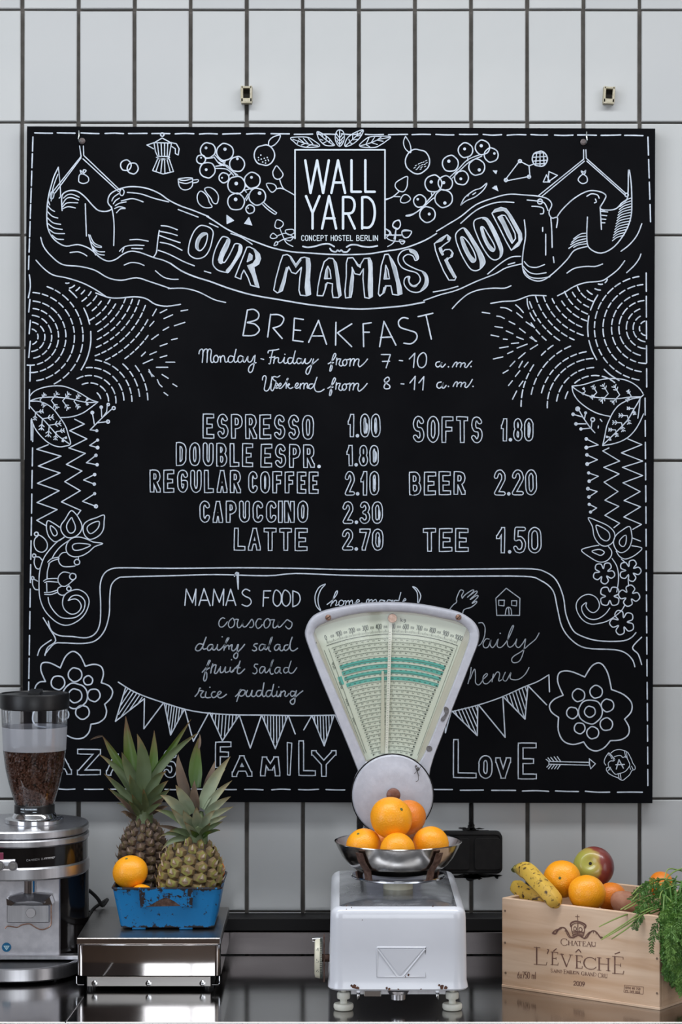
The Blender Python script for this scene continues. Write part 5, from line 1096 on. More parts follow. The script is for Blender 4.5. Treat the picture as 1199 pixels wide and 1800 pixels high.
# ================================================================ oranges
def orange_mesh(name, r, m, seed, flat=.94):
    rnd = random.Random(seed); b = MB(); nu, nv = 32, 20; ls = []; at = []
    for i in range(1, nv):
        t = pi * i / nv; ring = []
        for j in range(nu):
            a = 2 * pi * j / nu; dimp = 1 - .07 * math.exp(-((pi - t) / .22) ** 2) - .03 * math.exp(-(t / .18) ** 2)
            q = noise.noise(Vector((cos(a) * sin(t) + seed, sin(a) * sin(t), cos(t)))) * .035
            rr = r * dimp * (1 + q); ring.append(Vector((rr * sin(t) * cos(a), rr * sin(t) * sin(a), -rr * flat * cos(t))))
        ls.append(ring); at.append(.35 + .3 * i / nv)
    b.loops(ls, True, True, at); return b
OR = {}
def orange(px, py, d, rpx, label, group=None, kind=0, rot=(0.4, 0.3, 0), m='orange', name='orange', parentless=True):
    r = P(rpx, d); key = (kind, m)
    if key not in OR:
        b = orange_mesh(name, .03, m, 3.1 + kind * 7)
        o = b.build(name, m)
        s_ = MB(); s_.lathe((0, 0, .0258), [(.0026, 0), (.0022, .0012), (.001, .0015)], 10); st_ = s_.build('stem_button', 'stalk', o)
        OR[key] = o; first = True
    else: first = False
    if not first:
        src = OR[key]; o = src.copy(); COL.objects.link(o)
        for ch in src.children: c = ch.copy(); COL.objects.link(c); c.parent = o
        if 'group' in o.keys() and group is None: del o['group']
    else: o = OR[key]
    o.location = W(px, py, d); s_ = r / .03; o.scale = (s_, s_, s_); o.rotation_euler = rot
    tag(o, label, 'orange', group); return o
orange(229, 1533, 3.905, 31, 'whole orange resting at the left end of the blue tin', 'oranges in the blue tin', 0, (.25, -.35, .4))
orange(250, 1578, 3.880, 24, 'orange mostly sunk behind the left rim of the blue tin, under the other one', 'oranges in the blue tin', 0, (1, .4, 2))
orange(371, 1531, 3.985, 25, 'orange just showing behind the right pineapple in the blue tin', 'oranges in the blue tin', 0, (.5, .9, 3), 'orange_red')
orange(358, 1587, 3.968, 20, 'orange low in the tin, below the one behind the right pineapple', 'oranges in the blue tin', 0, (1.5, .9, 1), 'orange_red')

# ================================================================ pineapples
def pineapple(name, base_c, top_c, rad, rows, label, m, leaves, neck=None):
    base_c = Vector(base_c); top_c = Vector(top_c); ax = (top_c - base_c); H = ax.length; axn = ax.normalized()
    root = thing(name, base_c, label, 'pineapple', 'pineapples in the blue tin')
    u = axn.orthogonal().normalized(); v = axn.cross(u)
    def rr(t): return rad * (1 - abs(2 * (t - .42)) ** 2.6 * .42 if t > .42 else 1 - ((.42 - t) / .42) ** 3 * .35)
    b = MB(); b.loops([[base_c + axn * H * t + (u * cos(a) + v * sin(a)) * rr(t) * .93 for a in [2 * pi * k / 24 for k in range(24)]] for t in [i / 14 for i in range(15)]], True, True, [.05] * 15)
    body = b.build('fruit_body', m, root)
    b = MB(); n = 13
    tot = rows * n
    for i in range(rows):
        for j in range(n):
            t = (i + .5) / rows + (.5 / rows) * ((j % 2) - .5); 
            if t < .01 or t > .985: continue
            a = 2 * pi * (j + random.uniform(-.06, .06)) / n; R_ = rr(t)
            c = base_c + axn * H * t; nrm = (u * cos(a) + v * sin(a)); tan = axn.cross(nrm).normalized()
            h = H / rows * .98; w_ = 2 * pi * R_ / n * 1.16 / 2
            P0 = c + nrm * R_
            ring0 = []; ring1 = []; ring2 = []
            for q in range(6):
                th = 2 * pi * q / 6 + pi / 6
                dv = tan * cos(th) * w_ * random.uniform(.92, 1.05) + axn * sin(th) * h * .68 * random.uniform(.9, 1.1)
                ring0.append(P0 + dv - nrm * .004); ring1.append(P0 + dv * random.uniform(.62, .8) + nrm * random.uniform(.0016, .0030)); ring2.append(P0 + dv * random.uniform(.22, .4) + nrm * .0036 - axn * .0006)
            o = len(b.v)
            g_ = random.uniform(-.07, .07)
            b.add(ring0 + ring1 + ring2 + [P0 + nrm * .0042], [(k, (k + 1) % 6, 6 + (k + 1) % 6, 6 + k) for k in range(6)] + [(6 + k, 6 + (k + 1) % 6, 12 + (k + 1) % 6, 12 + k) for k in range(6)] + [(12 + k, 12 + (k + 1) % 6, 18) for k in range(6)],
                  [.22] * 6 + [.42 + g_ + random.uniform(-.12, .12) for _ in range(6)] + [.66 + g_ + random.uniform(-.08, .14) for _ in range(6)] + [.86])
            # papery bract that curls up over the eye
            tip = P0 + nrm * .0085 + axn * (h * random.uniform(.35, .6)) + tan * random.uniform(-.001, .001)
            b.add([P0 + tan * w_ * .42 - axn * h * .12 + nrm * .003, P0 - tan * w_ * .42 - axn * h * .12 + nrm * .003, P0 + nrm * .0065 + axn * h * .05, tip], [(0, 2, 3), (2, 1, 3), (0, 1, 2)], [.7, .7, 1.0, 1.0])
    e = b.build('fruit_eyes', m, root); e['kind'] = 'stuff'
    b = MB(); b.tube([top_c - axn * .006, top_c + axn * .012, top_c + axn * .030, top_c + axn * .05], [rad * .42, rad * .34, rad * .22, .003], 14); b.build('crown_core', 'leaf', root)
    for (px, py, d0), (tx, ty, dt), w_, bend, lm in leaves:
        p0 = W(px, py, d0); p1 = W(tx, ty, dt); mid = (p0 + p1) / 2 + Vector((bend[0] * d0 / FPX, bend[2] * .001 if len(bend) > 2 else 0, -bend[1] * d0 / FPX))
        n_ = 12; W_ = P(w_, d0) * .5; vs = []; at = []; fs = []
        wp = random.uniform(0, 6)
        for i in range(n_ + 1):
            t = i / n_; p = p0 * (1 - t) ** 2 + mid * 2 * t * (1 - t) + p1 * t * t
            dr = ((mid - p0) * (1 - t) + (p1 - mid) * t).normalized()
            out = (p - (W(px, py, 4.0) if False else root.location)); view = Vector((0, 1, 0))
            side = dr.cross(view); side = side.normalized() if side.length > .05 else Vector((1, 0, 0))
            nrm = side.cross(dr).normalized()
            ww = W_ * (min(1, .72 + 1.1 * t) if t < .3 else 1.0) * max(.03, 1 - max(0, (t - .3) / .7) ** 1.7)
            tw = .25 * sin(wp + t * 3)
            sd = side * cos(tw) + nrm * sin(tw)
            rip = .0006 * sin(t * 26 + wp)
            for s_ in (-1, -.5, 0, .5, 1):
                vs.append(p + sd * ww * s_ + nrm * (-.32 * ww * abs(s_) ** 1.6 + rip * abs(s_))); at.append(min(1, max(.0, t + .12 * abs(s_))))
            if i:
                o = (i - 1) * 5
                for k in range(4): fs.append((o + k, o + k + 1, o + 6 + k, o + 5 + k))
        lb = MB(); lb.add(vs + [q + Vector((0, .0007, 0)) for q in vs], fs + [tuple(i_ + len(vs) for i_ in f[::-1]) for f in fs], at + at)
        lf = lb.build('leaf', lm, root)
        if lm == 'leaf_green': lf['label'] = 'fresh green leaf'
        if lm == 'leaf_dry': lf['label'] = 'dry brown leaf'
    return root
G_, N_, Y_, D_ = 'leaf', 'leaf_green', 'leaf_grey', 'leaf_dry'
dl = 3.985
LL = []
for (bx, by), (tx, ty), w_, bend, lm, dz in [
    ((246, 1405), (221, 1259), 27, (-7, 0), N_, .01), ((262, 1400), (271, 1284), 20, (6, 0), N_, .02), ((250, 1395), (241, 1290), 27, (14, -6), G_, -.01),
    ((246, 1405), (180, 1293), 17, (-12, -22), N_, .0), ((180, 1294), (158, 1301), 4, (0, -3), D_, .0),
    ((244, 1415), (174, 1326), 15, (8, -20), G_, -.005), ((262, 1372), (336, 1264), 12, (2, 0), N_, .015), ((264, 1375), (350, 1287), 14, (-10, -10), G_, .0), ((268, 1372), (330, 1302), 9, (-6, -6), G_, .005),
    ((244, 1425), (183, 1360), 14, (-4, -12), G_, -.008), ((246, 1392), (214, 1322), 20, (-6, -8), G_, -.012), ((243, 1432), (190, 1386), 11, (-4, -10), G_, -.01), ((240, 1436), (202, 1398), 9, (0, -8), D_, -.012), ((238, 1442), (212, 1428), 8, (-4, -12), D_, -.012),
    ((250, 1412), (228, 1362), 20, (-4, 0), G_, -.018), ((256, 1415), (292, 1356), 20, (-4, -20), G_, -.014), ((256, 1422), (296, 1372), 18, (-2, -10), G_, -.018), ((258, 1425), (300, 1386), 15, (0, -4), G_, -.020),
    ((250, 1428), (232, 1396), 14, (-2, 0), G_, -.022), ((258, 1428), (252, 1386), 13, (0, 0), G_, -.024), ((262, 1430), (292, 1400), 12, (-2, -4), D_, -.022), ((255, 1432), (285, 1412), 10, (0, -6), G_, -.02), ((246, 1434), (226, 1408), 10, (0, -4), G_, -.022),
    ((240, 1438), (222, 1436), 7, (-8, -10), D_, -.016), ((268, 1430), (296, 1418), 8, (4, -8), D_, -.016), ((238, 1432), (205, 1412), 7, (0, -10), G_, .01)]:
    LL.append(((bx, by, dl + dz * .4), (tx, ty, dl + dz * 1.8), w_, bend, lm))
pineapple('pineapple', W(250, 1578, 3.985) , W(254, 1443, 3.985), P(42, 3.985), 9, 'brown ripe pineapple at the back left of the blue tin, with the taller green crown', 'eye_dark', LL)
dr_ = 3.915
LR = []
for (bx, by), (tx, ty), w_, bend, lm, dz in [
    ((345, 1385), (349, 1297), 24, (-6, 0), N_, .02), ((349, 1316), (351, 1290), 5, (3, 0), D_, .02), ((332, 1405), (313, 1326), 20, (-8, 0), D_, .01), ((360, 1385), (378, 1337), 12, (4, 0), D_, .02),
    ((353, 1420), (405, 1330), 22, (-6, -6), Y_, .0), ((358, 1400), (396, 1352), 16, (0, -8), G_, .01), ((360, 1425), (408, 1372), 14, (-4, -6), Y_, -.005), ((362, 1432), (406, 1400), 15, (0, -6), Y_, -.01), ((345, 1425), (342, 1372), 17, (-4, 0), D_, .0),
    ((338, 1430), (309, 1380), 22, (-2, -6), Y_, -.01), ((330, 1440), (282, 1398), 20, (-2, -16), Y_, -.012), ((332, 1455), (272, 1424), 13, (2, -14), G_, -.015), ((362, 1440), (411, 1418), 12, (0, -4), Y_, -.01), ((360, 1452), (400, 1434), 10, (0, -4), Y_, -.015), ((362, 1460), (392, 1444), 8, (2, -4), G_, -.018), ((362, 1466), (388, 1460), 7, (2, -6), G_, -.018),
    ((340, 1455), (322, 1424), 19, (-2, 0), Y_, -.022), ((348, 1452), (346, 1418), 18, (-2, 0), Y_, -.026), ((354, 1455), (378, 1424), 15, (-2, -4), Y_, -.022), ((336, 1462), (300, 1420), 15, (-2, -4), Y_, -.018), ((344, 1468), (324, 1444), 13, (0, 0), Y_, -.028), ((354, 1468), (370, 1446), 12, (0, 0), G_, -.028),
    ((338, 1470), (296, 1462), 11, (-4, -12), G_, -.02), ((332, 1474), (282, 1470), 12, (2, -16), G_, -.018), ((336, 1474), (284, 1496), 10, (-12, -16), G_, -.022), ((348, 1470), (334, 1458), 10, (0, 0), N_, -.03), ((356, 1472), (372, 1462), 8, (2, -6), N_, -.026), ((330, 1468), (270, 1452), 8, (0, -10), D_, -.01)]:
    LR.append(((bx, by, dr_ + dz * .4), (tx, ty, dr_ + dz * 1.6), w_, bend, lm))
pineapple('pineapple', W(326, 1585, 3.912), W(345, 1478, 3.918), P(54, 3.912), 6, 'squat yellow-green pineapple at the front right of the blue tin, with a pale dusty crown', 'eye', LR)

# ================================================================ black double socket on the wall
so = thing('wall_socket', W(828, 1500, WD), 'black double wall socket behind the steel bowl, smeared with black paint', 'socket')
SD = 4.128
b = MB()
def rr2(cx, cz, hx, hz, r, y, n=5):
    o = []
    for sx, sz, a0 in ((1, -1, -90), (1, 1, 0), (-1, 1, 90), (-1, -1, 180)):
        for k in range(n + 1):
            a = radians(a0 + 90 * k / n); o.append(Vector((cx + sx * (hx - r) + r * cos(a), y, cz + sz * (hz - r) + r * sin(a))))
    return o
c = W(828.5, 1500, SD); hx, hz = P(55, SD), P(36.5, SD)
b.loops([rr2(c.x, c.z, hx, hz, .010, -.0045), rr2(c.x, c.z, hx, hz, .010, SD - WD + .004), rr2(c.x, c.z, hx - .0035, hz - .0035, .008, SD - WD), rr2(c.x, c.z, hx - .006, hz - .006, .006, SD - WD + .0015)], True, True)
b.build('socket_frame', 'black_matt', so)
for px in (803, 857):
    c = W(px, 1501, SD); b = MB(); b.loops([rr2(c.x, c.z, P(23, SD), P(28, SD), .006, SD - WD + .001), rr2(c.x, c.z, P(23, SD), P(28, SD), .006, SD - WD - .0015), rr2(c.x, c.z, P(22, SD), P(27, SD), .005, SD - WD - .0022)], True, True); q = b.build('socket_insert', 'black_matt', so)
# smeared black paint round the socket and in the joint above and below
b = MB(); rnd = random.Random(4)
for px, py, rx, ry in [(812, 1463, 26, 3), (838, 1461, 24, 3.5), (826, 1458, 14, 5), (800, 1465, 20, 2.5), (850, 1463, 26, 2), (828, 1451, 5, 8), (830, 1541, 16, 6), (820, 1540, 30, 3.5), (845, 1538, 28, 3), (870, 1538, 12, 2.5), (873, 1541, 3, 3), (813, 1455, 7, 1.2), (842, 1456, 8, 1.2)]:
    n = 18; o = [W(px + rx * (1 + rnd.uniform(-.3, .3)) * cos(2 * pi * k / n), py + ry * (1 + rnd.uniform(-.4, .4)) * sin(2 * pi * k / n), WD) for k in range(n)]
    b.add([Vector((p.x, -.0050, p.z)) for p in o], [list(range(n))], 0, False)
q = b.build('paint_smear', 'black_matt', so); q['kind'] = 'stuff'
b = MB(); b.tube([Vector((W(828, 0, WD).x, -.0035, W(0, 1452, WD).z)), Vector((W(828, 0, WD).x, -.0035, W(0, 1412, WD).z))], .0033, 8); b.build('sealed_joint', 'black_matt', so)

# ================================================================ vintage dial scale
SX = .0892; SF = 3.628; SB = 4.02
vs_ = thing('dial_scale', (SX, (SF + SB) / 2 - WD, ZC), 'vintage grey-white fan dial scale with a steel bowl, in front of the blackboard', 'scale')
def rbl(z, ins=0.0, r=.022, n=7, cx=SX, hx=.1075, y0=SF, y1=SB):
    o = []; r = max(.002, r - ins); cy = (y0 + y1) / 2 - WD; hy = (y1 - y0) / 2 - ins; hx = hx - ins
    for sx, sy, a0 in ((1, -1, -90), (1, 1, 0), (-1, 1, 90), (-1, -1, 180)):
        for k in range(n + 1):
            a = radians(a0 + 90 * k / n); o.append(Vector((cx + sx * (hx - r) + r * cos(a), cy + sy * (hy - r) + r * sin(a), ZC + z)))
    return o
b = MB(); lv = [(.0350, .0035), (.0345, .0000), (.037, -.0022), (.041, -.0015), (.048, .0), (.100, .0006), (.145, .0015)]
for k in range(1, 8):
    a = pi / 2 * k / 7; lv.append((.149 + .014 * sin(a), .0018 + .014 * (1 - cos(a))))
b.loops([rbl(z, i) for z, i in lv], True, False); bodyo = b.build('scale_body', 'enamel', vs_)
b = MB(); b.loops([rbl(.163, .0158), rbl(.1665, .030), rbl(.168, .06)], False, True); b.build('top_plate', 'enamel_top', vs_)
# embossed envelope emblem
b = MB(); yb = SF - WD - .0004
def e(px, py): p = W(px, py, SF); return Vector((p.x, yb + .0012, p.z))
for pts in ([(663, 1666), (748, 1666), (748, 1717), (709, 1717)], [(709, 1717), (748, 1668)], [(663, 1666), (663, 1717), (698, 1717)], [(663, 1668), (698, 1717)], [(698, 1717), (709, 1717)]):
    b.tube([e(*p) + Vector((0, .0008, 0)) for p in pts], .0021, 12)
b.add([e(667, 1668) + Vector((0, -.0012, 0)), e(744, 1668) + Vector((0, -.0012, 0)), e(703, 1715) + Vector((0, -.0012, 0)), e(667, 1668) + Vector((0, .002, 0)), e(744, 1668) + Vector((0, .002, 0)), e(703, 1715) + Vector((0, .002, 0))], [(0, 1, 2), (0, 3, 4, 1), (1, 4, 5, 2), (2, 5, 3, 0)], 0, False)
b.build('embossed_emblem', 'enamel', vs_)
# chips and rust marks (flat wear with shapes of their own)
b = MB(); rnd = random.Random(9)
for px, py, r in [(609, 1592, 1.3), (609, 1598, .8), (618, 1595, 1.0), (761, 1593, 1.5), (806, 1593, 1.2), (809, 1593, 1.2), (802, 1593, .8), (588, 1637, 1.5), (586, 1641, 1), (589, 1660, 1), (637, 1617, .8), (718, 1714, 2.0), (713, 1717, 1.2), (622, 1734, 4), (628, 1736, 3), (618, 1732, 2), (680, 1736, 2.2), (684, 1738, 2.4), (777, 1734, 4.2), (783, 1736, 3), (772, 1731, 2), (590, 1735, 2), (812, 1736, 2), (700, 1738, 1.6), (740, 1738, 1.4)]:
    n = 9; o = []
    for k in range(n):
        q = W(px + r * (1 + rnd.uniform(-.4, .4)) * cos(2 * pi * k / n), py + r * (1 + rnd.uniform(-.4, .4)) * sin(2 * pi * k / n), SF); o.append(Vector((q.x, SF - WD - .0009 - (.0022 if py > 1728 else 0), q.z)))
    if 583 + 14 < px < 806: b.add(o, [list(range(n))], 0, False)
q = b.build('rust_marks', 'rustspot', vs_); q['kind'] = 'stuff'
# underside: bar, centre foot, levelling feet
b = MB(); b.bbox(W(700, 1743, 3.66), (P(84, 3.66), .006, P(4.2, 3.66)), .001); bar_ = b.build('under_bar', 'alu', vs_)
b = MB(); b.bbox(W(655, 1746, 3.645), (P(15, 3.645), .004, P(5.5, 3.645)), .001); b.build('level_housing', 'chrome', vs_)
b = MB(); cc = W(700, 1755, 3.70)
b.tube([W(700, 1740, 3.655), W(700, 1746, 3.655)], [P(20, 3.65), P(17, 3.65)], 24); b.tube([W(700, 1746, 3.655), W(700, 1756, 3.655)], [P(13, 3.65), P(12.6, 3.65)], 24); b.build('lock_screw', 'alu', vs_)
for px in (630, 769):
    b = MB(); b.tube([W(px, 1744, 3.65), W(px, 1757, 3.65)], [P(3.6, 3.65), P(2.6, 3.65)], 10); b.build('small_bolt', 'chrome', vs_)
def foot(px, d, m='cream_foot'):
    b = MB(); x = (px - 599.5) * d / FPX; s = d / FPX
    b.lathe((x, d - WD, ZC), [(13 * s, .0), (16 * s, .0012), (17.5 * s, .004), (17.5 * s, .0085), (16 * s, .0105), (7 * s, .0108), (6 * s, .014), (7 * s, .0175), (11 * s, .018), (11.5 * s, .021), (11.5 * s, .026), (10 * s, .028), (4.5 * s, .0285), (4.5 * s, .036)], 32)
    return b.build('levelling_foot', m, vs_)
for px in (604, 795): foot(px, 3.650)
foot(612, 3.97); foot(776, 3.97)
# price wheel on the left flank
WX = (572 - 599.5) * 3.70 / FPX
b = MB(); wc = W(566, 1684, 3.70)
for k, (x0, r) in enumerate(((-.0095, .0262), (-.0095, .0262))): pass
n = 64
prof = [(-.0118, .0245), (-.0105, .0300), (-.0035, .0318), (.0000, .0300), (.0000, .006)]
b.loops([[Vector((wc.x + x, wc.y + r * cos(2 * pi * k / n), wc.z + r * sin(2 * pi * k / n))) for k in range(n)] for x, r in prof], True, True); whl = b.build('price_wheel', 'cream', vs_)
b = MB()
for k in range(64):
    a = 2 * pi * k / 64
    b.box((wc.x - .0012, wc.y + .0315 * cos(a), wc.z + .0315 * sin(a)), (.0018, .0006, .0006), Matrix.Rotation(a, 3, 'X'))
q = b.build('wheel_notches', 'ink', whl) ; q['kind'] = 'stuff'
ink = Ink(lambda px, py, l=0: None)
def wf(u, v, lift=0):  # u along wheel width, v angle along rim (facing camera at -90deg)
    a = -pi / 2 - .0 + v; 
    t = (u + .0105) / .0070; r = .0300 + (.0318 - .0300) * min(1, max(0, t)) + .0003 + lift
    return Vector((wc.x + u, wc.y - r * cos(v), wc.z + r * sin(v)))
ink = Ink(wf)
for dgt, v in (('4', .62), ('5', .05), ('6', -.50)):
    for st in F[dgt]: ink.line([(-.0085 + .0035 * a_, v + .09 - .18 * b_) for a_, b_ in st], .0007, False)
ink.mb.build('wheel_numbers', 'ink', whl)
b = MB(); b.tube([Vector((wc.x + .000, wc.y, wc.z)), Vector((SX - .106, wc.y, wc.z))], .006, 12); b.bbox((wc.x + .0035, wc.y, wc.z), (.001, .012, .036), .0004); b.build('wheel_bracket', 'rust', vs_)
b = MB(); p = W(549, 1652, 3.70); b.tube([p, p + Vector((.0035, 0, 0)), p + Vector((.016, 0, 0))], [.003, .0042, .0042], 14); b.build('wheel_stub', 'chrome', vs_)

# pedestal up to the dial head
FD = 3.920
b = MB(); pc = W(692, 0, FD).x
b.loops([[Vector((pc + sx * w_, FD - WD + y, ZC + z)) for sx, y in ((-1, .012), (1, .012), (1, .052), (-1, .052))] for w_, z in ((.05, .166), (.045, .20), (.050, .25), (.055, .28))], True, True, smooth=False); b.build('pedestal', 'enamel_fan', vs_)
# dial housing, outline traced at its real distance
outer = [(536.5, 1119), (538, 1104), (543, 1093), (551, 1084), (562, 1078), (577, 1073), (605, 1067), (633, 1062.5), (660, 1060.5), (690, 1060), (720, 1061.5), (747, 1064.5), (775, 1069.5), (804, 1076), (820, 1083), (832, 1092), (840, 1103), (843, 1115), (841, 1131),
         (833, 1152), (815, 1198), (796, 1246), (778, 1293), (764, 1329), (757, 1352), (748, 1378), (700, 1392), (640, 1380), (629, 1355), (616, 1322), (600, 1283), (582, 1238), (563, 1192), (547, 1150)]
ci = (690, 1235)
inner = [(552, 1119), (552, 1112), (554, 1106), (559, 1101), (566, 1097), (579, 1091.5), (606, 1083), (633, 1078), (660, 1075.5), (690, 1075), (719, 1076.5), (745, 1080), (772, 1085.5), (800, 1091), (813, 1097), (821, 1104), (825.5, 1112), (826, 1120), (823.5, 1131),
         (817, 1150), (800, 1195), (781, 1242), (762, 1290), (748, 1322), (740, 1336), (733, 1342), (692, 1338), (648, 1340), (641, 1334), (630, 1308), (614, 1270), (596, 1228), (577, 1184), (561, 1146)]
def sm(pts, n=3): return [(q.x, q.y) for q in catmull([Vector((x, y, 0)) for x, y in pts], n, True)]
outer = sm(outer); inner = sm(inner)
def off(pts, k): return [(ci[0] + (x - ci[0]) * k, ci[1] + (y - ci[1]) * k) for x, y in pts]
b = MB()
def L_(pts, d): return [W(x, y, FD) + Vector((0, d, 0)) for x, y in pts]
b.loops([L_(off(outer, .985), .060), L_(outer, .056), L_(off(outer, 1.002), .008), L_(off(outer, .997), .003), L_(off(outer, .985), .0002), L_(off(inner, 1.02), .0), L_(inner, .002), L_(off(inner, .995), .0105)], True, False)
b.build('dial_housing', 'enamel_fan', vs_)
DD = FD + .010; kd = DD / FD
def df(px, py, lift=0): return W(px, py, FD) + Vector((0, .0100 - lift, 0))
b = MB(); pl = off(inner, 1.002); b.add([df(*p) for p in pl], [list(range(len(pl)))], 0, False); b.build('dial_border', 'dial_old', vs_)
CX, CY = 690.0, 1451.0
lrot = 0
def pol(r, a): return (CX + r * sin(a), CY - r * cos(a))
AL, AR = -radians(20.5), radians(20.8)
ink = Ink(df); ink.lift = .0003
def sector(r0, r1, a0, a1, ink, n=24, o0=0, o1=0):
    p = [pol(r1, a0 + (a1 - a0) * k / n) for k in range(n + 1)] + [pol(r0, a1 - (a1 - a0) * k / n) for k in range(n + 1)]
    for k in range(n): ink.poly([p[k], p[k + 1], p[2 * n - k], p[2 * n + 1 - k]])
# pale chart sheet
AS, AE = -radians(21.9), radians(20.7)
sector(122, 371, AS, AE, ink); ink.mb.build('dial_chart', 'dial', vs_)
tb = Ink(df); tb.lift = .0006
rows = [333 - 8.2 * i for i in range(0, 25)]
for i, (r1, r0) in enumerate(((295, 288), (284, 277), (273, 266.5), (261.5, 255))): sector(r0, r1, -radians(18.5 - i * .1), radians(18.6 - i * .1), tb)
sector(262, 277, -radians(20.4), -radians(18.9), tb, 3)
tb.mb.build('teal_bands', 'teal', vs_)
k1 = Ink(df); k1.lift = .0009; k2 = Ink(df); k2.lift = .0008
def arcl(r, a0, a1, ink, w, n=20): ink.line([pol(r, a0 + (a1 - a0) * k / n) for k in range(n + 1)], w, True, cap=False)
arcl(336, -radians(20.2), radians(20), k1, 1.0)
for i in range(101):
    a = radians(-19.6 + .391 * i); l = 7 if i % 10 == 0 else 5 if i % 5 == 0 else 3.2
    (k1 if i % 5 == 0 else k2).line([pol(339, a), pol(339 + l, a)], .7 if i % 5 == 0 else .6, False, cap=False)
for i in range(11):
    a = radians(-19.6 + 3.91 * i); s_ = str(i * 100)
    if i == 5: s_ = '500'
    n = len(s_); wch = 2.6
    for q, ch in enumerate(s_):
        ox = (q - (n - 1) / 2) * 3.7
        for st in F[ch]: k1.line([pol(350 + 4.2 - 8.4 * yy + 0, a + ((xx - .5) * wch + ox) / 352) for xx, yy in st], .95, False, cap=False)
    if i < 10:
        a2 = a + radians(1.955)
        for q in range(3):
            for st in F['058'[q]]: k2.line([pol(349 + 2 - 4 * yy, a2 + ((xx - .5) * 1.4 + (q - 1) * 2.2) / 349) for xx, yy in st], .6, False, cap=False)
for q, ch in enumerate('kg'):
    for st in F[ch]: k1.line([(705 + q * 5 + xx * 3.2, 1087 + yy * 6) for xx, yy in st], .9, False)
rnd = random.Random(2); r = 329.0; i = 0
while r > 130:
    aL = -radians(18.9 - i * .09); aR = radians(19.4 - i * .12)
    rowh = 7.6
    arcl(r, aL, aR, k2, .7)
    # short tick marks and figures of each price row
    nt = int((aR - aL) * r / 3.2)
    for k in range(nt):
        a = aL + (aR - aL) * k / nt
        if not (255 < r - 2 < 297): k2.line([pol(r, a), pol(r - 1.6, a)], .5, False, cap=False)
    step = (aR - aL) / max(6, 22 - i * .55)
    a = aL + step * .5
    while a < aR - .01:
        for q in range(2):
            ox = (q - .5) * 2.1
            k1.line([pol(r - 3.2, a + (ox - .6) / r), pol(r - 3.2, a + (ox + .6) / r)], 1.2, False, cap=False)
        a += step
    k1.line([pol(r - 4, aR - 4.5 / r), pol(r - 4, aR - 1.5 / r)], 2.4, False, cap=False); k2.line([pol(r - 4, aL + 2 / r), pol(r - 4, aL + 4.5 / r)], 2.2, False, cap=False)
    r -= rowh; i += 1
for a in (AS + .010, AS + .035): k2.line([pol(330, a), pol(135, a)], .7, False)
k2.line([pol(335, AE - .012), pol(130, AE - .012)], .6, False)
for rr_, s_ in ((305, '45'), (268, '56'), (200, '27'), (236, '33')):
    for q, ch in enumerate(s_):
        for st in F[ch]: k2.line([pol(rr_ - yy * 5 - q * 7, AS + .022 + xx * .012) for xx, yy in st], .8, False)
q = k1.mb.build('dial_figures', 'ink', vs_); q['kind'] = 'stuff'; q = k2.mb.build('dial_lines', 'ink_soft', vs_); q['kind'] = 'stuff'
# pointer
nf = lambda x, y, l: W(x, y, FD) + Vector((0, .0100 - l, 0))
b = MB(); t0 = [(684, 1088), (690, 1088), (682, 1325), (677, 1325)]
b.add([nf(x, y, .0040) for x, y in t0] + [nf(x, y, .0028) for x, y in t0], [(0, 1, 2, 3), (7, 6, 5, 4), (0, 4, 5, 1), (1, 5, 6, 2), (2, 6, 7, 3), (3, 7, 4, 0)], 0, False); ptr = b.build('pointer', 'needle', vs_)
b = MB(); 
k3 = Ink(lambda x, y, l=0: nf(x, y, .0042)); 
for i in range(48): k3.line([(684.5 - i * .12, 1112 + i * 4.3), (687 - i * .14, 1111.4 + i * 4.3)], .6, False, cap=False)
q = k3.mb.build('pointer_ticks', 'ink_soft', ptr); q['kind'] = 'stuff'
b = MB(); t0 = [(671, 1180), (675, 1180), (677, 1325), (669, 1325)]; b.add([nf(x, y, .0022) for x, y in t0] + [nf(x, y, .0012) for x, y in t0], [(0, 1, 2, 3), (7, 6, 5, 4), (0, 4, 5, 1), (1, 5, 6, 2), (2, 6, 7, 3), (3, 7, 4, 0)], 0, False); b.build('pointer_shadow_strip', 'needle_shadow', vs_)  # shadowy line left of the pointer, painted as a darker flat strip
b = MB(); b.tube([nf(690, 1087, .0030), nf(690, 1087, .0085)], [P(8.5, FD), P(7.5, FD)], 24); b.build('pointer_boss', 'brass', ptr)
b = MB(); gl = off(inner, .998); b.add([W(x, y, FD) + Vector((0, .0012, 0)) for x, y in gl], [list(range(len(gl)))], 0, False); b.build('dial_pane', 'dial_glass', vs_)
for px, py in ((577, 1085.5), (806, 1085)):
    b = MB(); p = W(px, py, FD); b.lathe((0, 0, 0), [(.0052, -.001), (.0050, .0005), (.0040, .0016), (.0015, .0020)], 20); b.v = [Vector((q.x, -q.z, q.y)) + p for q in b.v]; sc = b.build('brass_screw', 'brass', vs_)
    b = MB(); b.box(p + Vector((0, -.0019, 0)), (.0035, .0004, .0006), Matrix.Rotation(.5 + px, 3, 'Y')); b.build('screw_slot', 'dark', sc)
# primer patches where the enamel has come off
k4 = Ink(lambda x, y, l=0: W(x, y, FD) + Vector((0, -.0006, 0)))
k4.poly(sm([(782, 1242), (788, 1245), (789, 1252), (784, 1262), (780, 1268), (775, 1267), (776, 1262), (782, 1255), (780, 1248)], 3))
k4.poly([(754.5 + 5.3 * cos(k * pi / 8), 1316 + 5.3 * sin(k * pi / 8)) for k in range(16)]); k4.poly([(556 + .9 * cos(k), 1130 + 1.5 * sin(k)) for k in range(6)])
q = k4.mb.build('bare_patches', 'chip', vs_); q['kind'] = 'stuff'
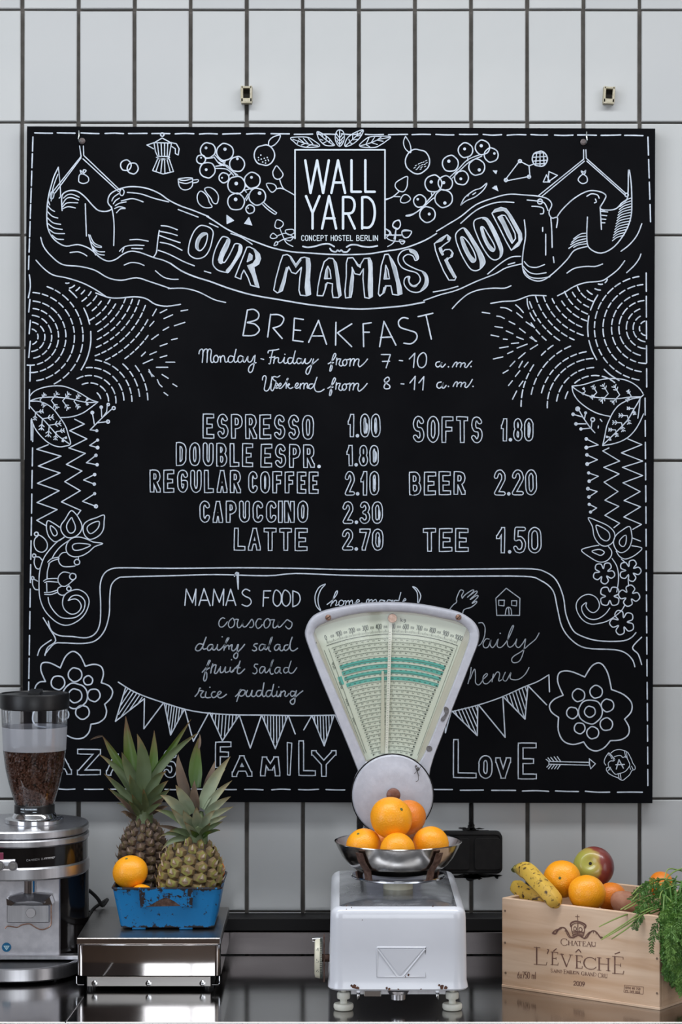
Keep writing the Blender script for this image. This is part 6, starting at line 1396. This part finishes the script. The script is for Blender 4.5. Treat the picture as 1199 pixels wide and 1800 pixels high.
# round hub cover
hc = W(690, 1397, FD)
b = MB(); R_ = P(71, FD)
b.lathe((0, 0, 0), [(R_ - .002, -.050), (R_, -.046), (R_, .010), (R_ - .0018, .0128), (R_ - .005, .0140), (R_ * .5, .0150), (.004, .0152)], 72, cap0=True, cap1=True)
b.v = [Vector((q.x, -q.z, q.y)) + hc for q in b.v]; b.build('hub_cover', 'enamel_fan', vs_)
b = MB(); b.tube([hc + Vector((R_ * 1.012 * cos(2 * pi * k / 48), -.0035, R_ * 1.012 * sin(2 * pi * k / 48))) for k in range(49)], .0013, 6); b.build('hub_rim', 'black_matt', vs_)
b = MB(); kp = W(691.5, 1397, FD - .03); b.lathe((0, 0, 0), [(.004, -.016), (.005, -.004), (.0095, -.001), (.0118, .005), (.011, .010), (.006, .0135), (.001, .0145)], 28); b.v = [Vector((q.x, -q.z, q.y)) + kp for q in b.v]; b.build('turned_knob', 'knobwood', vs_)
k4 = Ink(lambda x, y, l=0: W(x, y, FD) + Vector((0, -.0168, 0)))
for pts in ([(729, 1346), (733, 1354), (736, 1362)], [(740, 1345), (734, 1352), (728, 1358)], [(733, 1352), (735, 1368), (731, 1372)]): k4.line(pts, 1.1)
k4.disc(734, 1350, 3.4); k4.disc(731, 1345, 2.1)
q = k4.mb.build('scratches', 'chip', vs_); q['kind'] = 'stuff'
b = MB(); p = W(634, 1452, FD - .004); b.tube([p, p + Vector((0, .02, 0))], [P(5, FD)] * 2, 12); b.build('side_bolt', 'black_matt', vs_)

# cream column, ring, spider with straps
BX, BY = .0929, 3.79 - WD
b = MB(); b.lathe((BX, BY, ZC), [(.036, .1655), (.0365, .1672), (.030, .1680), (.027, .1676)], 48); b.build('column_ring', 'enamel_top', vs_)
b = MB(); b.lathe((BX, BY, ZC), [(.0242, .166), (.0242, .1835), (.022, .1845)], 40); b.build('column', 'cream', vs_)
b = MB(); b.lathe((BX, BY, ZC), [(.030, .1838), (.066, .1842), (.0755, .1868), (.0770, .1895), (.0750, .1905), (.066, .1872), (.02, .1868)], 56); b.build('spider_plate', 'chrome', vs_)
RB = .1022; bz = .243
bprof = [(.030, .1920), (.050, .1932), (.066, .1975), (.080, .2070), (.091, .2205), (.0985, .2345), (RB, bz)]
def br(z):
    for (r0, z0), (r1, z1) in zip(bprof, bprof[1:]):
        if z <= z1: return r0 + (r1 - r0) * (z - z0) / (z1 - z0)
    return RB
for a in (-128, -52, 42, 138):
    a = radians(a); pts = [(.070, .1885), (.0775, .1905), (br(.205) + .004, .205), (br(.222) + .004, .222), (br(.236) + .0035, .237)]
    b = MB(); n = len(pts); tv = Vector((-sin(a), cos(a), 0)) * .0068; vv = []
    for r_, z_ in pts:
        for o_ in (0, .0022):
            c_ = Vector((BX + (r_ + o_) * cos(a), BY + (r_ + o_) * sin(a), ZC + z_)); vv += [c_ - tv, c_ + tv]
    fs = []
    for i in range(n - 1):
        o = i * 4; fs += [(o, o + 1, o + 5, o + 4), (o + 2, o + 6, o + 7, o + 3), (o, o + 4, o + 6, o + 2), (o + 1, o + 3, o + 7, o + 5)]
    fs += [(0, 2, 3, 1), (4 * n - 4, 4 * n - 3, 4 * n - 1, 4 * n - 2)]
    b.add(vv, fs, 0, False); b.build('spider_strap', 'rust', vs_)
bowl = MB(); bowl.lathe((BX, BY, ZC), bprof + [(RB + .0016, bz + .0008), (RB + .0014, bz + .0022), (RB - .001, bz + .0012)] + [(r_ - .0012, z_ + .0012) for r_, z_ in bprof[-2::-1]], 80)
tag(bowl.build('steel_bowl', 'bowlsteel', None, (BX, BY, ZC + .192)), 'shiny round steel bowl full of oranges, cradled by four rusty straps of the scale', 'bowl')
gsp = 'oranges piled in the steel bowl'
orange(688, 1438, 3.775, 37.5, 'largest orange, on top of the pile in the steel bowl', gsp, 0, (.9, .5, .3))
orange(717, 1437, 3.835, 32, 'orange partly hidden behind the top one in the steel bowl', gsp, 0, (.2, 2.6, 1), 'orange_red')
orange(639, 1486, 3.775, 31, 'leftmost orange in the steel bowl', gsp, 0, (.2, -.6, .6))
orange(699, 1495, 3.735, 31, 'front middle orange in the steel bowl, low behind the rim', gsp, 0, (1.5, .6, .1))
orange(757, 1484, 3.775, 32, 'rightmost orange in the steel bowl', gsp, 0, (.5, .9, 2))
orange(676, 1484, 3.845, 31, 'orange wedged between the left and the top one in the steel bowl', gsp, 0, (2.5, .9, 2), 'orange_red')

# ================================================================ wooden wine crate (turned towards the right)
C0 = W(882.5, 1735, 3.825); C0.z = ZC
C1 = W(1160, 1776, 3.646); C1.z = ZC
CH = .1465; CDp = .245
ex = (C1 - C0); CL = ex.length; ex.normalize(); ey = Vector((-ex.y, ex.x, 0)); 
if ey.y < 0: ey = -ey
def cw(u, v, z): return C0 + ex * u + ey * v + Vector((0, 0, z))
crot = Matrix((ex, ey, Vector((0, 0, 1)))).transposed()
cr = thing('wine_crate', cw(CL / 2, CDp / 2, 0), 'pale pine wine crate with a burnt crown emblem, full of fruit at the right', 'crate')
def board(u0, u1, v0, v1, z0, z1, name, m='wood'):
    b = MB(); b.bbox(cw((u0 + u1) / 2, (v0 + v1) / 2, (z0 + z1) / 2), ((u1 - u0) / 2, (v1 - v0) / 2, (z1 - z0) / 2), .0008, crot); return b.build(name, m, cr)
TH = .009
board(0, CL, 0, TH, .0045, CH, 'front_board'); board(0, CL, CDp - TH, CDp, .0045, CH, 'back_board')
board(0, TH, TH, CDp - TH, .0045, CH, 'end_board'); board(CL - TH, CL, TH, CDp - TH, .0045, CH - .001, 'end_board'); board(-.0006, CL + .0006, -.0008, CDp, 0, .0048, 'bottom_board')
def cf(px, py, lift=0.0):
    """photo pixel on to the front face of the crate"""
    o = Vector((0, -WD, CZ)); dv = W(px, py, 4.0) - o; n = ey; t = (C0 - o).dot(n) / dv.dot(n)
    return o + dv * t - ey * (lift + .0003)
for px, py in ((888, 1601), (888, 1657), (889, 1710), (1155, 1685), (1155, 1746)):
    b = MB(); p = cf(px, py); b.tube([p + ey * .001, p - ey * .0004], [.0021, .0019], 12); b.build('nail_head', 'nail', cr)
ik = Ink(cf); CR = (950, 1590, 7.494)
def I(w_, s_): ik.D(*CR, w_, s_)
# crown and ribbons
I(1.1, 's 490,135 490,175 / s 462,158 515,160 / s 490,175 495,215')
I(3.0, '405,290 400,255 425,232 460,222 490,222 / 590,305 598,275 570,250 535,235 490,222')
I(1.5, '410,300 420,270 450,250 490,242 / 575,310 580,290 555,265 520,250 490,245 / 410,300 415,345 430,395 / 585,310 580,360 565,410 / s 495,225 492,390 / 430,395 490,380 560,400 / 425,410 490,395 560,415 / 430,425 500,408 560,430 / 440,310 455,290 475,310 470,340 450,345 440,325 / 510,320 525,300 550,320 545,350 520,355 512,335 / 425,350 490,355 575,365 / 430,370 490,365 570,380')
I(2.4, '160,375 200,385 230,340 270,305 320,310 360,360 395,425 430,435 / 165,378 185,350 220,330 / 820,438 790,430 760,390 720,350 680,350 640,390 610,435 575,445')
I(1.3, '190,390 220,365 250,320 280,300 / 330,330 350,380 380,430 440,440 460,420 / 800,450 770,400 730,370 / 650,360 610,400 580,440 545,420 / s 200,340 215,370 / s 340,325 325,350 / s 700,345 700,375 / s 750,365 735,390')
I(3.2, 's 170,378 195,384 / s 235,330 275,310 / s 800,432 822,438')
I(1.2, 's 395,430 470,425 / s 470,425 500,405 560,440')
# lettering: thick and thin strokes with serifs
def serif(x, y, w_, ang=4): I(1.1, 's %f,%f %f,%f' % (x - w_, y - ang * .06 * w_ * .2, x + w_, y + ang * .02 * w_))
def letters(seq, s):  # seq of (letter, x0, y0, x1, y1) in crop units
    for ch, x0, y0, x1, y1 in seq:
        tk, tn = 2.3 * s, 1.0 * s; w_ = x1 - x0; h_ = y1 - y0
        def q(a, c_): return '%f,%f' % (x0 + w_ * a, y0 + h_ * c_ + w_ * a * .075)
        def ln(wd, *pp, sh='s '): I(wd, sh + ' '.join(q(*p) for p in pp))
        if ch in 'EFL':
            ln(tk, (.22, 0), (.22, 1)); ln(tn, (0, 0), (1 if ch != 'L' else .5, 0)) ; ln(tn, (0, 1), (1 if ch != 'F' else .45, 1))
            if ch != 'L': ln(tn, (.22, .48), (.75, .48)); ln(tn, (1, 0), (1, .13)); ln(tn, (.75, .4), (.75, .57))
            if ch != 'F': ln(tn, (1, 1), (1.06, .82))
        elif ch == 'V': ln(tk, (.1, 0), (.52, 1)); ln(tn, (.9, 0), (.52, 1)); ln(tn, (-.05, 0), (.28, 0)); ln(tn, (.75, 0), (1.05, 0))
        elif ch == 'A': ln(tn, (.1, 1), (.5, 0)); ln(tk, (.5, 0), (.9, 1)); ln(tn, (.25, .65), (.75, .65)); ln(tn, (-.05, 1), (.25, 1)); ln(tn, (.72, 1), (1.08, 1))
        elif ch == 'H': ln(tk, (.15, 0), (.15, 1)); ln(tk, (.85, 0), (.85, 1)); ln(tn, (.15, .48), (.85, .48)); [ln(tn, (a - .15, c_), (a + .15, c_)) for a in (.15, .85) for c_ in (0, 1)]
        elif ch == 'M': ln(tn, (.1, 1), (.18, 0)); ln(tk, (.18, 0), (.5, .9)); ln(tn, (.5, .9), (.82, 0)); ln(tk, (.82, 0), (.9, 1))
        elif ch == 'N': ln(tn, (.1, 1), (.1, 0)); ln(tk, (.1, 0), (.9, 1)); ln(tn, (.9, 1), (.9, 0))
        elif ch == 'T': ln(tk, (.5, 0), (.5, 1)); ln(tn, (0, .1), (0, 0), (1, 0), (1, .1)); ln(tn, (.3, 1), (.7, 1))
        elif ch == 'U': ln(tk, (.15, 0), (.15, .7), (.3, .95), (.55, 1), (.8, .85), sh=''); ln(tn, (.85, 0), (.85, 1)); ln(tn, (0, 0), (.3, 0)); ln(tn, (.7, 0), (1, 0))
        elif ch == 'I': ln(tk, (.5, 0), (.5, 1)); ln(tn, (.1, 0), (.9, 0)); ln(tn, (.1, 1), (.9, 1))
        elif ch == 'C': ln(tk, (.12, .2), (.02, .5), (.12, .8), sh=''); ln(tn * 1.3, (.95, .18), (.75, .04), (.5, 0), (.25, .08), (.12, .2), sh=''); ln(tn * 1.3, (.12, .8), (.3, .95), (.6, 1), (.85, .93), (1, .78), sh=''); ln(tn, (.95, .02), (.96, .25))
        elif ch == 'G': ln(tk, (.12, .2), (.02, .5), (.12, .8), sh=''); ln(tn * 1.3, (.95, .18), (.5, 0), (.12, .2), sh=''); ln(tn * 1.3, (.12, .8), (.6, 1), (.9, .9), sh=''); ln(tk, (.9, .55), (.9, .95))
        elif ch == 'D': ln(tk, (.15, 0), (.15, 1)); ln(tn * 1.4, (0, 0), (.5, .02), (.9, .25), (.95, .6), (.7, .92), (.4, 1), (0, 1), sh='')
        elif ch == 'O': ln(tn * 1.5, (.5, 0), (.1, .25), (.05, .6), (.35, .98), (.7, .95), (.97, .6), (.9, .2), (.5, 0), sh='')
        elif ch == 'R': ln(tk, (.18, 0), (.18, 1)); ln(tn * 1.3, (0, 0), (.5, 0), (.75, .15), (.7, .42), (.2, .5), sh=''); ln(tk, (.4, .5), (1, 1)); ln(tn, (0, 1), (.38, 1))
        elif ch == 'S': ln(tn * 1.5, (.85, .15), (.5, 0), (.15, .15), (.3, .42), (.75, .6), (.85, .85), (.5, 1), (.1, .85), sh='')
        elif ch == '-': ln(tn, (.2, .5), (.8, .5))
        elif ch == '.': ln(tk, (.5, .55), (.55, .55))
letters([('L', -82, 562, 78, 785), ('E', 140, 625, 232, 790), ('V', 265, 652, 420, 810), ('E', 462, 670, 550, 835), ('C', 570, 690, 735, 845), ('H', 750, 700, 922, 862), ('E', 950, 682, 1092, 905)], 1.0)
I(1.8, '95,590 110,600 92,645 / s 175,612 210,582 / s 468,625 505,590 535,628 / s 985,650 1045,628')
letters([('C', 270, 445, 355, 535), ('H', 365, 478, 428, 530), ('A', 432, 480, 495, 536), ('T', 490, 482, 545, 540), ('E', 555, 486, 598, 545), ('A', 605, 490, 672, 548), ('U', 668, 495, 735, 548)], .62)
letters([('S', 135, 845, 165, 890), ('A', 172, 858, 208, 893), ('I', 212, 858, 222, 893), ('N', 226, 860, 256, 895), ('T', 260, 862, 285, 898), ('.', 285, 868, 300, 895), ('E', 308, 855, 340, 908), ('M', 345, 868, 385, 910), ('I', 390, 870, 400, 912), ('L', 404, 872, 425, 913), ('I', 428, 874, 438, 915), ('O', 442, 874, 472, 915), ('N', 478, 876, 512, 918),
         ('G', 540, 880, 580, 930), ('R', 588, 890, 618, 932), ('A', 620, 892, 655, 936), ('N', 660, 896, 692, 940), ('D', 698, 896, 738, 942), ('C', 760, 900, 800, 960), ('R', 808, 912, 838, 960), ('U', 845, 914, 885, 965)], .42)
def digits(s_, pts, wd):
    for ch, (x0, y0, x1, y1) in zip(s_, pts):
        for st in F[ch]: I(wd, 's ' + ' '.join('%f,%f' % (x0 + (x1 - x0) * a, y0 + (y1 - y0) * b_) for a, b_ in st))
digits('2009', [(440, 1008, 470, 1062), (480, 1012, 508, 1068), (516, 1016, 544, 1072), (552, 1018, 582, 1076)], 1.2)
def pxd(s_, x, y, w_, h_, gp, wd, sl=.03):
    for ch in s_:
        if ch != ' ':
            for st in F[ch]: ik.line([(x + w_ * WID.get(ch, 1) * a, y + h_ * b_) for a, b_ in st], wd, False)
        x += w_ * WID.get(ch, 1) + gp; y += sl * (w_ + gp)
pxd('6x750 ml', 910, 1708, 3.3, 11.5, 1.15, 1.0)
ik.line([(1098, 1731.5), (1131.5, 1735), (1130.5, 1747.5), (1097, 1744), (1098, 1731.5)], .7, False)
pxd('0118 40 750', 1100, 1734, 1.6, 3.8, 1.0, .6, .1); pxd('P1 149 008', 1100, 1740, 1.7, 3.8, 1.1, .6, .1)
q = ik.mb.build('burnt_lettering', 'brand', cr); q['kind'] = 'stuff'
# knot stain low on the front
# inner packing that the fruit lies on
b = MB(); rnd = random.Random(3); nx, ny = 16, 14; vv = []
for i in range(nx + 1):
    for j in range(ny + 1): vv.append(cw(TH + .001 + (CL - 2 * TH - .002) * i / nx, TH + .001 + (CDp - 2 * TH - .002) * j / ny, .098 + rnd.uniform(-.006, .006)))
base = [cw(u, v, .006) for u, v in ((TH + .001, TH + .001), (CL - TH - .001, TH + .001), (CL - TH - .001, CDp - TH - .001), (TH + .001, CDp - TH - .001))]
b.add(vv + base, [(i * (ny + 1) + j, i * (ny + 1) + j + 1, (i + 1) * (ny + 1) + j + 1, (i + 1) * (ny + 1) + j) for i in range(nx) for j in range(ny)] + [(len(vv), len(vv) + 1, len(vv) + 2, len(vv) + 3)])
tag(b.build('packing_paper', 'paper', None, cw(CL / 2, CDp / 2, .006)), 'dark brown packing under the fruit inside the wooden crate', 'packing', kind='stuff')

gcr = 'oranges in the wooden crate'
orange(988, 1545, 3.83, 33, 'orange between the bananas and the apple in the wooden crate', gcr, 0, (1.1, -1.1, .2))
orange(1032, 1570, 3.776, 33.5, 'orange at the front of the wooden crate, below the apple', gcr, 0, (.3, .4, 1.4))
orange(1075, 1578, 3.828, 27, 'darker orange half hidden at the right of the front one in the crate', gcr, 0, (1, .9, 2), 'orange_red')
orange(1163, 1556, 3.84, 24, 'orange just showing behind the green herbs in the crate', gcr, 0, (1, .9, 1), 'orange_red')
# apple
b = MB(); ls = []; at = []
ar = P(35.5, 3.88); nu, nv = 40, 24
prof = []
for i in range(1, nv):
    t = pi * i / nv; r_ = ar * (sin(t) ** .92) * (1 + .08 * cos(t - .3)); z_ = ar * .92 * cos(t)
    z_ -= ar * .20 * math.exp(-(t / .24) ** 2); z_ += ar * .22 * math.exp(-((pi - t) / .3) ** 2); prof.append((r_, z_, t))
for r_, z_, t in prof: ls.append([Vector((r_ * cos(2 * pi * j / nu), r_ * sin(2 * pi * j / nu), z_)) for j in range(nu)])
b.loops(ls, True, True)
b.at = [max(0.01, min(1, .10 + .30 * (prof[i][2] / 1.25) + .42 * (cos(2 * pi * j / nu - 0.1)) * min(1, prof[i][2] * 1.2))) for i in range(len(ls)) for j in range(nu)]
ap = b.build('apple', 'apple'); tag(ap, 'red and green apple on top of the oranges in the wooden crate', 'apple')
b = MB(); b.lathe((0, 0, 0), [(.0036, ar * .70), (.0026, ar * .785), (.001, ar * .78)], 12); b.build('calyx', 'dark', ap)
ap.location = W(1044, 1525, 3.88); ap.rotation_euler = (radians(66), radians(-14), radians(-14))
# bananas: one bunch of two
bn = thing('banana_bunch', cw(.03, .06, .11), 'two spotted yellow bananas leaning on the left end of the crate', 'bananas')
def banana(pts, rad, seed):
    b = MB(); pp = catmull([W(*p) for p in pts], 6); m = len(pp); ls = []; at = []
    for i, p in enumerate(pp):
        t = i / (m - 1); T_ = (pp[min(i + 1, m - 1)] - pp[max(i - 1, 0)]).normalized(); x = T_.cross(Vector((0, 1, 0))).normalized(); y = x.cross(T_)
        rr_ = rad * (min(1, .42 + 3.2 * t) if t < .2 else 1) * (1 if t < .78 else max(.30, 1 - ((t - .78) / .22) ** 1.6 * .68))
        ls.append([p + (x * cos(a) + y * sin(a)) * rr_ * (1 + .055 * cos(5 * a)) for a in [2 * pi * k / 20 for k in range(20)]])
        at.append(1.0 if t < .02 or t > .97 else (.05 + .05 * seed if t < .12 else .3 + .4 * t))
    b.loops(ls, True, True, at); o = b.build('banana', 'banana', bn); return o
banana([(908, 1527, 3.86), (926, 1531, 3.83), (944, 1549, 3.80), (962, 1568, 3.775), (974, 1583, 3.765), (977, 1592, 3.77)], P(15, 3.81), 0)
banana([(907, 1556, 3.89), (912, 1562, 3.87), (930, 1575, 3.85), (950, 1588, 3.84), (966, 1598, 3.84)], P(13.5, 3.86), 1)
b = MB(); b.tube([W(903, 1530, 3.865), W(907, 1524, 3.872), W(911, 1523, 3.878)], [P(5, 3.87), P(4, 3.87), P(4.2, 3.87)], 10); b.build('stalk', 'stalk', bn)
# red potato / root
b = MB(); pc_ = W(1108, 1592, 3.755)
ls = []
for i in range(1, 14):
    t = pi * i / 14; ls.append([pc_ + Matrix.Rotation(.5, 3, 'Y') @ Vector((.034 * cos(t) * -1, .021 * sin(t) * cos(a), .0215 * sin(t) * sin(a) * (1 + .1 * sin(3 * a + t)))) for a in [2 * pi * k / 20 for k in range(20)]])
b.loops(ls, True, True); tag(b.build('potato', 'potato', None, pc_), 'pinkish brown potato at the right end of the crate, under the herbs', 'potato')

# ================================================================ bunch of green herbs over the crate corner
hb = thing('herb_bunch', cw(CL - .02, .10, .12), 'big bunch of feathery green herbs hanging over the right corner of the crate', 'herbs')
rnd = random.Random(21)
def blade(b, p0, p1, w0, at0, at1, sag=Vector((0, 0, 0)), n=3):
    """thin flat leaf lobe"""
    d = (p1 - p0); s = d.cross(Vector((rnd.uniform(-.3, .3), 1, rnd.uniform(-.3, .3)))); s = s.normalized() * w0 if s.length > 1e-6 else Vector((w0, 0, 0))
    m = p0 + d * .45 + sag
    b.add([p0, m + s, p1, m - s], [(0, 1, 2, 3)], [at0, (at0 + at1) / 2, at1, (at0 + at1) / 2], False)
def frond(pts, width, dens, shade, fine=True, name='frond'):
    b = MB(); pp = catmull([W(*p) for p in pts], 6); m = len(pp)
    b.tube(pp, [.0011 * (1 - .6 * i / m) for i in range(m)], 5, [.55] * m)
    L = sum((pp[i + 1] - pp[i]).length for i in range(m - 1)); nseg = int(L / .0052 * dens)
    for k in range(nseg):
        t = .15 + .85 * k / nseg; i = min(m - 2, int(t * (m - 1))); f_ = t * (m - 1) - i; p = pp[i].lerp(pp[i + 1], f_); T_ = (pp[i + 1] - pp[i]).normalized()
        for s_ in (-1, 1):
            side = T_.cross(Vector((rnd.uniform(-.8, .8), 1, rnd.uniform(-.8, .8)))).normalized() * s_
            l = width * (sin(pi * min(1, t * .92 + .05)) ** .6) * rnd.uniform(.7, 1.15)
            dr = (side + T_ * .75 + Vector((0, 0, -.25))).normalized(); q = p + dr * l
            g_ = shade + rnd.uniform(-.25, .25)
            b.tube([p, p.lerp(q, .5) + Vector((0, 0, l * .08)), q], [.0007, .0006, .0004], 3, [max(.01, g_)] * 3, cap=False)
            for u in (.2, .32, .44, .56, .68, .80, .92):
                c_ = p.lerp(q, u)
                for s2 in (-1, 1):
                    sd = dr.cross(Vector((rnd.uniform(-.7, .7), 1, rnd.uniform(-.7, .7)))).normalized() * s2
                    e_ = c_ + (sd + dr * .8).normalized() * l * .34 * (1.15 - u * .6) * rnd.uniform(.8, 1.2)
                    blade(b, c_, e_, l * (.055 if fine else .075), max(.01, g_), max(.01, min(1, g_ + .15)))
    return b.build(name, 'herb', hb)
def stalk(pts, r0=.0014, r1=.0009, v0=.1, v1=.9):
    b = MB(); pp = catmull([W(*p) for p in pts], 7); m = len(pp)
    b.tube(pp, [r0 + (r1 - r0) * i / (m - 1) for i in range(m)], 6, [v0 + (v1 - v0) * i / (m - 1) + .01 for i in range(m)]); return b.build('stalk', 'herb_stem', hb)
# cut stalks poking out to the left
for pts in ([(1175, 1562, 3.75), (1140, 1572, 3.72), (1110, 1588, 3.69), (1091, 1599, 3.68)], [(1175, 1570, 3.74), (1138, 1578, 3.71), (1115, 1590, 3.68), (1098, 1599, 3.675)],
            [(1165, 1595, 3.72), (1120, 1602, 3.69), (1085, 1614, 3.675), (1053, 1629, 3.672)], [(1180, 1590, 3.70), (1140, 1602, 3.67), (1095, 1630, 3.65), (1057, 1652, 3.64)],
            [(1178, 1588, 3.70), (1135, 1600, 3.67), (1095, 1626, 3.65), (1060, 1648, 3.645)], [(1165, 1598, 3.69), (1130, 1612, 3.67), (1100, 1634, 3.65), (1075, 1651, 3.648)],
            [(1190, 1560, 3.74), (1150, 1558, 3.72), (1128, 1566, 3.70), (1112, 1582, 3.69)], [(1199, 1552, 3.75), (1165, 1545, 3.73), (1130, 1555, 3.71), (1112, 1572, 3.70)],
            [(1230, 1520, 3.74), (1199, 1527, 3.73), (1180, 1536, 3.72), (1160, 1560, 3.71)], [(1225, 1540, 3.74), (1195, 1530, 3.73), (1175, 1528, 3.72), (1168, 1545, 3.71)], [(1240, 1556, 3.74), (1205, 1552, 3.73), (1180, 1548, 3.72), (1150, 1556, 3.70)],
            [(1168, 1573, 3.655), (1166, 1600, 3.635), (1165, 1640, 3.625), (1171, 1665, 3.62), (1181, 1678, 3.62)], [(1169, 1574, 3.66), (1180, 1585, 3.64), (1186, 1600, 3.63)], [(1230, 1548, 3.70), (1190, 1556, 3.69), (1165, 1566, 3.68), (1160, 1580, 3.67)],
            [(1192, 1610, 3.63), (1196, 1628, 3.625), (1199, 1642, 3.62)]):
    stalk(pts)
FR = []
for pts, w_, sh in [
    ([(1170, 1560, 3.74), (1140, 1562, 3.72), (1120, 1572, 3.71), (1108, 1582, 3.70)], .012, .35), ([(1180, 1565, 3.73), (1150, 1575, 3.70), (1130, 1590, 3.68), (1118, 1605, 3.67)], .013, .4),
    ([(1150, 1595, 3.68), (1130, 1608, 3.665), (1120, 1622, 3.655), (1116, 1634, 3.65)], .010, .15), ([(1175, 1600, 3.66), (1155, 1625, 3.64), (1147, 1650, 3.63), (1146, 1676, 3.625)], .010, .2),
    ([(1170, 1545, 3.74), (1150, 1550, 3.72), (1135, 1560, 3.70), (1125, 1570, 3.69)], .012, .45), ([(1190, 1540, 3.74), (1180, 1555, 3.71), (1165, 1575, 3.69), (1150, 1595, 3.67)], .014, .45)]: FR.append((pts, w_, sh))
for k in range(84):
    x0 = 1172 + rnd.uniform(-10, 75); y0 = 1558 - max(0, x0 - 1175) * .45 + rnd.uniform(-6, 44); x1 = x0 + rnd.uniform(-16, 24); y1 = y0 + rnd.uniform(45, 195)
    x1 = max(1166 + (y1 - 1600) * .06, x1); y1 = min(y1, 1712 + (x1 - 1165) * 1.1)
    dd = 3.70 + rnd.uniform(-.065, .05) 
    FR.append(([(x0, y0, dd), (x0 * .6 + x1 * .4 + 3, y0 * .65 + y1 * .35, dd - .03), (x1 + 2, y0 * .3 + y1 * .7, dd - .05), (x1, y1, dd - .05)], rnd.uniform(.013, .022), rnd.uniform(.1, .9)))
for k in range(10):
    x0 = 1150 + rnd.uniform(0, 50); y0 = 1575 + rnd.uniform(-14, 20); a = rnd.uniform(0, 6.3)
    FR.append(([(x0, y0, 3.70), (x0 + 12 * cos(a), y0 - 6 + 5 * sin(a), 3.69), (x0 + 26 * cos(a), y0 + 12 * sin(a), 3.68)], .012, rnd.uniform(.3, .8)))
for pts, w_, sh in FR: frond(pts, w_, 1.0, sh)
